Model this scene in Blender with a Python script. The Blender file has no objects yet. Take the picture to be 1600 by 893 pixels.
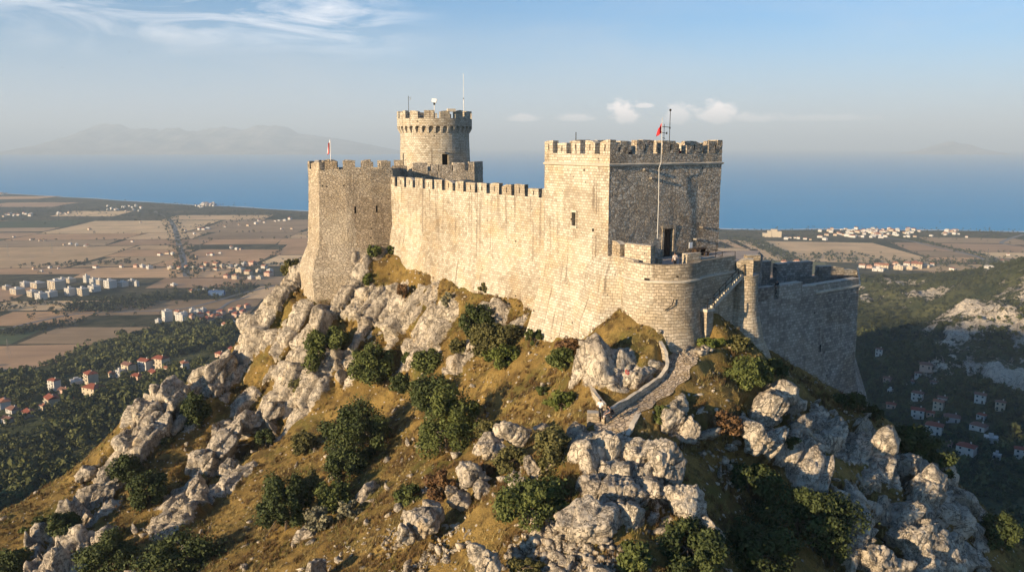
import bpy, bmesh, math, random
import numpy as np
from mathutils import Vector, Matrix

random.seed(7)
rng = np.random.default_rng(11)
SC = bpy.context.scene
COL = SC.collection
R = math.radians

# ------------------------------------------------------------------ camera
F = 1250.0 / 1600.0                 # focal length / image width
CX, CY, W0 = 800.0, 446.5, 1600.0
HZ = 224.0                          # row of the true horizon
TH = math.atan((CY - HZ) / 1250.0)  # pitch below the horizon
CT, ST = math.cos(TH), math.sin(TH)
ALT = 235.0                         # camera height over the plain

cam = bpy.data.cameras.new('camera')
cam.sensor_width = 36.0
cam.lens = 36.0 * F
cam.clip_start = 0.5
cam.clip_end = 90000
camo = bpy.data.objects.new('camera', cam)
COL.objects.link(camo)
camo.location = (0, 0, 0)
camo.rotation_euler = (math.pi / 2 - TH, 0, 0)
SC.camera = camo

def P(px, py, Y):
    """world point seen at photo pixel (px,py) when it stands Y metres ahead"""
    u = (px - CX) / 1250.0
    v = (CY - py) / 1250.0
    k = Y / (CT + v * ST)
    return Vector((u * k, Y, (v * CT - ST) * k))

def PZ(px, py, z):
    """world point seen at (px,py) on the level z"""
    v = (CY - py) / 1250.0
    return P(px, py, z * (CT + v * ST) / (v * CT - ST))

def XY(px, Y, z):
    """x of column px at depth Y, height z"""
    return (px - CX) / 1250.0 * (Y * CT - z * ST)

# ------------------------------------------------------------------ sun
SUN_AZ = np.array([-0.783, -0.622])
SUN_EL = R(12.2)
SUN = Vector((SUN_AZ[0] * math.cos(SUN_EL), SUN_AZ[1] * math.cos(SUN_EL), math.sin(SUN_EL)))

# ------------------------------------------------------------------ noise (numpy)
def _hash(ix, iy, iz, s):
    h = (ix.astype(np.int64) * 374761393 + iy.astype(np.int64) * 668265263
         + iz.astype(np.int64) * 2147483647 + s * 974711) & 0xffffffff
    h = ((h ^ (h >> 13)) * 1274126177) & 0xffffffff
    h = ((h ^ (h >> 16)) * 2246822519) & 0xffffffff
    return ((h ^ (h >> 15)) & 0xffffff) / float(0xffffff)

def vnoise(p, s=0):
    f = np.floor(p); t = p - f; t = t * t * (3 - 2 * t)
    i = f.astype(np.int64)
    r = 0
    for dx in (0, 1):
        for dy in (0, 1):
            for dz in (0, 1):
                w = (t[:, 0] if dx else 1 - t[:, 0]) * (t[:, 1] if dy else 1 - t[:, 1]) * (t[:, 2] if dz else 1 - t[:, 2])
                r = r + w * _hash(i[:, 0] + dx, i[:, 1] + dy, i[:, 2] + dz, s)
    return r * 2 - 1

def fbm(p, o=4, s=0, g=0.5):
    a, r, n = 1.0, 0, 0
    for k in range(o):
        r = r + a * vnoise(p * (2.03 ** k), s + k); n += a; a *= g
    return r / n

def worley(p, s=0):
    i = np.floor(p).astype(np.int64)
    n = len(p)
    f1 = np.full(n, 9.0); f2 = np.full(n, 9.0)
    vec = np.zeros((n, 3)); rid = np.zeros((n, 3))
    for dx in (-1, 0, 1):
        for dy in (-1, 0, 1):
            for dz in (-1, 0, 1):
                cx, cy, cz = i[:, 0] + dx, i[:, 1] + dy, i[:, 2] + dz
                h = np.stack([_hash(cx, cy, cz, s + 1), _hash(cx, cy, cz, s + 2), _hash(cx, cy, cz, s + 3)], 1)
                c = np.stack([cx, cy, cz], 1) + 0.1 + 0.8 * h
                d = p - c
                l = np.sqrt((d * d).sum(1))
                m = l < f1
                f2 = np.where(m, f1, np.minimum(f2, l))
                f1 = np.where(m, l, f1)
                vec[m] = d[m]; rid[m] = h[m]
    return f1, f2, vec, rid

def sstep(a, b, x):
    t = np.clip((x - a) / (b - a), 0, 1)
    return t * t * (3 - 2 * t)

_a = R(28)   # the beds lean over to the right
STRATA = np.array([[math.cos(_a), 0.15, -math.sin(_a)], [-0.2, 1.0, 0.1], [math.sin(_a), 0.05, math.cos(_a)]])

def blocks(p, size, s=0, aniso=(1.25, 1.0, 0.55), crack=0.10):
    """displacement of jointed limestone: tilted facets cut by joints"""
    q = (p + 0.18 * size * np.stack([vnoise(p / size * 1.3, s + 40), vnoise(p / size * 1.3, s + 41), vnoise(p / size * 1.3, s + 42)], 1)) @ STRATA.T / size
    q = q * np.array(aniso)
    f1, f2, v, r = worley(q, s)
    tilt = (v * (r - 0.5) * 2.4).sum(1)
    c = sstep(0, crack, f2 - f1)
    return size * ((r[:, 0] - 0.5) * 0.75 + tilt * 0.8) * 0.55 * (0.4 + 0.6 * c) - size * 0.16 * (1 - c)

def beds(p, size, s=0):
    """steep beds leaning to the right: slabs set in and out, with open joints between"""
    n = np.array([0.86, -0.25, -0.44])
    w = p @ n / size + 0.45 * fbm(p / (size * 2.6), 3, s + 70)
    k = np.floor(w); f = w - k
    z = np.zeros(len(p), np.int64)
    a = _hash(k.astype(np.int64), z, z, s) - 0.5
    # slabs break along their length
    m = p @ np.array([0.35, 0.1, 0.93]) / (size * 1.9) + 3.1 * a
    b = _hash(k.astype(np.int64), np.floor(m).astype(np.int64), z, s + 5) - 0.5
    fm = m - np.floor(m)
    groove = np.maximum(1 - sstep(0, 0.13, np.minimum(f, 1 - f)), 0.8 * (1 - sstep(0, 0.07, np.minimum(fm, 1 - fm))))
    return size * (0.65 * a + 0.5 * b) - 0.36 * size * groove

# ------------------------------------------------------------------ materials
class NT:
    def __init__(self, name):
        self.m = bpy.data.materials.new(name)
        self.m.use_nodes = True
        self.t = self.m.node_tree
        self.b = self.t.nodes['Principled BSDF']
        self.b.inputs['Roughness'].default_value = 0.9
        self.b.inputs['Specular IOR Level'].default_value = 0.15
    def n(self, typ, **kw):
        nd = self.t.nodes.new('ShaderNode' + typ)
        for k, v in kw.items():
            if k.startswith('i_'):
                key = k[2:].replace('_', ' ')
                key = int(key) if key.isdigit() else key
                if hasattr(v, 'is_output') and v.is_output: self.t.links.new(v, nd.inputs[key])
                else: nd.inputs[key].default_value = v
            else: setattr(nd, k, v)
        return nd
    def link(self, a, b): self.t.links.new(a, b)
    def math(self, op, a, b=None, clamp=False):
        nd = self.n('Math', operation=op, use_clamp=clamp)
        for i, v in enumerate((a, b)):
            if v is None: continue
            if hasattr(v, 'is_output'): self.link(v, nd.inputs[i])
            else: nd.inputs[i].default_value = v
        return nd.outputs[0]
    def mix(self, f, a, b, mode='MIX'):
        nd = self.n('Mix', data_type='RGBA', blend_type=mode, clamp_factor=True)
        for i, v in ((0, f), (6, a), (7, b)):
            if hasattr(v, 'is_output'): self.link(v, nd.inputs[i])
            else:
                if i and len(v) == 3: v = (*v, 1)
                nd.inputs[i].default_value = v
        return nd.outputs[2]
    def noise(self, vec, scale, detail=4, rough=0.55, dist=0.0):
        nd = self.n('TexNoise', i_Scale=scale, i_Detail=detail, i_Roughness=rough, i_Distortion=dist)
        if vec is not None: self.link(vec, nd.inputs['Vector'])
        return nd.outputs['Fac']
    def ramp(self, f, stops):
        nd = self.n('ValToRGB')
        e = nd.color_ramp.elements
        while len(e) < len(stops): e.new(0.5)
        for k, (p, c) in enumerate(stops):
            e[k].position = p
            e[k].color = (c, c, c, 1) if not isinstance(c, tuple) else (*c, 1)
        self.link(f, nd.inputs[0])
        return nd.outputs[0]
    def mapv(self, vec, scale=(1, 1, 1), rot=(0, 0, 0), loc=(0, 0, 0)):
        nd = self.n('Mapping')
        self.link(vec, nd.inputs[0])
        nd.inputs['Scale'].default_value = scale
        nd.inputs['Rotation'].default_value = rot
        nd.inputs['Location'].default_value = loc
        return nd.outputs[0]
    def pos(self): return self.n('NewGeometry').outputs['Position']
    def uv(self): return self.n('TexCoord').outputs['UV']
    def objc(self): return self.n('TexCoord').outputs['Object']
    def bump(self, h, strength=0.5, dist=0.1):
        nd = self.n('Bump', i_Strength=strength, i_Distance=dist)
        self.link(h, nd.inputs['Height'])
        self.link(nd.outputs[0], self.b.inputs['Normal'])
    def color(self, c):
        if hasattr(c, 'is_output'): self.link(c, self.b.inputs['Base Color'])
        else: self.b.inputs['Base Color'].default_value = (*c, 1)
    def done(self, rough=0.9, spec=0.15, metal=0.0):
        self.b.inputs['Roughness'].default_value = rough
        self.b.inputs['Specular IOR Level'].default_value = spec
        self.b.inputs['Metallic'].default_value = metal
        return self.m

def plain_mat(name, c, rough=0.8, var=0.25, scale=3.0, metal=0.0, spec=0.2):
    t = NT(name)
    f = t.noise(t.objc(), scale, 3)
    t.color(t.mix(f, tuple(x * (1 - var) for x in c), tuple(min(1, x * (1 + var)) for x in c)))
    return t.done(rough, spec, metal)

def rock_colour(t, p):
    a = t.noise(p, 0.35, 5, 0.6)
    c = t.mix(t.ramp(a, [(0.3, 0.0), (0.62, 1.0)]), (0.34, 0.285, 0.22), (0.61, 0.525, 0.405))
    g = t.noise(p, 2.6, 6, 0.7)
    c = t.mix(t.ramp(g, [(0.32, 0.6), (0.48, 0.0)]), c, (0.20, 0.18, 0.155))
    o = t.noise(t.mapv(p, (0.5, 0.5, 0.16), loc=(7, 3, 1)), 1.0, 3)
    c = t.mix(t.ramp(o, [(0.60, 0.0), (0.74, 0.55)]), c, (0.50, 0.36, 0.19))
    # fractures: thin wandering lines, mostly along and across the beds
    def frac(sc, rot, lo, seed):
        n = t.noise(t.mapv(p, sc, rot, (seed, seed * 2, 1)), 1.0, 5, 0.62, 0.5)
        return t.ramp(t.math('ABSOLUTE', t.math('SUBTRACT', n, 0.5)), [(0.0, 1.0), (lo, 0.0)])
    fr = t.math('MAXIMUM', frac((0.75, 0.6, 0.22), (0.1, 0.5, 0.2), 0.016, 3), frac((0.35, 0.4, 0.8), (0.3, 0.45, 0.1), 0.013, 8))
    fr = t.math('MAXIMUM', fr, t.math('MULTIPLY', frac((2.0, 1.7, 0.8), (0.2, 0.5, 0.7), 0.02, 5), 0.6))
    c = t.mix(t.math('MULTIPLY', fr, 0.85), c, (0.06, 0.052, 0.045))
    f = t.noise(p, 9.0, 3, 0.7)
    c = t.mix(t.ramp(f, [(0.26, 0.6), (0.36, 0.0)]), c, (0.10, 0.095, 0.085))
    h = t.math('ADD', t.math('MULTIPLY', g, 0.7), t.math('MULTIPLY', f, 0.4))
    h = t.math('SUBTRACT', h, t.math('MULTIPLY', fr, 0.5))
    return c, h

def mk_rock():
    t = NT('limestone rock')
    c, h = rock_colour(t, t.pos())
    t.color(c); t.bump(h, 0.9, 0.22)
    return t.done(0.95, 0.1)

def grass_colour(t, p):
    a = t.noise(p, 0.16, 5, 0.6)
    c = t.mix(t.ramp(a, [(0.34, 0.0), (0.66, 1.0)]), (0.165, 0.103, 0.033), (0.37, 0.25, 0.080))
    b = t.noise(t.mapv(p, loc=(31, 5, 2)), 0.22, 4, 0.6)
    c = t.mix(t.ramp(b, [(0.50, 0.0), (0.64, 0.8)]), c, (0.105, 0.105, 0.028))
    d = t.noise(t.mapv(p, loc=(3, 55, 2)), 0.5, 5, 0.65)
    c = t.mix(t.ramp(d, [(0.50, 0.0), (0.62, 0.85)]), c, (0.085, 0.055, 0.024))
    f = t.noise(p, 6.0, 4, 0.7)
    c = t.mix(t.ramp(f, [(0.3, 0.55), (0.6, 0.0)]), c, (0.07, 0.05, 0.02))
    return c, f

def mk_hill():
    t = NT('hillside of grass and rock')
    p = t.pos()
    rc, rh = rock_colour(t, p)
    gc, gh = grass_colour(t, p)
    m = t.n('Attribute', attribute_name='rock').outputs['Fac']
    n = t.noise(p, 1.3, 5, 0.7)
    k = t.ramp(t.math('ADD', m, t.math('MULTIPLY', t.math('SUBTRACT', n, 0.5), 0.9)), [(0.42, 0.0), (0.56, 1.0)])
    sp = t.n('TexVoronoi', i_Scale=2.2); t.link(p, sp.inputs['Vector'])
    sr = t.n('SeparateColor'); t.link(sp.outputs['Color'], sr.inputs[0])
    st = t.math('MULTIPLY', t.math('LESS_THAN', sp.outputs['Distance'], 0.26), t.math('GREATER_THAN', sr.outputs[0], 0.86))
    gc = t.mix(st, gc, (0.42, 0.37, 0.31))
    t.color(t.mix(k, gc, rc))
    hh = t.n('Mix', data_type='FLOAT'); t.link(k, hh.inputs[0]); t.link(gh, hh.inputs[2]); t.link(rh, hh.inputs[3])
    t.bump(hh.outputs[0], 0.9, 0.22)
    return t.done(0.95, 0.08)

# ------------------------------------------------------------------ mesh helpers
def link_mesh(name, verts, faces, mats, parent=None, smooth=False, uvs=None, midx=None):
    me = bpy.data.meshes.new(name)
    me.from_pydata([tuple(v) for v in verts], [], [tuple(f) for f in faces])
    for m in (mats if isinstance(mats, (list, tuple)) else [mats]): me.materials.append(m)
    if uvs is not None and len(uvs):
        l = me.uv_layers.new(name='UVMap')
        l.data.foreach_set('uv', np.asarray(uvs, np.float32).ravel())
    if midx is not None: me.polygons.foreach_set('material_index', np.asarray(midx, np.int32))
    if smooth: me.polygons.foreach_set('use_smooth', np.ones(len(me.polygons), bool))
    me.update()
    o = bpy.data.objects.new(name, me)
    COL.objects.link(o)
    if parent is not None: o.parent = parent
    return o

def fast_mesh(name, V, Fq, mats, attr=None, smooth=False, midx=None, parent=None):
    """V (n,3); Fq (m,k) all with k corners; attr {name: per-vertex float}"""
    V = np.asarray(V, np.float32); Fq = np.asarray(Fq, np.int32)
    me = bpy.data.meshes.new(name)
    m, k = Fq.shape
    me.vertices.add(len(V)); me.vertices.foreach_set('co', V.ravel())
    me.loops.add(m * k); me.loops.foreach_set('vertex_index', Fq.ravel())
    me.polygons.add(m); me.polygons.foreach_set('loop_start', np.arange(0, m * k, k, dtype=np.int32))
    if midx is not None: me.polygons.foreach_set('material_index', np.asarray(midx, np.int32))
    for mt in (mats if isinstance(mats, (list, tuple)) else [mats]): me.materials.append(mt)
    if smooth: me.polygons.foreach_set('use_smooth', np.ones(m, bool))
    me.update(calc_edges=True)
    for nm, a in (attr or {}).items():
        a = np.asarray(a, np.float32)
        if a.ndim == 1:
            me.attributes.new(nm, 'FLOAT', 'POINT').data.foreach_set('value', a)
        else:
            c = np.ones((len(a), 4), np.float32); c[:, :3] = a
            me.attributes.new(nm, 'FLOAT_COLOR', 'POINT').data.foreach_set('color', c.ravel())
    me.validate()
    o = bpy.data.objects.new(name, me)
    COL.objects.link(o)
    if parent is not None: o.parent = parent
    return o

def tag(o, label=None, cat=None, group=None, kind=None):
    if label: o['label'] = label
    if cat: o['category'] = cat
    if group: o['group'] = group
    if kind: o['kind'] = kind
    return o

def empty(name, loc=(0, 0, 0), rz=0.0, label=None, cat=None, group=None):
    o = bpy.data.objects.new(name, None)
    o.empty_display_size = 0.3
    COL.objects.link(o)
    o.location = loc; o.rotation_euler = (0, 0, rz)
    return tag(o, label, cat, group)

def copy_tree(o, parent=None):
    c = o.copy(); COL.objects.link(c)
    if parent is not None: c.parent = parent
    for ch in list(o.children): copy_tree(ch, c)
    return c

def settle(root):
    """parts were modelled in world coordinates: bring them under their thing"""
    for c in root.children:
        if c.type == 'MESH': c.location = -root.location
# ------------------------------------------------------------------ sky, sun, haze, sea
def mk_world():
    w = bpy.data.worlds.new('World'); SC.world = w; w.use_nodes = True
    t = NT.__new__(NT); t.t = w.node_tree
    bg = w.node_tree.nodes['Background']
    sky = t.n('TexSky', sky_type='NISHITA', sun_disc=False)
    sky.sun_elevation = SUN_EL
    sky.sun_rotation = math.atan2(SUN_AZ[0], SUN_AZ[1])
    sky.altitude = 300; sky.air_density = 1.0; sky.dust_density = 0.7; sky.ozone_density = 3.0
    d = t.n('TexCoord').outputs['Generated']
    s = t.n('SeparateXYZ'); t.link(d, s.inputs[0])
    X, Y, Z = s.outputs
    az = t.math('ARCTAN2', X, Y)                       # 0 ahead, + to the right
    el = t.math('ARCSINE', Z)
    v = t.n('CombineXYZ'); t.link(az, v.inputs[0]); t.link(el, v.inputs[1])
    def band(x, a, b, c, e):
        r = t.n('MapRange', interpolation_type='SMOOTHSTEP'); t.link(x, r.inputs[0]); r.inputs[1].default_value = a; r.inputs[2].default_value = b
        q = t.n('MapRange', interpolation_type='SMOOTHSTEP'); t.link(x, q.inputs[0]); q.inputs[1].default_value = c; q.inputs[2].default_value = e
        q.inputs[3].default_value = 1; q.inputs[4].default_value = 0
        return t.math('MULTIPLY', r.outputs[0], q.outputs[0])
    # thin high cirrus, upper left
    cv = t.mapv(v.outputs[0], (3.2, 17.0, 1), (0, 0, R(5)), (2.3, 0.7, 0))
    ci = t.noise(cv, 1.9, 9, 0.62, 0.9)
    ci = t.ramp(ci, [(0.44, 0.0), (0.72, 1.0)])
    m1 = t.math('MULTIPLY', band(az, -0.66, -0.44, -0.22, -0.06), band(el, 0.085, 0.14, 0.6, 0.9))
    cirrus = t.math('MULTIPLY', t.math('MULTIPLY', ci, m1), 0.85)
    # faint veil everywhere up high
    vv = t.noise(t.mapv(v.outputs[0], (2.0, 9.0, 1), loc=(9, 4, 0)), 1.4, 6, 0.6, 0.6)
    veil = t.math('MULTIPLY', t.math('MULTIPLY', t.ramp(vv, [(0.45, 0.0), (0.8, 1.0)]), band(el, 0.01, 0.1, 0.5, 0.9)), 0.25)
    # small heaped clouds low over the sea
    def puff(ax, ex, rx, ry, s):
        a = t.math('DIVIDE', t.math('SUBTRACT', az, ax), rx)
        e = t.math('DIVIDE', t.math('SUBTRACT', el, ex), ry)
        e = t.math('MULTIPLY', e, t.math('ADD', 1.0, t.math('MULTIPLY', t.math('LESS_THAN', e, 0.0), 1.3)))
        r = t.math('SQRT', t.math('ADD', t.math('MULTIPLY', a, a), t.math('MULTIPLY', e, e)))
        n = t.noise(t.mapv(v.outputs[0], (1, 1.25, 1), loc=(s, s * 2, 0)), 42.0, 7, 0.62)
        return t.ramp(t.math('ADD', t.math('SUBTRACT', 1.0, r), t.math('MULTIPLY', t.math('SUBTRACT', n, 0.5), 2.3)), [(0.05, 0.0), (0.5, 1.0)])
    puffs = None
    for ax, ay, rx, ry, k, s in ((975, 184, 28, 27, 1.0, 1), (1055, 186, 24, 25, .7, 3), (1118, 182, 46, 26, .9, 5), (1180, 186, 40, 12, .55, 8), (820, 187, 26, 9, .6, 10), (893, 186, 32, 10, .6, 14), (1008, 166, 18, 6, .6, 17), (1290, 186, 70, 7, .3, 19)):
        pa = P(ax, ay, 100.0).normalized()
        f = t.math('MULTIPLY', puff(math.atan2(pa.x, pa.y), math.asin(pa.z), rx / 1250, ry / 1250, s), k * 0.8)
        puffs = f if puffs is None else t.math('MAXIMUM', puffs, f)
    base = t.mix(1.0, sky.outputs[0], (0.44, 0.98, 1.34), 'MULTIPLY')
    lowb = band(el, -0.3, -0.29, 0.01, 0.19)
    base = t.mix(t.math('MULTIPLY', lowb, 0.7), base, (5.3, 5.7, 7.0))
    # thicker low air: greyer, pinker towards the sun side
    c = t.mix(cirrus, base, (11.5, 11.0, 10.8))
    c = t.mix(veil, c, (6.4, 6.2, 6.2))
    c = t.mix(puffs, c, (20.0, 16.4, 14.6))
    t.link(c, bg.inputs[0])
    bg.inputs[1].default_value = 0.056
mk_world()

sl = bpy.data.lights.new('sun', 'SUN'); sl.energy = 5.0; sl.angle = R(0.6); sl.color = (1.0, 0.775, 0.50)
so = bpy.data.objects.new('sun', sl); COL.objects.link(so)
so.rotation_euler = (-SUN).to_track_quat('-Z', 'Y').to_euler()

FAR = 30000.0
SEA_Z = -ALT - 2.0
def mk_sea():
    t = NT('sea water')
    p = t.pos()
    a = t.noise(t.mapv(p, (0.0009, 0.004, 1)), 1.0, 5, 0.6)
    t.color(t.mix(a, (0.003, 0.28, 0.55), (0.005, 0.36, 0.66)))
    w = t.noise(t.mapv(p, (0.05, 0.09, 1)), 1.0, 6, 0.65)
    t.bump(w, 0.6, 4.0)
    m = t.done(0.55, 0.25)
    n = 72
    V = [(0, 0, SEA_Z)]; Fc = []
    for r in (3000, 9000, FAR):
        for k in range(n): V.append((r * math.cos(2 * math.pi * k / n), r * math.sin(2 * math.pi * k / n), SEA_Z))
    for k in range(n):
        j = (k + 1) % n
        Fc.append((0, 1 + k, 1 + j))
        for q in range(2): Fc.append((1 + q * n + k, 1 + (q + 1) * n + k, 1 + (q + 1) * n + j, 1 + q * n + j))
    tag(link_mesh('sea', V, Fc, m), kind='structure')
mk_sea()

HAZE_D = 1.12e-4
def mk_haze():
    t = NT('haze air')
    t.t.nodes.remove(t.b)
    v = t.n('VolumePrincipled')
    v.inputs['Color'].default_value = (0.70, 0.85, 1.0, 1)
    v.inputs['Density'].default_value = HAZE_D
    v.inputs['Anisotropy'].default_value = 0.0
    t.link(v.outputs[0], t.t.nodes['Material Output'].inputs['Volume'])
    a = FAR + 200; z0, z1 = SEA_Z - 1.0, 620.0
    V = [(x, y, z) for z in (z0, z1) for (x, y) in ((-a, -a), (a, -a), (a, a), (-a, a))]
    Fc = [(0, 3, 2, 1), (4, 5, 6, 7), (0, 1, 5, 4), (1, 2, 6, 5), (2, 3, 7, 6), (3, 0, 4, 7)]
    tag(link_mesh('haze', V, Fc, t.m), label='thin bluish haze over the plain and the sea', kind='stuff')
mk_haze()

SC.view_settings.view_transform = 'Standard'
SC.view_settings.look = 'None'
SC.view_settings.exposure = 1.22
SC.view_settings.gamma = 1.0
SC.view_settings.use_curve_mapping = False
cy = SC.cycles
cy.use_denoising = True
cy.max_bounces = 4; cy.diffuse_bounces = 2; cy.glossy_bounces = 1; cy.transmission_bounces = 2; cy.volume_bounces = 0; cy.transparent_max_bounces = 4
cy.use_adaptive_sampling = True; cy.adaptive_threshold = 0.02
# ------------------------------------------------------------------ terrain
CP = """452,430,119 425,452,118 398,500,117 384,540,116 376,590,114.5 330,575,113 300,600,111 262,605,108 215,640,104 205,690,101 140,735,98 70,775,95 0,803,92 -80,830,90
375,645,108 420,650,106 470,640,104 500,610,104.5 540,590,105 590,580,103
470,440,117.5 500,440,116 540,400,116.5 560,390,117.5 575,395,117
430,520,113.5 420,580,110 480,520,112 480,580,107.5 540,480,112 550,540,108
612,392,118.5 650,410,114.5 700,430,109 750,448,103.5 800,462,98 836,474,91.6 620,396,116 650,414,111.8 675,425,108.6 700,433,106 725,443,103 750,451,100.3 775,459,97.5 800,466,94.8 825,473,92.3
620,446,113.5 620,500,109 640,560,103 700,480,102 700,540,98 760,500,95.6 760,550,91.5 820,500,89.8 815,540,86.5
600,640,98 680,600,93 750,590,87.5 830,570,82 880,590,77.5 650,680,87 720,660,83 800,630,77 870,640,71 560,720,87 500,690,94 450,720,93 400,700,98 340,700,101 300,680,103 280,760,94 350,800,86 420,800,81 480,800,77 540,780,76 600,770,74 660,740,74 740,720,71 800,700,67 850,690,65
900,680,62.5
200,800,89 120,800,92 100,880,80 200,893,76 300,893,72 400,880,69 500,880,64 560,850,64 640,840,61 700,800,61.5 760,790,58 820,770,57 640,893,56 720,893,53 800,893,50 860,850,51 900,893,48 800,840,54
0,960,75 400,960,60 800,970,44 1000,970,43 1250,970,54 1500,970,60
930,690,60.5 985,690,60 1030,700,59.5 960,760,55 1000,800,52.5 940,850,50 1000,893,48 1040,780,54.5
940,660,62.5 975,640,64 1015,615,66.5 1045,590,69 1060,565,71 1075,545,73 1110,545,74
812,540,87 850,537,84 890,528,81.5 925,496,80.5 965,488,77
950,500,76 975,530,73 940,530,75 915,545,75.5 925,600,70 960,610,67
1000,545,71.5 1040,555,71 1080,535,73 1120,525,75 1150,530,76.5 1190,545,77.5
1100,570,72 1150,560,74 1130,610,68 1200,590,73.5 1200,562,81 1250,590,84.5 1300,612,88 1350,640,91 1388,660,93
1230,600,76 1290,640,78 1340,660,80 1400,668,90 1450,720,84 1500,760,79 1530,820,73 1545,893,67
1200,650,68 1260,690,69 1320,720,70 1380,740,71 1440,780,70 1300,780,63 1360,830,62 1440,860,63 1500,850,67 1400,893,61.5 1300,893,59.5
1080,640,65 1060,680,63.5 1120,700,64 1120,760,60 1180,740,64 1200,820,62 1100,830,54.5 1150,893,53.5 1060,860,51 1230,700,69 1250,893,57.5
0,770,400 100,700,480 0,700,500 200,650,540 300,580,650 360,520,850 250,600,640 100,640,600 0,640,620 0,600,715 100,580,765 200,540,875 380,500,1000
1600,405,900 1500,470,800 1400,535,720 1600,500,720 1600,600,600 1500,600,600 1600,730,470 1400,700,520 1350,432,1100 1400,450,1040 1450,500,950 1480,520,830 1380,560,740 1500,660,545 1700,380,900 1800,360,900 1800,600,560 1420,615,640"""
CPW = [(16, 88, -15), (18, 78, -14.5), (5, 100, -15), (-15, 122, -15), (-25, 126, -16), (0, 132, -15), (30, 95, -18), (-5, 145, -15),
       (0, 200, -80), (50, 150, -60), (-40, 165, -60), (-62, 135, -66), (-92, 110, -80), (-110, 180, -112), (-70, 230, -125), (-160, 260, -142), (-120, 90, -85), (-100, 60, -72),
       (60, 110, -62), (76, 86, -62), (70, 55, -60), (110, 125, -98), (95, 60, -85), (60, 20, -70), (0, 20, -50), (-60, 20, -70), (160, 160, -140), (200, 300, -185), (60, 320, -170), (120, 60, -110), (260, 420, -198),
       (-250, 200, -160), (-400, 400, -205), (-600, 600, -232), (-300, 50, -170), (0, 500, -200), (100, 800, -225), (200, 600, -205),
       (-700, 850, -262), (-450, 980, -260), (-250, 1000, -255), (-400, 1100, -265), (0, 1150, -262), (150, 1250, -262), (300, 1350, -262), (450, 1380, -262), (700, 1420, -262), (850, 1420, -262), (-900, 400, -262), (-800, 650, -262), (900, 1200, -215), (1000, 900, -130), (-500, 1500, -270), (900, 1700, -270), (0, 1700, -270), (500, 1600, -270)]
_pts = []
for tok in CP.split():
    a, b, c = map(float, tok.split(','))
    v = P(a, b, c); _pts.append((v.x, v.y, v.z))
_pts = np.array(_pts + CPW, float)

def _rbf_fit(pts, lam=0.3):
    n = len(pts)
    d = np.sqrt(((pts[:, None, :2] - pts[None, :, :2]) ** 2).sum(2))
    A = np.zeros((n + 3, n + 3))
    A[:n, :n] = -d
    r = np.hypot(pts[:, 0], pts[:, 1])
    A[:n, :n] += np.diag(lam * np.clip(r / 80.0, 0.4, 6))
    Q = np.c_[np.ones(n), pts[:, :2]]
    A[:n, n:] = Q; A[n:, :n] = Q.T
    return np.linalg.solve(A, np.r_[pts[:, 2], 0, 0, 0])
_sol = _rbf_fit(_pts)

def hbase(x, y):
    x = np.asarray(x, float).ravel(); y = np.asarray(y, float).ravel()
    out = np.empty(len(x))
    for s in range(0, len(x), 40000):
        xs, ys = x[s:s + 40000], y[s:s + 40000]
        d = np.sqrt((xs[:, None] - _pts[None, :, 0]) ** 2 + (ys[:, None] - _pts[None, :, 1]) ** 2)
        out[s:s + 40000] = -d @ _sol[:-3] + _sol[-3] + _sol[-2] * xs + _sol[-1] * ys
    return out

NX0, NX1, NY0, NY1, NS = -78.0, 66.0, 34.0, 142.0, 0.2
_gx = np.arange(NX0, NX1 + 1e-6, NS); _gy = np.arange(NY0, NY1 + 1e-6, NS)
GX, GY = np.meshgrid(_gx, _gy)
# coarse evaluation then bilinear upsample
_cx = np.arange(NX0, NX1 + 1.01, 1.0); _cy = np.arange(NY0, NY1 + 1.01, 1.0)
_CX, _CY = np.meshgrid(_cx, _cy)
_CH = hbase(_CX, _CY).reshape(_CX.shape)
def _blur(a):
    b = np.pad(a, 1, 'edge')
    return (b[:-2, 1:-1] + b[2:, 1:-1] + b[1:-1, :-2] + b[1:-1, 2:] + 4 * b[1:-1, 1:-1]) / 8
_CH = _blur(_CH)
def hnear(x, y, H=None):
    x = np.asarray(x, float); y = np.asarray(y, float)
    fx = np.clip((x - NX0) / 1.0, 0, _CH.shape[1] - 1.001); fy = np.clip((y - NY0) / 1.0, 0, _CH.shape[0] - 1.001)
    i = fx.astype(int); j = fy.astype(int); tx = fx - i; ty = fy - j
    return (_CH[j, i] * (1 - tx) * (1 - ty) + _CH[j, i + 1] * tx * (1 - ty) + _CH[j + 1, i] * (1 - tx) * ty + _CH[j + 1, i + 1] * tx * ty)

def hit(px, py, t0=40.0, t1=140.0):
    ys = np.arange(t0, t1, 0.2)
    a = P(px, py, 1.0)
    zt = hnear(a.x * ys, ys)
    m = np.nonzero(a.z * ys < zt)[0]
    Y = ys[m[0]] if len(m) else t1
    return Vector((a.x * Y, Y, a.z * Y))

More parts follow.
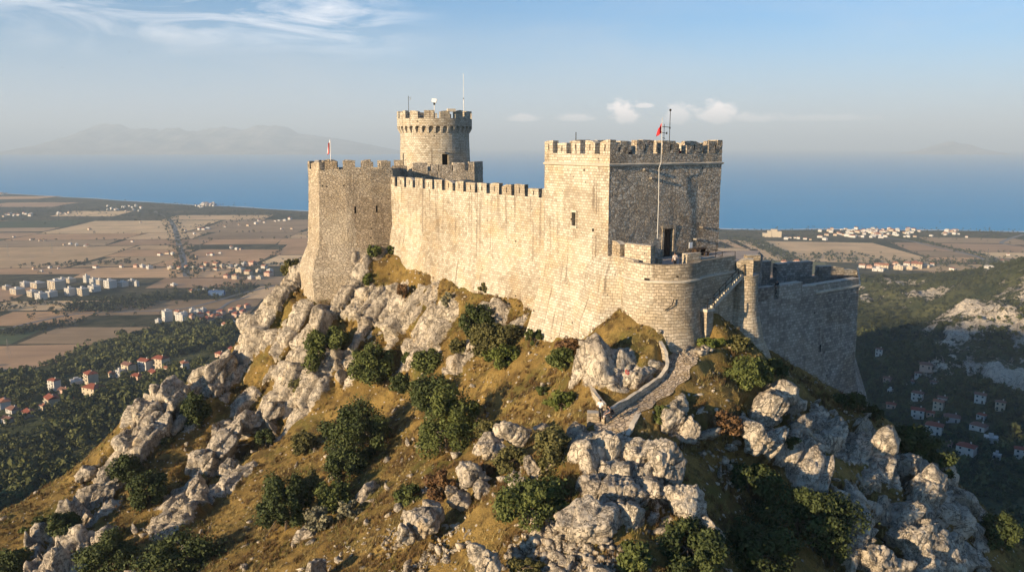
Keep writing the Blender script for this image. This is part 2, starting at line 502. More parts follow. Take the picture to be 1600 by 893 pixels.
# rocky ground: (px, py, radius)
ROCKY = """420,480,6 410,560,6 440,600,6 500,460,5 520,520,4 480,620,4 540,440,4 400,620,4 455,560,5
640,490,2 690,500,2 730,500,2 790,515,2 665,530,3 620,530,3 600,500,4 640,510,4 680,520,4 720,560,2.5 770,500,2.5 560,560,3.5 810,495,2 560,500,4 640,545,2.5 740,520,2.5
245,640,5 330,590,4 180,740,4 150,800,4 120,860,4 290,650,2.5 215,690,4 100,890,4 70,850,2
370,680,4 340,720,4 300,780,4 270,820,3 420,680,3 395,640,3 460,610,3 425,545,5 440,570,5 415,600,5 400,575,4 430,450,4 445,480,5 400,540,5 390,590,5 470,480,4 450,520,5 500,500,4 430,620,4 530,410,2.5 550,460,2.5 350,760,3 380,740,2
770,695,1.6 725,760,1.4 660,810,1.2 900,712,1.6 960,725,2.4 930,800,2 1000,780,2.4 1040,760,2
960,575,2.6 985,590,2.2 915,560,1.2
1050,650,3 1190,680,3 1220,620,3 1300,680,5 1370,720,6 1440,780,6 1300,780,5 1380,830,6 1480,800,6 1250,720,4 1450,860,6 1230,640,3 1350,680,4 1420,720,4 1500,860,6 1530,800,4 1340,880,4 1180,640,2"""
_rk = []
for tok in ROCKY.split():
    a, b, r = map(float, tok.split(','))
    h = hit(a, b); _rk.append((h.x, h.y, r * (0.72 if a > 1170 and b > 600 else 1.0)))
def rockmask(x, y):
    m = np.zeros(len(x))
    for (a, b, r) in _rk:
        m = np.maximum(m, np.exp(-((x - a) ** 2 + (y - b) ** 2) / (r * r) * 0.9))
    return m

PATH = [P(a, b, c) for a, b, c in ((1100, 541, 74.2), (1078, 548, 73), (1063, 565, 71), (1048, 592, 68.8), (1015, 618, 66.3), (980, 641, 64), (962, 660, 62.4), (948, 684, 60.6))]
def seg_dist(x, y, line):
    d = np.full(len(x), 1e9); zz = np.zeros(len(x))
    for a, b in zip(line[:-1], line[1:]):
        vx, vy = b.x - a.x, b.y - a.y
        t = np.clip(((x - a.x) * vx + (y - a.y) * vy) / (vx * vx + vy * vy), 0, 1)
        q = np.hypot(x - a.x - t * vx, y - a.y - t * vy)
        m = q < d
        d = np.where(m, q, d); zz = np.where(m, a.z + t * (b.z - a.z), zz)
    return d, zz

def mk_hillmesh():
    x, y = GX.ravel(), GY.ravel()
    z = hnear(x, y)
    nx, ny = len(_gx), len(_gy)
    Z = z.reshape(ny, nx)
    gy_, gx_ = np.gradient(Z, NS)
    N = np.stack([-gx_.ravel(), -gy_.ravel(), np.ones(len(x))], 1)
    slope = np.hypot(gx_, gy_).ravel()
    N /= np.linalg.norm(N, axis=1)[:, None]
    p = np.stack([x, y, z], 1)
    m = rockmask(x, y)
    m = np.clip(m + 0.55 * sstep(1.35, 2.2, slope), 0, 1)
    m = np.clip(m + 0.30 * fbm(p / 3.0, 4, 5) - 0.05, 0, 1)
    m = sstep(0.22, 0.62, m)
    pd, pz = seg_dist(x, y, PATH)
    onp = 1 - sstep(1.3, 2.4, pd)
    act = (m > 0.01) & (onp < 0.99)
    D = np.zeros(len(x))
    q = p[act]
    va = 0.35 + 0.75 * sstep(-0.35, 0.35, fbm(q / 5.0, 3, 77))
    D[act] = (0.75 * blocks(q, 6.0, 1, (1.3, 1.0, 0.5), 0.06) + 0.50 * blocks(q, 2.9, 3, crack=0.07) + 0.85 * beds(q, 2.4, 2) + 0.65 * va * beds(q, 0.85, 6) + 0.42 * va * blocks(q, 1.2, 9, crack=0.12) + 0.35 * va * blocks(q, 0.5, 15) + 0.16 * fbm(q / 0.9, 3, 7)) * 0.9 + 0.45
    rk = m * sstep(-0.85, -0.1, D + 0.5 * fbm(p / 1.1, 3, 61))
    D = D * m
    D += (1 - m) * (0.45 * fbm(p / 4.0, 4, 21) + 0.22 * fbm(p / 1.3, 3, 22) + 0.08 * fbm(p / 0.6, 2, 23))
    D *= (1 - onp)
    p = p + N * D[:, None]
    p[:, 2] = p[:, 2] * (1 - onp) + (pz + 0.02 * vnoise(p / 0.4, 4)) * onp
    i = np.arange(nx * ny).reshape(ny, nx)
    Fq = np.stack([i[:-1, :-1], i[:-1, 1:], i[1:, 1:], i[1:, :-1]], -1).reshape(-1, 4)
    o = fast_mesh('hill', p, Fq, MAT_HILL, {'rock': rk * (1 - onp)}, smooth=False)
    tag(o, kind='structure')
    return p, rk, onp, slope
MAT_ROCK = mk_rock(); MAT_HILL = mk_hill()
HP, HM, HONP, HSL = mk_hillmesh()
HZG = HP[:, 2].reshape(len(_gy), len(_gx)); HMG = HM.reshape(HZG.shape); HPG = HONP.reshape(HZG.shape)
def ground(x, y):
    """height of the finished hillside"""
    i = np.clip(np.round((np.asarray(x) - NX0) / NS).astype(int), 0, HZG.shape[1] - 1)
    j = np.clip(np.round((np.asarray(y) - NY0) / NS).astype(int), 0, HZG.shape[0] - 1)
    return HZG[j, i]
# ------------------------------------------------------------------ masonry materials
def masonry(name, style='coursed', lo=(0.27, 0.225, 0.165), hi=(0.52, 0.45, 0.345), mortar=(0.17, 0.145, 0.115), cell=0.42, row=0.26, streak=0.6, ochre=0.4, pit=0.5, bump=0.7, top=None, warp=0.12):
    t = NT(name)
    uv = t.uv()
    dn = t.n('TexNoise', i_Scale=1.1, i_Detail=3.0); t.link(uv, dn.inputs['Vector'])
    d = t.mix(warp if style == 'coursed' else 0.16, uv, dn.outputs['Color'], 'ADD')
    if style == 'coursed':
        b = t.n('TexBrick', i_Scale=1.0, i_Color1=(0, 0, 0, 1), i_Color2=(1, 1, 1, 1), i_Mortar=(0.5, 0.5, 0.5, 1))
        b.inputs['Brick Width'].default_value = cell; b.inputs['Row Height'].default_value = row
        b.inputs['Mortar Size'].default_value = 0.022; b.inputs['Mortar Smooth'].default_value = 0.4; b.inputs['Bias'].default_value = 0.0
        t.link(d, b.inputs['Vector'])
        rnd = t.n('SeparateColor'); t.link(b.outputs['Color'], rnd.inputs[0]); rnd = rnd.outputs[0]
        mo = b.outputs['Fac']
    else:
        sc = 1.0 / cell
        v = t.n('TexVoronoi', i_Scale=sc); e = t.n('TexVoronoi', feature='DISTANCE_TO_EDGE', i_Scale=sc)
        dd = t.mapv(d, (1.0, 1.35, 1))
        t.link(dd, v.inputs['Vector']); t.link(dd, e.inputs['Vector'])
        rnd = t.n('SeparateColor'); t.link(v.outputs['Color'], rnd.inputs[0]); rnd = rnd.outputs[0]
        mo = t.ramp(e.outputs['Distance'], [(0.03, 1.0), (0.13, 0.0)])
    p = t.pos()
    big = t.noise(p, 0.35, 5, 0.62)
    f = t.math('ADD', t.math('MULTIPLY', rnd, 0.52), t.math('MULTIPLY', t.math('SUBTRACT', big, 0.25), 0.85))
    fine = t.noise(p, 5.0, 4, 0.7)
    f = t.math('ADD', f, t.math('MULTIPLY', t.math('SUBTRACT', fine, 0.5), 0.6))
    c = t.mix(t.ramp(f, [(0.12, 0.0), (0.80, 1.0)]), lo, hi)
    oc = t.noise(t.mapv(p, (0.3, 0.3, 0.42), loc=(4, 9, 2)), 1.0, 4, 0.6)
    c = t.mix(t.ramp(oc, [(0.48, 0.0), (0.68, ochre)]), c, (0.50, 0.37, 0.21))
    c = t.mix(t.math('MULTIPLY', mo, 0.75), c, mortar)
    # dark runs of water down the face
    s1 = t.noise(t.mapv(uv, (2.4, 0.07, 1)), 1.0, 4, 0.6)
    s2 = t.noise(t.mapv(uv, (0.35, 0.30, 1), loc=(5, 5, 0)), 1.0, 3, 0.5)
    st = t.math('MULTIPLY', t.ramp(s1, [(0.545, 0.0), (0.65, 1.0)]), t.ramp(s2, [(0.42, 0.0), (0.60, 1.0)]))
    if top is not None:     # more stain under the parapet
        zz = t.n('SeparateXYZ'); t.link(p, zz.inputs[0])
        mr = t.n('MapRange'); t.link(zz.outputs[2], mr.inputs[0]); mr.inputs[1].default_value = top - 9; mr.inputs[2].default_value = top - 1.5
        s3 = t.noise(t.mapv(uv, (2.6, 0.06, 1), loc=(3, 1, 0)), 1.0, 4, 0.6)
        st = t.math('MAXIMUM', st, t.math('MULTIPLY', t.ramp(s3, [(0.545, 0.0), (0.64, 0.9)]), mr.outputs[0]))
    pa = t.n('TexVoronoi', i_Scale=0.16); pn = t.n('TexNoise', i_Scale=0.5, i_Detail=3.0); t.link(uv, pn.inputs['Vector'])
    t.link(t.mix(1.6, uv, pn.outputs['Color'], 'ADD'), pa.inputs['Vector']); ps = t.n('SeparateColor'); t.link(pa.outputs['Color'], ps.inputs[0])
    c = t.mix(t.math('MULTIPLY', t.ramp(ps.outputs[0], [(0.45, 0.0), (0.9, 1.0)]), 0.5), c, t.mix(1.0, c, (0.62, 0.56, 0.50), 'MULTIPLY'))
    c = t.mix(t.math('MULTIPLY', t.ramp(ps.outputs[1], [(0.6, 0.0), (0.9, 1.0)]), 0.14), c, (0.62, 0.55, 0.44))
    c = t.mix(t.math('MULTIPLY', st, streak), c, (0.13, 0.10, 0.075))
    # putlog holes and lost stones
    h = t.n('TexVoronoi', i_Scale=0.62); t.link(t.mapv(uv, (1, 1.25, 1)), h.inputs['Vector'])
    hs = t.n('SeparateColor'); t.link(h.outputs['Color'], hs.inputs[0])
    hole = t.math('MULTIPLY', t.math('LESS_THAN', t.math('ADD', h.outputs['Distance'], t.math('MULTIPLY', t.math('SUBTRACT', fine, 0.5), 0.12)), 0.085), t.math('GREATER_THAN', hs.outputs[1], 1.0 - pit))
    c = t.mix(t.math('MULTIPLY', hole, 0.9), c, (0.03, 0.025, 0.02))
    h2 = t.n('TexVoronoi', i_Scale=2.1); t.link(uv, h2.inputs['Vector'])
    h2s = t.n('SeparateColor'); t.link(h2.outputs['Color'], h2s.inputs[0])
    hole2 = t.math('MULTIPLY', t.math('LESS_THAN', h2.outputs['Distance'], 0.17), t.math('GREATER_THAN', h2s.outputs[0], 0.86))
    c = t.mix(t.math('MULTIPLY', hole2, 0.75), c, (0.06, 0.05, 0.04))
    t.color(c)
    hh = t.math('SUBTRACT', t.math('ADD', t.math('MULTIPLY', rnd, 0.5), t.math('MULTIPLY', fine, 0.5)), t.math('MULTIPLY', mo, 0.8))
    hh = t.math('SUBTRACT', hh, t.math('MULTIPLY', hole, 1.5))
    t.bump(hh, bump, 0.12)
    return t.done(0.95, 0.08)

M_ASHLAR = masonry('coursed limestone', 'coursed', lo=(0.32, 0.27, 0.20), hi=(0.62, 0.56, 0.45), cell=0.44, row=0.28, mortar=(0.13, 0.105, 0.075), streak=0.8, ochre=0.55, pit=0.5)
M_CURTAIN = masonry('stained coursed limestone', 'coursed', lo=(0.32, 0.27, 0.20), hi=(0.62, 0.56, 0.45), cell=0.46, row=0.29, mortar=(0.13, 0.105, 0.075), streak=0.75, ochre=0.6, pit=0.5, top=-6.0)
M_RUBBLE = masonry('rubble limestone', 'rubble', lo=(0.33, 0.275, 0.21), hi=(0.70, 0.60, 0.47), mortar=(0.19, 0.155, 0.12), cell=0.40, streak=0.35, ochre=0.25, pit=0.55, bump=0.65)
M_BASTION = masonry('large block limestone', 'coursed', lo=(0.28, 0.235, 0.17), hi=(0.57, 0.485, 0.37), mortar=(0.17, 0.14, 0.10), cell=0.47, row=0.29, warp=0.42, streak=0.5, ochre=0.45, pit=0.55, bump=0.9)
M_RUBBLE2 = masonry('weathered rubble limestone', 'rubble', lo=(0.31, 0.255, 0.185), hi=(0.56, 0.47, 0.355), mortar=(0.22, 0.18, 0.13), cell=0.40, streak=0.45, ochre=0.3, pit=0.75, bump=0.7)
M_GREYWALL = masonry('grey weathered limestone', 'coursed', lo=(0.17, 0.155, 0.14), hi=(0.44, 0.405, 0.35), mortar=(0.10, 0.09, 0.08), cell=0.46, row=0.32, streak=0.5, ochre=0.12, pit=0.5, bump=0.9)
M_COPING = plain_mat('worn coping stone', (0.50, 0.44, 0.35), 0.95, 0.35, 2.0)
M_DECK = plain_mat('worn stone paving', (0.40, 0.34, 0.29), 0.95, 0.3, 1.2)
M_DARK = plain_mat('dark opening', (0.018, 0.015, 0.013), 0.95, 0.2)
M_WOOD = plain_mat('old brown wood', (0.06, 0.038, 0.025), 0.8, 0.4, 4.0)
M_IRON = plain_mat('black iron', (0.035, 0.033, 0.032), 0.55, 0.3, 6.0, 0.6)
M_STEEL = plain_mat('galvanised pole', (0.45, 0.44, 0.42), 0.5, 0.15, 4.0, 0.4)
M_WHITE = plain_mat('white enamel', (0.78, 0.77, 0.74), 0.5, 0.05)
M_RED = plain_mat('red cloth', (0.55, 0.03, 0.035), 0.8, 0.15)
M_FLAGW = plain_mat('white cloth', (0.75, 0.72, 0.70), 0.8, 0.08)
M_BLACKCLOTH = plain_mat('black cloth', (0.02, 0.02, 0.022), 0.9, 0.2)

# ------------------------------------------------------------------ wall builder
class MB:
    def __init__(s): s.v = []; s.f = []; s.uv = []; s.mi = []
    def face(s, pts, uvs, mi=0):
        b = len(s.v); s.v += [tuple(p) for p in pts]
        s.f.append(tuple(range(b, b + len(pts)))); s.uv += list(uvs); s.mi.append(mi)
    def build(s, name, mats, parent=None, smooth=False, weld=True):
        o = link_mesh(name, s.v, s.f, mats, parent, smooth, s.uv, s.mi)
        if weld:
            bm = bmesh.new(); bm.from_mesh(o.data)
            bmesh.ops.remove_doubles(bm, verts=bm.verts, dist=0.002)
            bm.to_mesh(o.data); bm.free()
        return o

def jitter(o, amp, scale, seed=0, zfix=False):
    me = o.data; n = len(me.vertices)
    co = np.empty(n * 3, np.float32); me.vertices.foreach_get('co', co); co = co.reshape(-1, 3).astype(float)
    d = np.stack([fbm(co / scale, 3, seed + k) for k in (0, 10, 20)], 1) * amp
    if zfix: d[:, 2] = 0
    me.vertices.foreach_set('co', (co + d).astype(np.float32).ravel()); me.update()
    return o

def circle(cx, cy, r, n=48, a0=0.0, a1=2 * math.pi):
    """counterclockwise points (closed if a full turn); angle 0 = +x"""
    full = abs(a1 - a0 - 2 * math.pi) < 1e-6
    m = n if full else n + 1
    return [(cx + r * math.cos(a0 + (a1 - a0) * k / n), cy + r * math.sin(a0 + (a1 - a0) * k / n)) for k in range(m)]

def ribbon(mb, poly, levels, closed=False, seg=0.8, holes=(), mi=0, inward=False, hole_mi=1, hole_depth=0.5, hole_back=True, back_mi=1):
    """standing wall face along poly (listed left to right as seen from outside).
    levels: [(z, offset outward)]; z may be a function of u (metres along)"""
    pts = [Vector((a[0], a[1])) for a in poly]
    if closed: pts = pts + [pts[0]]
    # normals at the corners (mitred)
    segn = []
    for a, b in zip(pts[:-1], pts[1:]):
        d = (b - a).normalized(); segn.append(Vector((d.y, -d.x)))
    vn = []
    for k in range(len(pts)):
        if closed: n1, n2 = segn[(k - 1) % len(segn)], segn[k % len(segn)]
        else: n1, n2 = segn[max(k - 1, 0)], segn[min(k, len(segn) - 1)]
        m = (n1 + n2); m = m / max(m.dot(n1), 0.2)
        vn.append(m)
    cols = []; u = 0.0
    for k, (a, b) in enumerate(zip(pts[:-1], pts[1:])):
        L = (b - a).length
        brk = {0.0}
        n = max(1, int(round(L / seg)))
        brk |= {round(L * q / n, 4) for q in range(n)}
        for h in holes:
            for e in (h[0], h[1]):
                if u - 1e-4 < e < u + L: brk.add(round(e - u, 4))
        bl = sorted(brk)
        keep = [bl[0]]
        hs = {round(h[i] - u, 4) for h in holes for i in (0, 1)}
        for x in bl[1:]:
            if x - keep[-1] < 0.12 and x not in hs: continue
            if x - keep[-1] < 0.12 and keep[-1] not in hs and keep[-1] > 0: keep[-1] = x; continue
            keep.append(x)
        for x in keep:
            t = x / L
            cols.append((u + x, a.lerp(b, t), vn[k].lerp(vn[k + 1], t)))
        u += L
    cols.append((u, pts[-1], vn[-1]))
    # rows
    zf = lambda z, uu: z(uu) if callable(z) else z
    rows = []
    for (z0, o0), (z1, o1) in zip(levels[:-1], levels[1:]):
        H = abs(zf(z1, 0) - zf(z0, 0)); n = max(1, int(round(H / seg)))
        ts = {round(q / n, 5) for q in range(n)}
        if not callable(z0) and not callable(z1):
            for h in holes:
                for e in (h[2], h[3]):
                    if min(z0, z1) < e < max(z0, z1): ts.add(round((e - z0) / (z1 - z0), 5))
        for tt in sorted(ts): rows.append((z0, z1, o0, o1, tt))
    rows.append((levels[-1][0], levels[-1][0], levels[-1][1], levels[-1][1], 0.0))
    def pt(c, r):
        uu, q, nn = c; z0, z1, o0, o1, tt = r
        z = zf(z0, uu) * (1 - tt) + zf(z1, uu) * tt
        off = o0 * (1 - tt) + o1 * tt
        return Vector((q.x + nn.x * off, q.y + nn.y * off, z)), (uu, z)
    G = [[pt(c, r) for r in rows] for c in cols]
    for i in range(len(cols) - 1):
        for j in range(len(rows) - 1):
            uc = (cols[i][0] + cols[i + 1][0]) / 2
            zc = (G[i][j][0].z + G[i][j + 1][0].z) / 2
            if any(h[0] < uc < h[1] and h[2] < zc < h[3] for h in holes): continue
            q = [G[i][j], G[i + 1][j], G[i + 1][j + 1], G[i][j + 1]]
            if inward: q = q[::-1]
            mb.face([a[0] for a in q], [a[1] for a in q], mi)
    # reveals
    def at(uu):
        for k in range(len(cols) - 1):
            if cols[k][0] - 1e-6 <= uu <= cols[k + 1][0] + 1e-6:
                t = (uu - cols[k][0]) / max(1e-6, cols[k + 1][0] - cols[k][0])
                return cols[k][1].lerp(cols[k + 1][1], t), cols[k][2].lerp(cols[k + 1][2], t)
        return cols[-1][1], cols[-1][2]
    for h in holes:
        ua, ub, za, zb = h[:4]
        (a, na), (b, nb) = at(ua), at(ub)
        dep = h[4] if len(h) > 4 else hole_depth
        offz = 0.0
        for (z0, o0), (z1, o1) in zip(levels[:-1], levels[1:]):
            if not callable(z0) and not callable(z1) and min(z0, z1) <= (za + zb) / 2 <= max(z0, z1):
                offz = o0 + (o1 - o0) * ((za + zb) / 2 - z0) / (z1 - z0)
        A = Vector((a.x, a.y)) + na * offz; B = Vector((b.x, b.y)) + nb * offz
        nm = (na + nb).normalized()
        Ai = A - nm * dep; Bi = B - nm * dep
        v = lambda q, z: Vector((q.x, q.y, z))
        w = ub - ua; hh = zb - za
        mb.face([v(A, za), v(Ai, za), v(Ai, zb), v(A, zb)], [(0, 0), (dep, 0), (dep, hh), (0, hh)], mi)
        mb.face([v(Bi, za), v(B, za), v(B, zb), v(Bi, zb)], [(0, 0), (dep, 0), (dep, hh), (0, hh)], mi)
        mb.face([v(A, za), v(B, za), v(Bi, za), v(Ai, za)], [(0, 0), (w, 0), (w, dep), (0, dep)], mi)
        mb.face([v(Ai, zb), v(Bi, zb), v(B, zb), v(A, zb)], [(0, 0), (w, 0), (w, dep), (0, dep)], mi)
        if hole_back:
            mb.face([v(Ai, za), v(Bi, za), v(Bi, zb), v(Ai, zb)], [(0, 0), (w, 0), (w, hh), (0, hh)], back_mi)
    return u

def offset_poly(poly, d, closed=True):
    """move a left-to-right / ccw polyline inwards by d"""
    pts = [Vector((a[0], a[1])) for a in poly]; n = len(pts); out = []
    for k in range(n):
        ns = []
        if closed or k > 0:
            e = (pts[k] - pts[k - 1]).normalized(); ns.append(Vector((e.y, -e.x)))
        if closed or k < n - 1:
            e = (pts[(k + 1) % n] - pts[k]).normalized(); ns.append(Vector((e.y, -e.x)))
        m = ns[0] + ns[-1]; m = m / max(0.3, m.dot(ns[0]))
        out.append(tuple(pts[k] - m * d))
    return out

def flat_ring(mb, outer, inner, z, closed=True, mi=0):
    n = len(outer)
    for k in range(n if closed else n - 1):
        j = (k + 1) % n
        q = [(*outer[k], z), (*outer[j], z), (*inner[j], z), (*inner[k], z)]
        mb.face(q, [(p[0], p[1]) for p in q], mi)

def floor_poly(mb, poly, z, mi=0):
    mb.face([(*p[:2], z) for p in poly], [(p[0], p[1]) for p in poly], mi)

_blk = 0
def block_mesh(name, A, B, thick, z0, z1, mats, parent, slit=False, taper=0.0, rough=0.06):
    """rough masonry block along A->B (outer face), going inwards by thick"""
    global _blk; _blk += 1
    A = Vector(A[:2]); B = Vector(B[:2]); d = (B - A); L = d.length; d.normalize(); n = Vector((d.y, -d.x))
    mb = MB(); nu = max(2, int(L / 0.45)); nz = max(2, int((z1 - z0) / 0.4)); nt = 2
    uo = random.random() * 20; vo = random.random() * 7
    ce = random.choice((0, nu)); ch = random.uniform(0.12, 0.38) if (name == 'merlon' and random.random() < 0.45) else 0.0
    def p(i, j, k):
        q = A + d * (L * i / nu) - n * (thick * k / nt)
        return Vector((q.x, q.y, z0 + (z1 - z0) * j / nz - (ch * max(0.0, 1 - abs(i - ce) / nu * 2.2) if j == nz else 0)))
    def quad(a, b, c, e, uvf, mi=0): mb.face([p(*x) for x in (a, b, c, e)], [uvf(x) for x in (a, b, c, e)], mi)
    fu = lambda x: (uo + L * x[0] / nu, vo + (z1 - z0) * x[1] / nz)
    ft = lambda x: (uo + L + thick * x[2] / nt, vo + (z1 - z0) * x[1] / nz)
    fp = lambda x: (uo + L * x[0] / nu, vo + thick * x[2] / nt)
    for i in range(nu):
        for j in range(nz):
            quad((i, j, 0), (i + 1, j, 0), (i + 1, j + 1, 0), (i, j + 1, 0), fu)
            quad((i + 1, j, nt), (i, j, nt), (i, j + 1, nt), (i + 1, j + 1, nt), fu)
        for k in range(nt):
            quad((i, nz, k), (i + 1, nz, k), (i + 1, nz, k + 1), (i, nz, k + 1), fp, 1 if len(mats) > 1 else 0)
    for j in range(nz):
        for k in range(nt):
            quad((0, j, k + 1), (0, j, k), (0, j + 1, k), (0, j + 1, k + 1), ft)
            quad((nu, j, k), (nu, j, k + 1), (nu, j + 1, k + 1), (nu, j + 1, k), ft)
    if slit:
        c = A + d * (L / 2) + n * 0.012; h = (z1 - z0)
        a, b = c - d * 0.07, c + d * 0.07
        mb.face([(a.x, a.y, z0 + h * 0.25), (b.x, b.y, z0 + h * 0.25), (b.x, b.y, z0 + h * 0.72), (a.x, a.y, z0 + h * 0.72)], [(0, 0)] * 4, 2)
    o = mb.build(name, list(mats) + ([M_DARK] if slit else []), parent)
    jitter(o, rough, 0.6, _blk)
    return o

def box_obj(name, c, ex, ey, size, mat, parent=None, z0=None):
    """box: centre of base c, unit xy axes ex, ey, size (lx,ly,lz)"""
    ex = Vector((ex[0], ex[1], 0)); ey = Vector((ey[0], ey[1], 0)); c = Vector(c)
    v = []
    for z in (0, size[2]):
        for sx, sy in ((-1, -1), (1, -1), (1, 1), (-1, 1)):
            v.append(c + ex * (sx * size[0] / 2) + ey * (sy * size[1] / 2) + Vector((0, 0, z)))
    f = [(0, 3, 2, 1), (4, 5, 6, 7), (0, 1, 5, 4), (1, 2, 6, 5), (2, 3, 7, 6), (3, 0, 4, 7)]
    uv = []
    for q in f:
        for i in q: uv.append((v[i].x + v[i].y, v[i].z))
    return link_mesh(name, v, f, mat, parent, uvs=uv)

def tube(name, pts, r, mat, parent=None, n=8, r1=None):
    V = []; Fc = []
    pts = [Vector(p) for p in pts]
    for k, p in enumerate(pts):
        a = pts[max(k - 1, 0)]; b = pts[min(k + 1, len(pts) - 1)]
        d = (b - a).normalized(); x = d.orthogonal().normalized(); y = d.cross(x)
        rr = r if r1 is None else r + (r1 - r) * k / (len(pts) - 1)
        for q in range(n): V.append(p + x * rr * math.cos(2 * math.pi * q / n) + y * rr * math.sin(2 * math.pi * q / n))
    for k in range(len(pts) - 1):
        for q in range(n): Fc.append((k * n + q, k * n + (q + 1) % n, (k + 1) * n + (q + 1) % n, (k + 1) * n + q))
    Fc.append(tuple(range(n))[::-1]); Fc.append(tuple(range((len(pts) - 1) * n, len(pts) * n)))
    return link_mesh(name, V, Fc, mat, parent)

def merlons(A, B, widths, thick, z0, z1, mats, parent, slit=True, start=0.0):
    """row of merlons along A->B: widths = [merlon, gap, merlon, gap ...] in metres"""
    A = Vector(A[:2]); B = Vector(B[:2]); d = (B - A).normalized(); u = start
    for k, w in enumerate(widths):
        if k % 2 == 0:
            block_mesh('merlon', A + d * u, A + d * (u + w), thick, z0 - 0.02, z1 + random.uniform(-0.14, 0.06) - (0.3 if random.random() < 0.08 else 0), mats, parent, slit)
        u += w

def even(L, n, gap):
    w = (L - gap * (n - 1)) / n
    out = []
    for k in range(n):
        out.append(w)
        if k < n - 1: out.append(gap)
    return out

def ring_merlons(cx, cy, R0, n, frac, thick, z0, z1, mats, parent, a0=0.0, slit=False, rng_=None):
    for k in range(n):
        aa = a0 + 2 * math.pi * k / n
        h = 2 * math.pi / n * frac / 2
        A = (cx + R0 * math.cos(aa - h), cy + R0 * math.sin(aa - h)); B = (cx + R0 * math.cos(aa + h), cy + R0 * math.sin(aa + h))
        block_mesh('merlon', A, B, thick, z0 - 0.02, z1 + random.uniform(-0.06, 0.06), mats, parent, slit)

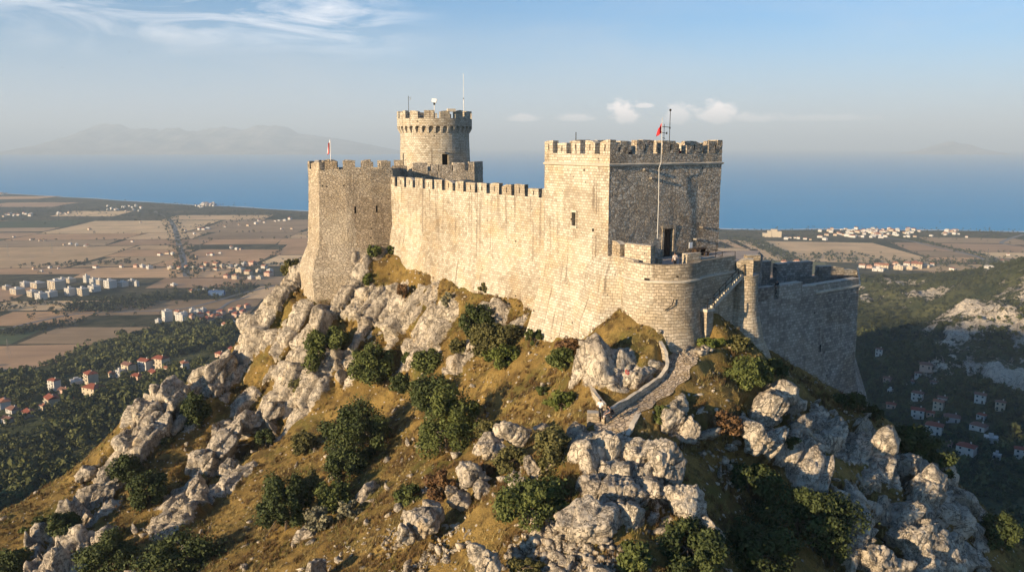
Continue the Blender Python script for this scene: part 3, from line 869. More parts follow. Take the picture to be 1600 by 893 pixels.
# ------------------------------------------------------------------ square keep
KPHI = R(33.5)
KE = Vector((math.cos(KPHI), math.sin(KPHI))); KL = Vector((-KE.y, KE.x))
KZT = P(953, 218, 80).z
KN = Vector((XY(953.5, 80, KZT), 80.0)); KW, KD = 16.0, 11.0
KR = KN + KE * KW; KLc = KN + KL * KD; KB = KR + KL * KD
KFLOOR = P(1040, 398, 86.0).z          # terrace level at the keep's door
def mk_keep():
    k = empty('square_tower', (KN.x, KN.y, KFLOOR), 0, 'great square keep of pale limestone with a dark doorway and merlons all round', 'tower', None)
    inv = Vector((KN.x, KN.y, KFLOOR))
    zs = KZT - 1.42; zc = KZT - 2.5; deck = KZT - 2.6
    # left sunlit face with its spreading foot
    mb = MB()
    L2 = KLc; 
    win = (KD - 5.55 - 0.34, KD - 5.55 + 0.34)
    zw0, zw1 = P(903, 352, 85).z, P(903, 331, 85).z
    zt0 = P(845, 420, 88).z
    fz = P(815, 540, 86).z - 3.0
    def foot(mb_, poly, holes=()):
        ribbon(mb_, poly + [tuple(KN + KE * 4)], [(fz, 3.6), (fz + 3.2, 2.75), (zt0 - 2.0, 0.62), (zt0 + 0.6, 0.12)], seg=0.7)
        ribbon(mb_, poly, [(zt0 + 0.6, 0.12), (zt0 + 2.2, 0.0), (zs, 0.0)], holes=holes, seg=0.7, hole_depth=0.45, back_mi=1)
    foot(mb, [tuple(KLc), tuple(KN)], [(*win, zw0, zw1), (KD - 2.6, KD - 2.25, P(928, 362, 82).z, P(928, 357, 82).z)])
    o = mb.build('sunlit_wall', [M_ASHLAR, M_DARK], k); jitter(o, 0.05, 1.5, 3)
    mb = MB()
    du0 = (Vector((XY(1034.5, 84.9, KFLOOR), 0)) - Vector((KN.x, 0))).x / KE.x; du1 = du0 + 1.35
    zd1 = KFLOOR + 3.0
    ribbon(mb, [tuple(KN), tuple(KR)], [(KFLOOR - 5, 0), (zs, 0)], holes=[(du0, du1, KFLOOR, zd1, 0.55)], seg=0.7, back_mi=1)
    ribbon(mb, [tuple(KR), tuple(KB)], [(KFLOOR - 6, 0), (zs, 0)], seg=1.0)
    ribbon(mb, [tuple(KB), tuple(KLc)], [(KFLOOR - 6, 0), (zs, 0)], seg=1.0)
    o = mb.build('rubble_wall', [M_RUBBLE, M_DARK], k); jitter(o, 0.06, 1.2, 5)
    # deck, sill and inner faces of the parapet
    mb = MB(); outer = [tuple(KN), tuple(KR), tuple(KB), tuple(KLc)]; inner = offset_poly(outer, 0.75)
    flat_ring(mb, outer, inner, zs)
    ribbon(mb, inner, [(deck - 0.02, 0), (zs, 0)], closed=True, inward=True)
    mb.build('parapet', [M_ASHLAR], k)
    mb = MB(); floor_poly(mb, offset_poly(outer, 0.3), deck); mb.build('roof_terrace', [M_DECK], k)
    mats = (M_RUBBLE, M_COPING); ma = (M_ASHLAR, M_COPING)
    merlons(KLc, KN, even(KD, 5, 0.82), 0.75, zs, KZT, ma, k)
    merlons(KN, KR, [2.35, 1.12, 2.35, 1.25, 2.35, 1.12, 2.3, 1.0, 2.16], 0.75, zs, KZT, mats, k)
    merlons(KR, KB, even(KD, 5, 0.9)[0:], 0.75, zs, KZT, ma, k, False)
    merlons(KB, KLc, even(KW, 5, 1.1), 0.75, zs, KZT, ma, k, False)
    # string course
    mb = MB()
    ribbon(mb, [tuple(KLc), tuple(KN), tuple(KR), tuple(KB)], [(zc - 0.16, 0.0), (zc - 0.11, 0.16), (zc + 0.05, 0.22), (zc + 0.16, 0.02)], seg=0.7)
    o = mb.build('string_course', [M_COPING], k); jitter(o, 0.035, 0.7, 8)
    # door, its frame and the window frame
    dp = KN + KE * ((du0 + du1) / 2)
    nrm = Vector((KE.y, -KE.x))
    dr = box_obj('door', (dp.x - nrm.x * 0.42, dp.y - nrm.y * 0.42, KFLOOR + 0.02), KE, nrm, (1.3, 0.08, 2.94), M_WOOD, k)
    for s in (-0.32, 0.32):
        q = dp - nrm * 0.365 + KE * s
        box_obj('door_panel', (q.x, q.y, KFLOOR + 0.25), KE, nrm, (0.5, 0.05, 2.4), M_WOOD, dr)
    for s in (-1, 1):
        q = dp + KE * (s * (0.675 + 0.14)) + nrm * 0.02
        block_mesh('door_jamb', q - KE * 0.14 + nrm * 0.03, q + KE * 0.14 + nrm * 0.03, 0.3, KFLOOR, zd1, (M_RUBBLE2,), k, rough=0.03)
    q = dp + nrm * 0.07
    block_mesh('lintel', q - KE * 1.0, q + KE * 1.0, 0.3, zd1, zd1 + 0.32, (M_RUBBLE2,), k, rough=0.03)
    lu = (win[0] + win[1]) / 2 
    ln = Vector((KL.y, -KL.x)) * -1
    lq = KLc - KL * lu
    nl = Vector((-KE.x, -KE.y))
    for s in (-1, 1):
        q = lq - KL * (s * 0.42) + nl * 0.05
        box_obj('window_jamb', (q.x, q.y, zw0), KL, nl, (0.16, 0.12, zw1 - zw0), M_ASHLAR, k)
    for z, w in ((zw1, 1.0), (zw0 - 0.22, 1.05)):
        q = lq + nl * 0.06
        box_obj('window_ledge', (q.x, q.y, z), KL, nl, (w, 0.2, 0.22), M_COPING, k)
    # beam ends on the shaded face
    for px, py in ((1008, 266), (1018, 280), (1098, 356), (1088, 375)):
        Yb = 80 + (px - 953) / 174.0 * 8.8
        b = P(px, py, Yb - 0.25)
        box_obj('corbel_stone', b, KE, nrm, (0.55, 0.6, 0.2), M_GREYWALL, k)
    settle(k)
    return k, deck
KEEP, KDECK = mk_keep()

# ------------------------------------------------------------------ curtain wall
CWZ = P(734, 283, 104.5).z
CA = Vector((XY(607, 119.3, CWZ), 119.3)); CB = KLc + (KN - KLc).normalized() * 0.5 + Vector((0.2, 0.4))
CB = Vector((XY(857, 91.5, CWZ), 91.5))
def mk_curtain():
    k = empty('curtain_wall', (*((CA + CB) / 2), CWZ - 9), 0, 'long sunlit curtain wall with a row of merlons running from the left corner tower to the square keep', 'wall')
    L = (CB - CA).length; zs = CWZ - 1.35
    mb = MB()
    def zb(u): 
        t = u / L; a = CA.lerp(CB, t); return float(hnear(a.x, a.y)) - 2.5
    ribbon(mb, [tuple(CA), tuple(CB)], [(zb, 1.1), (lambda u: zb(u) + 4.0, 0.6), (lambda u: zb(u) + 6.2, 0.1), (zs - 1.5, 0.0), (zs, 0)], seg=0.75)
    d = (CB - CA).normalized(); n = Vector((d.y, -d.x))
    A2, B2 = CA - n * 2.6, CB - n * 2.6
    ribbon(mb, [tuple(B2), tuple(A2)], [(zs - 12, 0), (zs - 0.4, 0)], seg=1.5)
    o = mb.build('wall_face', [M_CURTAIN, M_DARK], k); jitter(o, 0.07, 1.6, 15)
    mb = MB(); A1, B1 = CA - n * 0.6, CB - n * 0.6
    flat_ring(mb, [tuple(CA), tuple(CB)], [tuple(A1), tuple(B1)], zs, False)
    ribbon(mb, [tuple(B1), tuple(A1)], [(zs - 0.6, 0), (zs, 0)], seg=1.2)
    mb.build('parapet', [M_CURTAIN], k)
    mb = MB(); floor_poly(mb, [CA - n * 0.3, CB - n * 0.3, CB - n * 2.6, CA - n * 2.6], zs - 0.55); mb.build('wall_walk', [M_DECK], k)
    m = []; 
    N = 15
    for q in range(N):
        m.append((L - 0.62 * (N - 1)) / N + random.uniform(-0.12, 0.12))
        if q < N - 1: m.append(0.62 + random.uniform(-0.05, 0.08))
    merlons(CA, CB, m, 0.6, zs, CWZ, (M_CURTAIN, M_COPING), k, True)
    settle(k)
    return k
mk_curtain()

# ------------------------------------------------------------------ left corner tower
CTZ = P(552, 251.5, 117.5).z
def mk_corner():
    E = Vector((XY(497, 116.0, CTZ), 116.0)); G = Vector((XY(613, 119.0, CTZ), 119.0)); Lf = Vector((XY(480.5, 119.4, CTZ), 119.4))
    H = Vector((Lf.x + 1.2, 127.5)); I = Vector((G.x + 0.5, 128.0))
    k = empty('corner_tower', (E.x + 5, 120, CTZ - 14), 0, 'bulky angular corner tower with two arrow slits above the left crag', 'tower')
    zs = CTZ - 1.18; zb = P(490, 385, 116).z
    B1, B2 = E.lerp(G, 0.36) + Vector((0.05, -0.55)), E.lerp(G, 0.7) + Vector((0.1, -0.5))
    poly = [tuple(Lf), tuple(E), tuple(B1), tuple(B2), tuple(G)]
    u0 = (E - Lf).length; Lm = (G - E).length
    sl = [(u0 + Lm * (551 - 497) / 114 - 0.13, u0 + Lm * (551 - 497) / 114 + 0.13, P(551, 333, 117).z, P(551, 322, 117).z),
          (u0 + Lm * (584 - 497) / 114 - 0.13, u0 + Lm * (584 - 497) / 114 + 0.13, P(584, 331, 118).z, P(584, 321, 118).z)]
    mb = MB()
    ribbon(mb, poly, [(zb - 9.5, 0.4), (zb - 7.5, 1.9), (zb - 4.0, 2.2), (zb - 2.0, 1.55), (zb, 0.55), (zs - 5, 0.12), (zs, 0)], holes=sl, seg=0.75)
    o = mb.build('front_wall', [M_RUBBLE2, M_DARK], k); jitter(o, 0.09, 1.6, 31)
    mb = MB()
    ribbon(mb, [tuple(G), tuple(I), tuple(H), tuple(Lf)], [(zb - 3, 0.0), (zs, 0)], seg=1.2)
    mb.build('rear_wall', [M_RUBBLE2], k)
    outer = [tuple(Lf), tuple(E), tuple(B1), tuple(B2), tuple(G), tuple(I), tuple(H)]; inner = offset_poly(outer, 0.7)
    mb = MB(); flat_ring(mb, outer, inner, zs); ribbon(mb, inner, [(zs - 0.9, 0), (zs, 0)], closed=True, inward=True)
    mb.build('parapet', [M_RUBBLE2], k)
    mb = MB(); floor_poly(mb, offset_poly(outer, 0.3), zs - 0.85); mb.build('roof_terrace', [M_DECK], k)
    mats = (M_RUBBLE2, M_COPING)
    LfE = (E - Lf).length
    merlons(Lf, E, [0.7, 0.6, LfE - 1.3 + 0.4], 0.7, zs, CTZ, mats, k)
    pxs = [(505, 525.5), (535, 553.5), (564, 581), (593, 608)]
    def bul(t):
        return E.lerp(B1, t / .36) if t < .36 else (B1.lerp(B2, (t - .36) / .34) if t < .7 else B2.lerp(G, (t - .7) / .3))
    for a, b in pxs:
        block_mesh('merlon', bul((a - 497) / 114), bul((b - 497) / 114), 0.7, zs - 0.02, CTZ + random.uniform(-0.05, 0.08), mats, k)
    merlons(H, Lf, even((Lf - H).length, 4, 1.0), 0.7, zs, CTZ, mats, k, False)
    merlons(I, H, even((H - I).length, 5, 1.1), 0.7, zs, CTZ, mats, k, False)
    mb = MB()
    ribbon(mb, poly, [(zb + 0.02, 0.55), (zb + 0.1, 0.63), (zb + 0.25, 0.60), (zb + 0.34, 0.50)], seg=0.8)
    o = mb.build('string_course', [M_RUBBLE2], k); jitter(o, 0.04, 0.8, 34)
    # small flag
    f = P(517, 251, 118.5)
    fl = empty('flagpole', (f.x, f.y, zs - 0.85), 0, 'thin white flagpole with a red and white flag on the left corner tower', 'flagpole')
    top = P(517, 218, 118.5)
    tube('pole', [(0, 0, 0), (0, 0, top.z - zs + 0.85)], 0.05, M_FLAGW, fl)
    flag_mesh('flag', (0, 0, top.z - zs + 0.7), 1.75, 0.9, fl, stripe=True)
    settle(k)
    return k

def flag_mesh(name, top, h, w, parent, stripe=False, side=-1):
    V = []; Fc = []; mi = []; nu, nv = 8, 12
    for j in range(nv + 1):
        for i in range(nu + 1):
            a = i / nu; b = j / nv
            x = side * (0.05 + w * a * (0.35 + 0.2 * b)); y = 0.16 * math.sin(a * 7 + b * 2.5) * (0.3 + a)
            z = -h * b - 0.65 * w * a * (1.0 - 0.35 * b) + 0.03 * math.sin(a * 9)
            V.append((top[0] + x, top[1] + y, top[2] + z))
    for j in range(nv):
        for i in range(nu):
            q = j * (nu + 1) + i
            Fc.append((q, q + 1, q + nu + 2, q + nu + 1)); mi.append(1 if (stripe and (i < 2 or i >= 6)) else 0)
    o = link_mesh(name, V, Fc, [M_RED, M_FLAGW], parent, True, midx=mi)
    s = o.modifiers.new('cloth', 'SOLIDIFY'); s.thickness = 0.012
    return o
mk_corner()

# ------------------------------------------------------------------ round tower
def mk_round():
    Yc = 137.0; zt = P(680, 172, Yc - 6.2).z; C = Vector((XY(679.5, Yc, zt - 4), Yc)); rb, rc = 5.75, 6.25
    k = empty('round_tower', (C.x, C.y, zt - 12), 0, 'round battlemented tower with arched machicolations rising behind the curtain wall', 'tower')
    zs = zt - 1.25; za = P(680, 197, Yc - 6.2).z; zb = P(680, 207.5, Yc - 6).z
    n = 64
    body = circle(C.x, C.y, rb, n, -math.pi * 1.5, math.pi * 0.5)
    ang = lambda px: math.asin(max(-1, min(1, (px - 680) / 1250.0 * (Yc) / rb / 1.0)))
    mb = MB()
    u_of = lambda px: (ang(px) + math.pi) * rb  # body starts at angle +90deg (rear)
    hs = []
    for px, y0, y1, w in ((699, 264, 241, 1.0), (635, 254, 240, 0.45)):
        u = u_of(px); hs.append((u - w / 2, u + w / 2, P(px, y0, Yc - 5).z, P(px, y1, Yc - 5).z))
    ribbon(mb, body, [(zt - 17, 0.45), (zb - 4, 0.12), (zb, 0.0), (za + 0.4, 0.0)], closed=True, seg=0.9, holes=hs)
    o = mb.build('round_wall', [M_ASHLAR, M_DARK], k); jitter(o, 0.06, 1.4, 51)
    # machicolation: a ring carried on small arches between corbels
    mb = MB(); nb = 34; per = 8
    for b in range(nb):
        a0 = 2 * math.pi * b / nb
        cols = []
        for q in range(per + 1):
            t = q / per; aa = a0 + 2 * math.pi / nb * t
            s = (t - 0.5) / 0.36
            z = za + (0.0 if abs(s) >= 1 else 0.28 * math.sqrt(1 - s * s) + 0.18) - 0.38
            cols.append((aa, z, abs(s) < 1))
        for (a, z, oa), (c, w, ob) in zip(cols[:-1], cols[1:]):
            po = lambda aa, rr, zz: (C.x + rr * math.cos(aa), C.y + rr * math.sin(aa), zz)
            mb.face([po(a, rc, z), po(c, rc, w), po(c, rc, zs), po(a, rc, zs)], [(a * rc, z), (c * rc, w), (c * rc, zs), (a * rc, zs)])
            mb.face([po(a, rb - 0.1, z), po(c, rb - 0.1, w), po(c, rc, w), po(a, rc, z)], [(a * rc, 0), (c * rc, 0), (c * rc, .5), (a * rc, .5)])
    outer = circle(C.x, C.y, rc, 68); inner = circle(C.x, C.y, rc - 0.65, 68)
    flat_ring(mb, outer, inner, zs); ribbon(mb, inner, [(zs - 0.9, 0), (zs, 0)], closed=True, inward=True)
    mb.build('crown', [M_ASHLAR], k)
    for b in range(nb):
        aa = 2 * math.pi * (b) / nb
        e = Vector((math.cos(aa), math.sin(aa))); tt = Vector((-e.y, e.x)); w = 0.17
        V = []
        for s in (-w, w):
            for r_, z_ in ((rb - 0.1, zb - 0.05), (rb + 0.12, zb + 0.02), (rc - 0.05, za - 0.45), (rc - 0.02, za - 0.2), (rb - 0.1, za - 0.2)):
                q = C + e * r_ + tt * s; V.append((q.x, q.y, z_))
        link_mesh('corbel', V, [(0, 1, 2, 3, 4), (9, 8, 7, 6, 5), (0, 5, 6, 1), (1, 6, 7, 2), (2, 7, 8, 3), (3, 8, 9, 4), (4, 9, 5, 0)], M_COPING, k)
    mb = MB(); floor_poly(mb, circle(C.x, C.y, rc - 0.3, 40), zs - 0.85); mb.build('roof_terrace', [M_DECK], k)
    ring_merlons(C.x, C.y, rc, 15, 0.60, 0.65, zs, zt, (M_ASHLAR, M_COPING), k, a0=R(-93))
    # dark wooden door leaf stands in its opening
    # aerials, lamp
    top = zs - 0.85
    def mast(px, y1, Y, lab, cat, nm):
        z1 = P(px, y1, Y).z; x = XY(px, Y, z1)
        return empty(nm, (x, Y, top), 0, lab, cat), z1 - top
    a, h = mast(638, 150, 136, 'television aerial with short cross bars on the left of the round tower top', 'antenna', 'antenna')
    tube('mast', [(0, 0, 0), (0, 0, h)], 0.04, M_IRON, a)
    for q in (0.3, 0.55): tube('cross_bar', [(-0.35 + q, -0.1, h - q), (0.45, 0.2, h - q + 0.12)], 0.03, M_STEEL, a)
    tube('dipole', [(0.45, 0.2, h - 0.1), (0.2, 0.1, h - 0.75)], 0.03, M_STEEL, a)
    a, h = mast(724, 115, 138, 'tall thin whip mast on the right of the round tower top', 'antenna', 'antenna')
    tube('mast', [(0, 0, 0), (0, 0, h * 0.5)], 0.05, M_STEEL, a); tube('whip', [(0, 0, h * 0.5), (0, 0, h)], 0.032, M_STEEL, a)
    box_obj('clamp', (0, 0, h * 0.5), (1, 0), (0, 1), (0.14, 0.14, 0.2), M_IRON, a)
    a, h = mast(678.5, 154, 132.5, 'white floodlight on a post above the middle of the round tower', 'floodlight', 'floodlight')
    tube('post', [(0, 0, 0), (0, 0, h - 0.7)], 0.06, M_STEEL, a)
    box_obj('bracket', (0, 0, h - 1.0), (1, 0), (0, 1), (0.3, 0.3, 0.35), M_IRON, a)
    V = [(-.42, -.35, h - .55), (.3, -.35, h - .7), (.3, .35, h - .7), (-.42, .35, h - .55), (-.36, -.35, h), (.46, -.35, h - .08), (.46, .35, h - .08), (-.36, .35, h)]
    link_mesh('lamp_housing', V, [(0, 3, 2, 1), (4, 5, 6, 7), (0, 1, 5, 4), (1, 2, 6, 5), (2, 3, 7, 6), (3, 0, 4, 7)], M_WHITE, a)
    # broken spout on the shaded flank
    b = P(690, 238, Yc - 5.9); tube('spout', [b + Vector((-0.7, 0.3, 0.15)), b + Vector((0.6, -0.2, 0))], 0.14, M_GREYWALL, k)
    # block on one merlon
    b = P(705, 174.5, Yc - 5.6); box_obj('capstone', b, (0.95, 0.3), (-0.3, 0.95), (1.3, 0.7, 0.45), M_COPING, k)
    # ward wall in front of its foot
    w = empty('ward_wall', (C.x + 1.5, 129, zt - 11), 0, 'low broken wall with wide gaps at the foot of the round tower', 'wall')
    Yw = 128.5; zb2 = P(690, 282, Yw).z
    segs = [(614, 636, 259), (645, 668, 254.5), (674, 683, 257), (686, 706, 258), (708, 726, 254), (733, 741, 253)]
    for a, b, y in segs:
        Ya = 124.5 + (a - 614) * 0.033; Yb = 124.5 + (b - 614) * 0.033
        z1 = P(a, y, Ya).z
        block_mesh('wall_block', (XY(a, Ya, z1), Ya), (XY(b, Yb, z1), Yb), 0.8, zb2 - 3, z1, (M_RUBBLE, M_COPING), w)
    Ya, Yb = 124.6, 128.6; z1 = P(640, 266, Ya).z
    block_mesh('wall_base', (XY(612, Ya, z1), Ya + .05), (XY(741, Yb, z1), Yb + .05), 0.7, zb2 - 4, P(700, 267, 127.5).z, (M_RUBBLE, M_COPING), w)
    q = Vector((XY(741, 128.6, z1), 128.6))
    block_mesh('return_wall', q, q + Vector((1.2, 5)), 0.7, zb2 - 4, P(741, 253, 128).z, (M_RUBBLE, M_COPING), w)
    settle(k); settle(w)
    return k
mk_round()
# ------------------------------------------------------------------ round bastion, flank, buttress, stairs, right wall
RIMZ = P(1040, 414, 73.75).z
BC = Vector((XY(1035, 77.5, RIMZ), 77.5)); BR = 3.75
FLZ = KFLOOR
BUT = Vector((XY(1166, 80.6, RIMZ), 80.6)); BUR = 1.3
def pxy(px, Y, z): return Vector((XY(px, Y, z), Y))

def mk_bastion():
    k = empty('bastion', (BC.x, BC.y, RIMZ - 8), 0, 'rounded sunlit bastion of large blocks under the keep, with a string course below its rim', 'bastion')
    arc = circle(BC.x, BC.y, BR, 40, R(168), R(342))
    FL0 = Vector(arc[-1]); FL1 = pxy(1150, 80.2, RIMZ)
    _nl = Vector((-KE.x, -KE.y)); left = [tuple(KN + KL * 1.6 - _nl * 0.3), tuple(KN + KL * 0.4 + _nl * 0.12)]
    poly = left + arc + [tuple(FL1)]
    zb = P(1040, 548, 72.5).z
    mb = MB()
    zsc = P(1040, 441, 73.7).z
    ribbon(mb, poly, [(zb - 4.5, 1.5), (zb - 0.4, 0.75), (zb + 1.6, 0.28), (zsc, 0.02), (zsc + 0.02, 0.0), (RIMZ, 0.0)], seg=0.6)
    o = mb.build('round_wall', [M_BASTION, M_DARK], k); jitter(o, 0.06, 1.3, 61)
    inner = offset_poly(poly, 0.62, False)
    mb = MB(); flat_ring(mb, poly, inner, RIMZ, False)
    ribbon(mb, inner, [(FLZ - 0.6, 0), (RIMZ, 0)], inward=True, seg=0.8)
    o = mb.build('parapet', [M_BASTION], k); jitter(o, 0.04, 0.8, 62)
    mb = MB(); ribbon(mb, poly[2:], [(zsc - 0.14, 0.0), (zsc - 0.08, 0.15), (zsc + 0.06, 0.18), (zsc + 0.14, 0.0)], seg=0.6)
    o = mb.build('string_course', [M_COPING], k); jitter(o, 0.04, 0.6, 63)
    # the foot where keep and bastion run together
    nl = Vector((-KE.x, -KE.y)); zt0 = P(845, 420, 88).z
    mb = MB(); ribbon(mb, [tuple(KN + KL * 3.2 + nl * 0.0), tuple(KN + KL * 1.0 + nl * 0.75), tuple(KN - KE * 0.4 - KL * 0.9 + nl * 0.5), tuple(BC)], [(zb - 3, 2.2), (zb + 1.0, 1.7), (zt0 - 1.8, 0.75), (zt0 + 0.8, 0.35), (zt0 + 2.6, -0.6)], seg=0.6)
    o = mb.build('joint_foot', [M_ASHLAR, M_DARK], k); jitter(o, 0.06, 1.3, 65)
    # terrace floor
    mb = MB()
    RB = pxy(1190, 89.5, FLZ)
    floor_poly(mb, [tuple(KN)] + offset_poly(poly, 0.3, False)[2:] + [tuple(BUT + Vector((0.3, 1.0))), tuple(RB), tuple(KR + Vector((0.3, 0.4)))], FLZ)
    mb.build('terrace_floor', [M_DECK], k)
    # blocks of the rim
    m = (M_BASTION, M_COPING)
    def blk(nm, p0, Y0, p1, Y1, ytop, th=0.6, down=1.6):
        z1 = P(p0, ytop, Y0).z
        block_mesh(nm, pxy(p0, Y0, z1), pxy(p1, Y1, z1), th, z1 - down, z1, m, k, rough=0.06)
    blk('merlon', 1074, 76.0, 1096, 77.0, 397, 0.7, 1.3)
    blk('merlon', 1096.5, 77.3, 1118, 79.0, 404.5, 0.7, 1.0)
    # inner stepped parapet beside the keep
    z = P(964, 374, 79.4).z
    block_mesh('merlon', pxy(957, 79.7, z), pxy(969, 78.5, z), 0.7, z - 4, z - 0.15, m, k)
    z2 = P(977, 380, 78.0).z
    block_mesh('merlon', pxy(976, 78.1, z2), pxy(1017, 75.9, z2), 0.75, FLZ - 0.4, z2, m, k)
    z3 = P(962, 398, 79).z
    block_mesh('merlon', pxy(955, 79.6, z3), pxy(990, 75.9, z3), 0.6, z3 - 4.5, z3 - 0.1, m, k)
    # gun loop low on the rim
    g = BC + Vector((math.cos(R(238)), math.sin(R(238)))) * (BR + 0.03)
    box_obj('gun_loop', (g.x, g.y, RIMZ - 1.6), (math.cos(R(328)), math.sin(R(328))), (math.cos(R(238)), math.sin(R(238))), (0.5, 0.1, 0.26), M_DARK, k)
    # a cracked scar in the sunlit curve
    a = [P(1039, 485, 73.4), P(1046, 480, 73.3), P(1050.5, 476, 73.3), P(1053, 467, 73.4)]
    tube('crack', [p + Vector((0, 0.02, 0)) for p in a], 0.05, M_DARK, k, 5)
    settle(k)

    # round buttress turret
    b = empty('buttress_turret', (BUT.x, BUT.y, RIMZ - 8), 0, 'slim rounded buttress with a flared foot at the right end of the stairs', 'turret')
    zt = P(1166, 430, 79.6).z; zf = P(1166, 485, 79.5).z; zg = P(1170, 555, 78.0).z
    arc2 = circle(BUT.x, BUT.y, BUR, 24, R(160), R(380))
    mb = MB()
    ribbon(mb, [tuple(FL1 + Vector((-0.4, 0.3)))] + arc2, [(zg - 2.5, 2.2), (zg, 1.45), (zg + 1.2, 0.85), (zf, 0.15), (zt - 0.3, 0.0), (zt, 0.1)], seg=0.5)
    o = mb.build('turret_wall', [M_BASTION, M_DARK], b); jitter(o, 0.05, 1.0, 71)
    mb = MB(); floor_poly(mb, circle(BUT.x, BUT.y, BUR + 0.05, 24), zt - 0.01); mb.build('turret_top', [M_COPING], b)
    z1 = P(1166, 404, 80.0).z
    block_mesh('merlon', pxy(1150, 79.9, zt), pxy(1176, 79.4, zt), 0.9, zt - 0.05, z1, m, b, rough=0.06)
    z1 = P(1180, 399, 81.5).z
    block_mesh('merlon', pxy(1166, 81.6, zt), pxy(1187, 81.9, zt), 0.7, zt - 0.05, z1, m, b, rough=0.06)
    settle(b)
    return k, FL0, FL1, zt
BAST, FL0, FL1, ZBT = mk_bastion()

def mk_stairs():
    d = (FL1 - FL0).normalized(); n = Vector((d.y, -d.x))
    zl = P(1094, 477, 77.0).z; zt = P(1150, 428, 79.6).z
    s = empty('staircase', (FL0.x, FL0.y, zl), 0, 'narrow stone staircase climbing the shaded flank between bastion and buttress', 'staircase')
    a = FL0.lerp(FL1, 0.10); b = FL0.lerp(FL1, 0.985)
    N = 15; w = 0.95
    mb = MB()
    L = (b - a).length; run = L / N; rise = (zt - zl) / N
    def q(u, o, z): p = a + d * u + n * (o + 0.08); return (p.x, p.y, z)
    for i in range(N):
        u0, u1 = i * run, (i + 1) * run; z0, z1 = zl + i * rise, zl + (i + 1) * rise
        e = 0.03 * random.random()
        mb.face([q(u0, 0, z0 - .3), q(u0, w, z0 - .3), q(u0, w + e, z1), q(u0, 0, z1)][::-1], [(0, 0)] * 4)
        mb.face([q(u0, 0, z1), q(u0, w + e, z1), q(u1, w + e, z1), q(u1, 0, z1)], [(u0, 0), (u0, w), (u1, w), (u1, 0)])
        mb.face([q(u0, w + e, z0 - .32), q(u1, w + e, z1 - .32), q(u1, w + e, z1), q(u0, w + e, z1)], [(u0, z0), (u1, z0), (u1, z1), (u0, z1)])
        mb.face([q(u0, 0, z0 - .32), q(u1, 0, z1 - .32), q(u1, w + e, z1 - .32), q(u0, w + e, z0 - .32)], [(0, 0)] * 4)
    mb.build('steps', [M_COPING], s, weld=False)
    ld = a - d * 0.45 + n * 0.6
    box_obj('landing', (ld.x, ld.y, zl - 0.3), d, n, (1.3, 1.3, 0.28), M_COPING, s)
    p = a - d * 0.4 + n * 0.62
    block_mesh('pier', p - d * 0.55 + n * 0.5, p + d * 0.5 + n * 0.5, 1.1, zl - 4.2, zl - 0.28, (M_BASTION, M_COPING), s)
    settle(s)
    r = empty('stair_railing', (FL0.x, FL0.y, zl), 0, 'thin black iron handrail along the stone staircase and its landing', 'railing')
    def post(u, o, z, h=1.0):
        p = a + d * u + n * (o + 0.08)
        tube('post', [(p.x, p.y, z - 0.05), (p.x, p.y, z + h)], 0.035, M_IRON, r, 6)
        return Vector((p.x, p.y, z))
    pp = []
    for i in range(1, N + 1, 3): pp.append(post((i - .5) * run, w - 0.06, zl + i * rise))
    pp.append(post(L + 0.2, w - 0.06, zt))
    for h in (1.0, 0.55): tube('rail', [v + Vector((0, 0, h)) for v in pp], 0.03, M_IRON, r, 6)
    e = []
    for u, o in ((0.05, w + 0.2), (-1.05, w + 0.2), (-1.05, 0.1)): e.append(post(u, o, zl))
    for h in (1.0, 0.5): tube('rail', [v + Vector((0, 0, h)) for v in e], 0.03, M_IRON, r, 6)
    settle(r)
    # railing on the terrace behind the stairs
    t = empty('terrace_railing', (BC.x + 4, 82, FLZ), 0, 'black iron railing on the terrace at the head of the stairs', 'railing')
    pts = [pxy(1062, 77.5, FLZ), pxy(1092, 80, FLZ), pxy(1118, 82.5, FLZ), pxy(1128, 80.6, FLZ), pxy(1148, 81, FLZ)]
    v3 = [Vector((p.x, p.y, FLZ)) for p in pts]
    for p in v3: tube('post', [p, p + Vector((0, 0, 1.05))], 0.035, M_IRON, t, 6)
    for h in (1.05, 0.6): tube('rail', [p + Vector((0, 0, h)) for p in v3], 0.028, M_IRON, t, 6)
    settle(t)
mk_stairs()

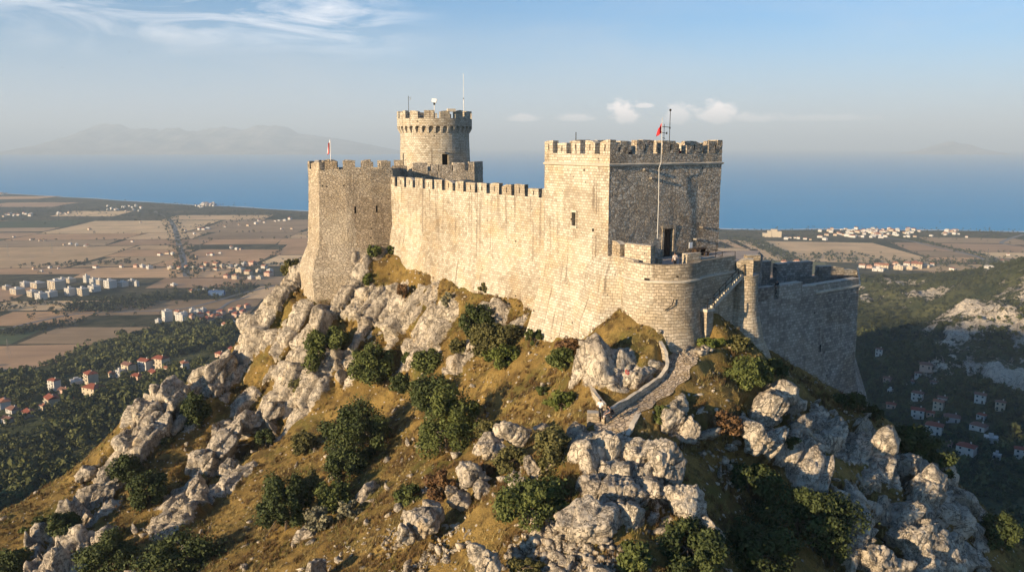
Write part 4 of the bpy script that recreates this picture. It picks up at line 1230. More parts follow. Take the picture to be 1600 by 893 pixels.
RWA = pxy(1180, 82.2, -15); RWB = pxy(1343.5, 92.5, -15)
def mk_rightwall():
    k = empty('bastion_wall', (*((RWA + RWB) / 2), -26), 0, 'great shaded grey bastion wall with a sloping foot at the right end of the castle', 'wall')
    zt = P(1340, 434, 92.5).z
    L = (RWB - RWA).length; d = (RWB - RWA).normalized(); n = Vector((d.y, -d.x))
    za = P(1190, 451, 82.3).z; zm = P(1253, 444, 86.5).z
    zfl = P(1357, 590, 92.3).z; zb = P(1388, 662, 93).z
    RWC = pxy(1340, 106.2, -15)
    mb = MB()
    zlow = min(za, zm, zt) - 0.9
    ribbon(mb, [tuple(RWA), tuple(RWB), tuple(RWC)], [(zb - 4, 3.3), (zb, 2.35), (zfl - 0.8, 0.55), (zfl + 1.5, 0.25), (zlow, 0.0)], seg=0.8)
    # broken courses that catch light
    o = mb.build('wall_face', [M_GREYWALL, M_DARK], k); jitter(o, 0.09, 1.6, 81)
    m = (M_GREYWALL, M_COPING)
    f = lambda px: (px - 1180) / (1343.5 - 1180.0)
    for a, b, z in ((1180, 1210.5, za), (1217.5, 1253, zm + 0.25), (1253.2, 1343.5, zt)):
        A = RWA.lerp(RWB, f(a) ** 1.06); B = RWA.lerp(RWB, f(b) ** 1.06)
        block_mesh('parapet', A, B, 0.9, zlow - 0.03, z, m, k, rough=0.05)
    mb = MB(); floor_poly(mb, [RWA - n * 0.5, RWB - n * 0.5, RWC, RWC + Vector((-16, 2))], zlow - 3.2); mb.build('platform', [M_DECK], k)
    # string course over the right half
    A = RWA.lerp(RWB, 0.55)
    zs = P(1343, 446, 92.5).z
    mb = MB(); ribbon(mb, [tuple(A), tuple(RWB), tuple(RWC)], [(zs - .16, 0.02), (zs - .1, .17), (zs + .08, .2), (zs + .16, .02)], seg=0.7)
    o = mb.build('string_course', [M_COPING], k); jitter(o, 0.04, 0.6, 83)
    q = RWA.lerp(RWB, 0.63) + n * 0.06
    box_obj('arrow_slit', (q.x, q.y, P(1295, 550, 89).z), d, n, (0.22, 0.2, 1.0), M_DARK, k)
    settle(k)
    # far parapet of the platform
    w = empty('rear_parapet', (*pxy(1260, 102, -16), -19), 0, 'dark broken parapet with gaps on the far side of the right bastion', 'wall')
    for a, b, y0, Ya, Yb in ((1178, 1205, 409, 101, 101.8), (1214.5, 1270, 411, 102, 103.4), (1280, 1319, 416, 103.6, 104.4), (1319, 1342, 421, 104.4, 105)):
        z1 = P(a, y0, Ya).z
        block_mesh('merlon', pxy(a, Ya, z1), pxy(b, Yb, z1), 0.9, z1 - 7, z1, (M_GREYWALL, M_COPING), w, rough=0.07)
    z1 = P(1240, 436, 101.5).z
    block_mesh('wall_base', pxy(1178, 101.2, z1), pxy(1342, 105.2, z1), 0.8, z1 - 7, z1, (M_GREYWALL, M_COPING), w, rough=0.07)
    settle(w)
    w = empty('terrace_wall', (*pxy(1150, 88, FLZ), FLZ), 0, 'low grey wall along the far edge of the terrace beside the keep', 'wall')
    z1 = P(1140, 399, 88.5).z
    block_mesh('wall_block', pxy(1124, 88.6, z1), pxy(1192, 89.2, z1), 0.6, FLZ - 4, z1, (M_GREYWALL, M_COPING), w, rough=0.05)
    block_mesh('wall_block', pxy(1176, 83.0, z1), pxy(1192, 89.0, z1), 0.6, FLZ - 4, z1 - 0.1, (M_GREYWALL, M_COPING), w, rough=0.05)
    settle(w)
mk_rightwall()

# ------------------------------------------------------------------ poles on the keep
def mk_poles():
    nrm = Vector((KE.y, -KE.x))
    def onface(px, off): 
        Y = 80.0 + (px - 953.5) / 175.0 * 8.83
        p = KN + KE * ((XY(px, Y, KZT - 3) - KN.x) / KE.x)
        return p + nrm * off
    p = onface(1026, 0.55)
    zb = P(1023, 372, 83.5).z; zt = P(1026, 184, 83.5).z
    f = empty('flagpole', (p.x, p.y, zb), 0, 'tall flagpole with a small red flag fixed to the shaded face of the keep', 'flagpole')
    h = zt - zb; hm = P(1025, 258, 83.5).z - zb
    tube('pole', [(-0.12, -0.03, 0), (-0.1, 0, hm * 0.5), (-0.16, 0.05, hm - 0.3), (0.02, 0, hm + 0.35), (0, 0, h)], 0.05, M_STEEL, f, 8, 0.03)
    flag_mesh('flag', (0, 0, h - 0.55), 1.0, 0.95, f)
    for z in (hm * 0.25, hm * 0.8): tube('wall_bracket', [(-0.1, 0, z), (-0.1 - nrm.x * 0.6, -nrm.y * 0.6, z)], 0.04, M_IRON, f, 6)
    def roof(px, y1, Y, lab, r=0.035, nm='antenna'):
        z1 = P(px, y1, Y).z
        a = empty(nm, (XY(px, Y, z1), Y, KDECK), 0, lab, 'antenna')
        tube('mast', [(0, 0, 0), (0, 0, z1 - KDECK)], r, M_IRON, a, 6)
        return a, z1 - KDECK
    a, h = roof(1047.5, 172, 88, 'thin mast with a dark ball on its tip on the keep roof')
    bm = bmesh.new(); bmesh.ops.create_icosphere(bm, subdivisions=2, radius=0.13); bmesh.ops.translate(bm, verts=bm.verts, vec=(0, 0, h))
    me = bpy.data.meshes.new('ball_tip'); bm.to_mesh(me); bm.free(); me.materials.append(M_IRON)
    o = bpy.data.objects.new('ball_tip', me); COL.objects.link(o); o.parent = a
    a, h = roof(1038, 194, 89, 'short aerial with crossed arms between flagpole and ball tipped mast', 0.03)
    for z, l, c in ((h - 0.3, 0.45, 0.2), (h - 0.95, 0.35, 0.0), (h - 1.5, 0.15, 0.0)): tube('cross_arm', [(c - l, -0.1, z + .05), (c + l, 0.15, z - 0.04)], 0.035, M_IRON, a, 6)
    for x, z in ((0.62, h - 0.42), (0.3, h - 0.98), (-0.3, h - 0.9)): box_obj('element', (x, 0, z - 0.1), (1, 0), (0, 1), (0.12, 0.12, 0.24), M_IRON, a)
    roof(900, 206.5, 86, 'short plain rod standing above the sunlit left parapet of the keep', 0.045)
    # notice board by the doorway
    q = onface(1071, 1.1)
    s = empty('notice_board', (q.x, q.y, FLZ), KPHI, 'small white notice board on a dark post right of the keep doorway', 'sign')
    tube('post', [(0, 0, 0), (0, 0, 1.1)], 0.04, M_IRON, s, 6)
    box_obj('panel', (0, -0.06, 0.9), (1, 0), (0, 1), (0.5, 0.05, 0.62), M_WHITE, s)
    q = onface(1084, 1.2)
    t = empty('picnic_table', (q.x, q.y, FLZ), KPHI, 'dark table with benches in the shade against the keep wall', 'table')
    box_obj('tabletop', (0, 0, 0.72), (1, 0), (0, 1), (1.7, 0.75, 0.06), M_WOOD, t)
    for sx in (-0.65, 0.65): box_obj('leg', (sx, 0, 0), (1, 0), (0, 1), (0.08, 0.6, 0.72), M_WOOD, t)
    for sy in (-0.75, 0.75):
        b = box_obj('bench', (0, sy, 0.40), (1, 0), (0, 1), (1.7, 0.28, 0.05), M_WOOD, t)
        for sx in (-0.6, 0.6): box_obj('leg', (sx, sy, 0), (1, 0), (0, 1), (0.07, 0.22, 0.40), M_WOOD, b)
mk_poles()

# ------------------------------------------------------------------ path and its walls
def mk_pathmat():
    t = NT('worn cobbled path')
    p = t.pos()
    v = t.n('TexVoronoi', i_Scale=2.6); e = t.n('TexVoronoi', feature='DISTANCE_TO_EDGE', i_Scale=2.6)
    pp = t.mapv(p, (1, 1, 0.3)); t.link(pp, v.inputs['Vector']); t.link(pp, e.inputs['Vector'])
    s = t.n('SeparateColor'); t.link(v.outputs['Color'], s.inputs[0])
    c = t.mix(s.outputs[0], (0.32, 0.25, 0.18), (0.54, 0.44, 0.33))
    mo = t.ramp(e.outputs['Distance'], [(0.02, 1.0), (0.10, 0.0)])
    c = t.mix(t.math('MULTIPLY', mo, 0.8), c, (0.13, 0.10, 0.07))
    n = t.noise(p, 1.2, 5, 0.65)
    c = t.mix(t.ramp(n, [(0.5, 0.0), (0.68, 0.8)]), c, (0.25, 0.18, 0.09))
    t.color(c)
    t.bump(t.math('SUBTRACT', t.math('MULTIPLY', n, 0.5), mo), 0.8, 0.1)
    return t.done(0.95)
M_PATH = mk_pathmat()
def smooth_line(L, n=6):
    out = []
    for k in range(len(L) - 1):
        p0 = L[max(k - 1, 0)]; p1 = L[k]; p2 = L[k + 1]; p3 = L[min(k + 2, len(L) - 1)]
        for q in range(n):
            t = q / n
            out.append(0.5 * ((2 * p1) + (p2 - p0) * t + (2 * p0 - 5 * p1 + 4 * p2 - p3) * t * t + (3 * p1 - p0 - 3 * p2 + p3) * t ** 3))
    out.append(L[-1]); return out
def mk_path():
    L = smooth_line(PATH, 8); mb = MB(); nw = 8
    rows = []
    for k, p in enumerate(L):
        d = (L[min(k + 1, len(L) - 1)] - L[max(k - 1, 0)]); d.z = 0; d.normalize(); n = Vector((d.y, -d.x, 0))
        w = 1.35 + 0.2 * math.sin(k * 0.9)
        rows.append([p + n * (w * (2 * q / nw - 1)) + Vector((0, 0, 0.05 + 0.05 * random.random())) for q in range(nw + 1)])
    for a, b in zip(rows[:-1], rows[1:]):
        for q in range(nw): mb.face([a[q], b[q], b[q + 1], a[q + 1]][::-1], [(0, 0)] * 4)
    o = mb.build('path', [M_PATH]); tag(o, kind='structure')
    # flat rough steps across the path
mk_path()
def low_wall(pts, thick, h, lab, mats=(M_BASTION, M_COPING)):
    L = [p - Vector((0, 0, 0.22)) for p in smooth_line([P(*p) for p in pts], 5)]
    k = empty('path_wall', tuple(L[len(L) // 2]), 0, lab, 'wall')
    lo = [Vector((p.x, p.y)) for p in L]
    outer = [tuple(p) for p in lo]; inner = offset_poly(outer, thick, False)
    def zt(u, poly=None): return 0
    mb = MB(); n = len(L); us = [0.0]
    for a, b in zip(L[:-1], L[1:]): us.append(us[-1] + (b - a).length)
    for i in range(n - 1):
        for (A, B, fl) in ((outer, inner, False),):
            za, zb = L[i].z + random.uniform(-.03, .03), L[i + 1].z
            q = lambda poly, j, z: (*poly[j], z)
            for j in range(3):
                f0, f1 = j / 3, (j + 1) / 3
                a0, a1 = za - h * (1 - f0), za - h * (1 - f1); b0, b1 = L[i + 1].z - h * (1 - f0), L[i + 1].z - h * (1 - f1)
                uv = [(us[i], a0), (us[i + 1], b0), (us[i + 1], b1), (us[i], a1)]
                mb.face([q(outer, i, a0), q(outer, i + 1, b0), q(outer, i + 1, b1), q(outer, i, a1)], uv)
                mb.face([q(inner, i, a1), q(inner, i + 1, b1), q(inner, i + 1, b0), q(inner, i, a0)], uv[::-1])
            mb.face([q(outer, i, L[i].z), q(outer, i + 1, L[i + 1].z), q(inner, i + 1, L[i + 1].z), q(inner, i, L[i].z)], [(us[i], 0), (us[i + 1], 0), (us[i + 1], thick), (us[i], thick)], 1)
    for i in (0, n - 1):
        f = [(*outer[i], L[i].z - h), (*inner[i], L[i].z - h), (*inner[i], L[i].z), (*outer[i], L[i].z)]
        mb.face(f if i else f[::-1], [(0, 0), (thick, 0), (thick, h), (0, h)])
    o = mb.build('masonry', list(mats), k); jitter(o, 0.13, 0.6, len(pts))
    settle(k)
low_wall([(946, 644, 62.3), (960, 632, 63.3), (985, 616, 64.9), (1012, 599, 66.8), (1035, 582, 68.6), (1045, 566, 70), (1044, 548, 71.2), (1035, 529, 72.4)], 0.34, 1.6, 'curving low stone wall along the left side of the cobbled path')
low_wall([(947, 627, 64), (937, 614, 66.3), (924, 592, 69.7), (919, 571, 72.3), (905, 541, 75.5)], 0.3, 1.6, 'thin low wall edging the pale rock knob below the bastion')
low_wall([(985, 676, 60.4), (994, 653, 62.0), (1006, 638, 63.6), (1030, 622, 65.4)], 0.4, 1.3, 'short low wall along the right side of the path beside dark scrub')
pz = P(927, 645, 62.8)
k = empty('stone_pier', (pz.x, pz.y, pz.z - 1.6), 0, 'squat sunlit stone pier at the lower end of the path wall', 'pier')
block_mesh('masonry', pz + Vector((-0.5, 0, 0)), pz + Vector((0.5, -0.1, 0)), 0.8, pz.z - 1.9, pz.z, (M_BASTION, M_COPING), k, rough=0.05)
settle(k)
# ------------------------------------------------------------------ people
M_SKIN = plain_mat('skin', (0.42, 0.25, 0.17), 0.6, 0.08)
M_HAIR = plain_mat('dark hair', (0.022, 0.016, 0.012), 0.7, 0.2)
M_SHIRTW = plain_mat('white shirt', (0.72, 0.66, 0.58), 0.85, 0.08)
M_TROUS = plain_mat('dark trousers', (0.03, 0.03, 0.035), 0.9, 0.2)
M_SHIRTR = plain_mat('dark red shirt', (0.22, 0.03, 0.03), 0.85, 0.15)
M_CREAM = plain_mat('cream dress', (0.62, 0.50, 0.42), 0.85, 0.1)

def skin_obj(name, nodes, edges, mat, parent, root=0, sub=2):
    """nodes: [(xyz, radius)]"""
    me = bpy.data.meshes.new(name)
    me.from_pydata([n[0] for n in nodes], edges, [])
    o = bpy.data.objects.new(name, me); COL.objects.link(o)
    md = o.modifiers.new('skin', 'SKIN'); md.use_smooth_shade = True
    for k, n in enumerate(nodes):
        sv = me.skin_vertices[0].data[k]
        r = n[1] if isinstance(n[1], tuple) else (n[1], n[1])
        sv.radius = r; sv.use_root = (k == root)
    o.modifiers.new('smooth', 'SUBSURF').levels = sub
    o.modifiers['smooth'].render_levels = sub
    dg = bpy.context.evaluated_depsgraph_get()
    ev = bpy.data.meshes.new_from_object(o.evaluated_get(dg))
    ev.name = name; o.modifiers.clear(); o.data = ev
    ev.materials.clear(); ev.materials.append(mat)
    o.parent = parent
    return o

def person(loc, rz, label, shirt, trousers, pose='stand', hair=M_HAIR, armup=False):
    p = empty('person', loc, rz, label, 'person')
    # joints (facing -y), metres
    if pose == 'stand':
        pel, che, nk, hd = (0, 0, 0.95), (0, 0.02, 1.28), (0, 0.01, 1.46), (0, -0.02, 1.58)
        hipL, kneL, ankL, toeL = (0.09, 0, 0.90), (0.10, -0.03, 0.50), (0.10, 0.02, 0.09), (0.11, -0.14, 0.04)
        hipR, kneR, ankR, toeR = (-0.09, 0, 0.90), (-0.11, -0.08, 0.50), (-0.12, 0.0, 0.09), (-0.13, -0.16, 0.04)
        shL, elL, wrL = (0.18, 0.02, 1.38), (0.24, 0.04, 1.12), (0.22, -0.10, 0.90)
        shR, elR, wrR = (-0.18, 0.02, 1.38), (-0.25, 0.03, 1.12), (-0.20, -0.18, 0.98)
    else:   # crouching, bent forward
        pel, che, nk, hd = (0, 0.12, 0.42), (0, -0.10, 0.68), (0, -0.22, 0.82), (0, -0.30, 0.92)
        hipL, kneL, ankL, toeL = (0.10, 0.10, 0.40), (0.16, -0.28, 0.50), (0.14, -0.06, 0.10), (0.15, -0.24, 0.04)
        hipR, kneR, ankR, toeR = (-0.10, 0.10, 0.40), (-0.16, -0.24, 0.46), (-0.14, -0.02, 0.10), (-0.15, -0.20, 0.04)
        shL, elL, wrL = (0.18, -0.14, 0.76), (0.24, -0.34, 0.56), (0.12, -0.54, 0.44)
        shR, elR, wrR = (-0.18, -0.14, 0.76), (-0.24, -0.34, 0.56), (-0.12, -0.54, 0.40)
    V = Vector
    def lerp(a, b, t): return tuple(V(a).lerp(V(b), t))
    top = tuple(V(hd) + (V(hd) - V(nk)).normalized() * 0.12)
    nodes = [(pel, (0.14, 0.11)), (lerp(pel, che, .5), (0.12, 0.09)), (che, (0.15, 0.10)), (nk, 0.055), (hd, 0.095), (top, 0.075),
             (hipL, 0.085), (kneL, 0.058), (ankL, 0.042), (toeL, 0.036), (hipR, 0.085), (kneR, 0.058), (ankR, 0.042), (toeR, 0.036),
             (shL, 0.06), (elL, 0.043), (wrL, 0.030), (shR, 0.06), (elR, 0.043), (wrR, 0.030)]
    edges = [(0, 1), (1, 2), (2, 3), (3, 4), (4, 5), (0, 6), (6, 7), (7, 8), (8, 9), (0, 10), (10, 11), (11, 12), (12, 13), (2, 14), (14, 15), (15, 16), (2, 17), (17, 18), (18, 19)]
    nodes.append((tuple(V(hd) + V((0, -0.105, 0.0))), 0.014)); edges.append((4, 20))   # nose
    for w, e, s in ((16, 15, 1), (19, 18, -1)):
        wv = V(nodes[w][0]); dr = (wv - V(nodes[e][0])).normalized()
        side = dr.cross(V((0, -1, 0.2))).normalized()
        palm = len(nodes); nodes.append((tuple(wv + dr * 0.07), (0.034, 0.022))); edges.append((w, palm))
        for q, ln in enumerate((0.07, 0.08, 0.075, 0.058)):
            a = wv + dr * 0.095 + side * (0.022 * (q - 1.5))
            b = a + dr * ln * 0.6 + V((0, -0.02, 0)); i = len(nodes)
            nodes += [(tuple(a), 0.010), (tuple(b), 0.008)]; edges += [(palm, i), (i, i + 1)]
        i = len(nodes); nodes += [(tuple(wv + dr * 0.05 - side * 0.045 + V((0, -0.02, 0))), 0.011)]; edges.append((w, i))
    skin_obj('body', nodes, edges, M_SKIN, p)
    hem = lerp(pel, che, -0.15)
    sh = [(hem, (0.165, 0.13)), (lerp(pel, che, .5), (0.145, 0.115)), (che, (0.178, 0.125)), (lerp(che, nk, .75), 0.075),
          (shL, 0.08), (lerp(shL, elL, .9), 0.062), (shR, 0.08), (lerp(shR, elR, .9), 0.062)]
    skin_obj('shirt', sh, [(0, 1), (1, 2), (2, 3), (2, 4), (4, 5), (2, 6), (6, 7)], shirt, p)
    tr = [(pel, (0.155, 0.12)), (hipL, 0.105), (kneL, 0.078), (lerp(kneL, ankL, .92), 0.062), (hipR, 0.105), (kneR, 0.078), (lerp(kneR, ankR, .92), 0.062)]
    skin_obj('trousers', tr, [(0, 1), (1, 2), (2, 3), (0, 4), (4, 5), (5, 6)], trousers, p)
    hv = V(hd) + V((0, 0.03, 0.03))
    skin_obj('hair', [(tuple(hv + V((0, 0.03, -0.10))), 0.075), (tuple(hv), 0.105), (tuple(hv + V((0, 0, 0.07))), 0.085)], [(0, 1), (1, 2)], hair, p)
    for s, t in ((toeL, ankL), (toeR, ankR)):
        skin_obj('shoe', [(tuple(V(t) + V((0, 0.05, -0.04))), 0.05), (tuple(V(s) + V((0, -0.05, 0))), 0.045)], [(0, 1)], M_BLACKCLOTH, p)
    for s in (-0.035, 0.035):
        e = V(hd) + V((s, -0.092, 0.02))
        skin_obj('eye', [(tuple(e), 0.012), (tuple(e + V((0, -0.006, 0))), 0.010)], [(0, 1)], M_HAIR, p, sub=1)
    return p
def mk_people():
    w = P(938, 655, 62.4)
    person((w.x, w.y, w.z + 0.06), R(150), 'person in white top and dark trousers standing by the lower path wall', M_SHIRTW, M_TROUS)
    w = P(956, 653, 62.1)
    person((w.x, w.y, w.z + 0.06), R(-70), 'person in black crouching on the path beside the standing person in white', M_BLACKCLOTH, M_TROUS, 'crouch')
    b = empty('bag', (w.x - 0.62, w.y - 0.2, w.z + 0.05), 0.4, 'small pale bag on the path in front of the crouching person', 'bag')
    mb = [((0, 0, 0.10), (0.2, 0.12)), ((0, 0, 0.3), (0.16, 0.1))]
    skin_obj('bag_body', mb, [(0, 1)], M_CREAM, b); tube('strap', [(-0.12, 0, 0.32), (-0.07, 0, 0.52), (0.07, 0, 0.52), (0.12, 0, 0.32)], 0.015, M_TROUS, b, 6)
    q = pxy(1054, 75.4, FLZ)
    person((q.x, q.y, FLZ), R(200), 'person in a cream top with dark hair standing at the bastion rim', M_CREAM, M_TROUS)
    q = pxy(1213.5, 84.8, -16)
    zf = P(1190, 451, 82.3).z - 1.0
    person((q.x, q.y, zf - 0.25), R(20), 'person in dark clothes leaning in the gap of the right bastion parapet', M_BLACKCLOTH, M_TROUS)
    Yq = 86.5; q = pxy(1061, Yq, KDECK)
    person((q.x, q.y, KDECK), R(20), 'person in a dark red top on the keep roof seen between two merlons', M_SHIRTR, M_TROUS)
    q = pxy(985, 82.6, KDECK)
    person((q.x, q.y, KDECK - 0.1), R(20), 'person in dark clothes behind the first gap right of the keep corner', M_BLACKCLOTH, M_TROUS, hair=plain_mat('straw hat', (0.35, 0.27, 0.10), 0.9, 0.2))
mk_people()
# ------------------------------------------------------------------ boulders, outcrops, loose stones
def ico_dirs(sub):
    bm = bmesh.new(); bmesh.ops.create_icosphere(bm, subdivisions=sub, radius=1.0)
    V = np.array([v.co[:] for v in bm.verts]); Fc = np.array([[v.index for v in f.verts] for f in bm.faces])
    bm.free(); return V, Fc
_ICO = {k: ico_dirs(k) for k in (2, 3, 4, 5)}
_rockrng = np.random.default_rng(5)

def rock_shape(size, lean=25.0, sub=5, seed=0, planes=10, az=0.0):
    """one faceted limestone lump; size = half extents (across, deep, tall)"""
    r = np.random.default_rng(seed)
    D, Fc = _ICO[sub]
    n = r.normal(size=(planes, 3)); n /= np.linalg.norm(n, axis=1)[:, None]
    n = np.r_[n, [[0, 0, 1], [0, 0, -1]]]
    d = np.r_[r.uniform(0.46, 0.92, planes), 0.9, 0.9]
    c = D @ n.T
    rad = 1.0 / (np.sum(np.clip(c / d, 0, None) ** 36, axis=1) ** (1 / 36.0))
    rad = np.minimum(rad, 1.18)
    p = D * rad[:, None] * np.array(size)
    s = float(np.mean(size))
    a = R(lean)
    M = np.array([[math.cos(a), 0, math.sin(a)], [0, 1, 0], [-math.sin(a), 0, math.cos(a)]])
    p = p @ M.T
    b = az; M2 = np.array([[math.cos(b), -math.sin(b), 0], [math.sin(b), math.cos(b), 0], [0, 0, 1]])
    p = p @ M2.T
    q = p + seed * 7.3
    nrm = D @ M.T @ M2.T
    k = 0.22 * blocks(q, s * 1.0, seed, crack=0.06) + 0.34 * beds(q, s * 0.75, seed) + 0.30 * beds(q, s * 0.3, seed + 2) + 0.18 * blocks(q, s * 0.42, seed + 3, crack=0.10) + 0.05 * s * fbm(q / (s * 0.3), 3, seed)
    return p + nrm * k[:, None], Fc

def rock_thing(name, lumps, label, cat, group=None):
    """lumps: [(px, py, Y or None, half-size (m), lean, az, sub)] -> one mesh object at its base"""
    VV = []; FF = []; off = 0
    for k, (px, py, Y, size, lean, az, sub) in enumerate(lumps):
        h = hit(px, py) if Y is None else P(px, py, Y)
        V, Fc = rock_shape(size, lean, sub, int(px * 3 + py) % 997, az=az)
        V = V + np.array([h.x, h.y, h.z])
        VV.append(V); FF.append(Fc + off); off += len(V)
    V = np.concatenate(VV); base = np.array([V[:, 0].mean(), V[:, 1].mean(), V[:, 2].min()])
    o = fast_mesh(name, V - base, np.concatenate(FF), MAT_ROCK)
    o.location = base
    return tag(o, label, cat, group)

def S(w, h, d=None):   # half extents from pixel size at about 0.05 m per px
    return (w, d if d else (w + h) * 0.45, h)

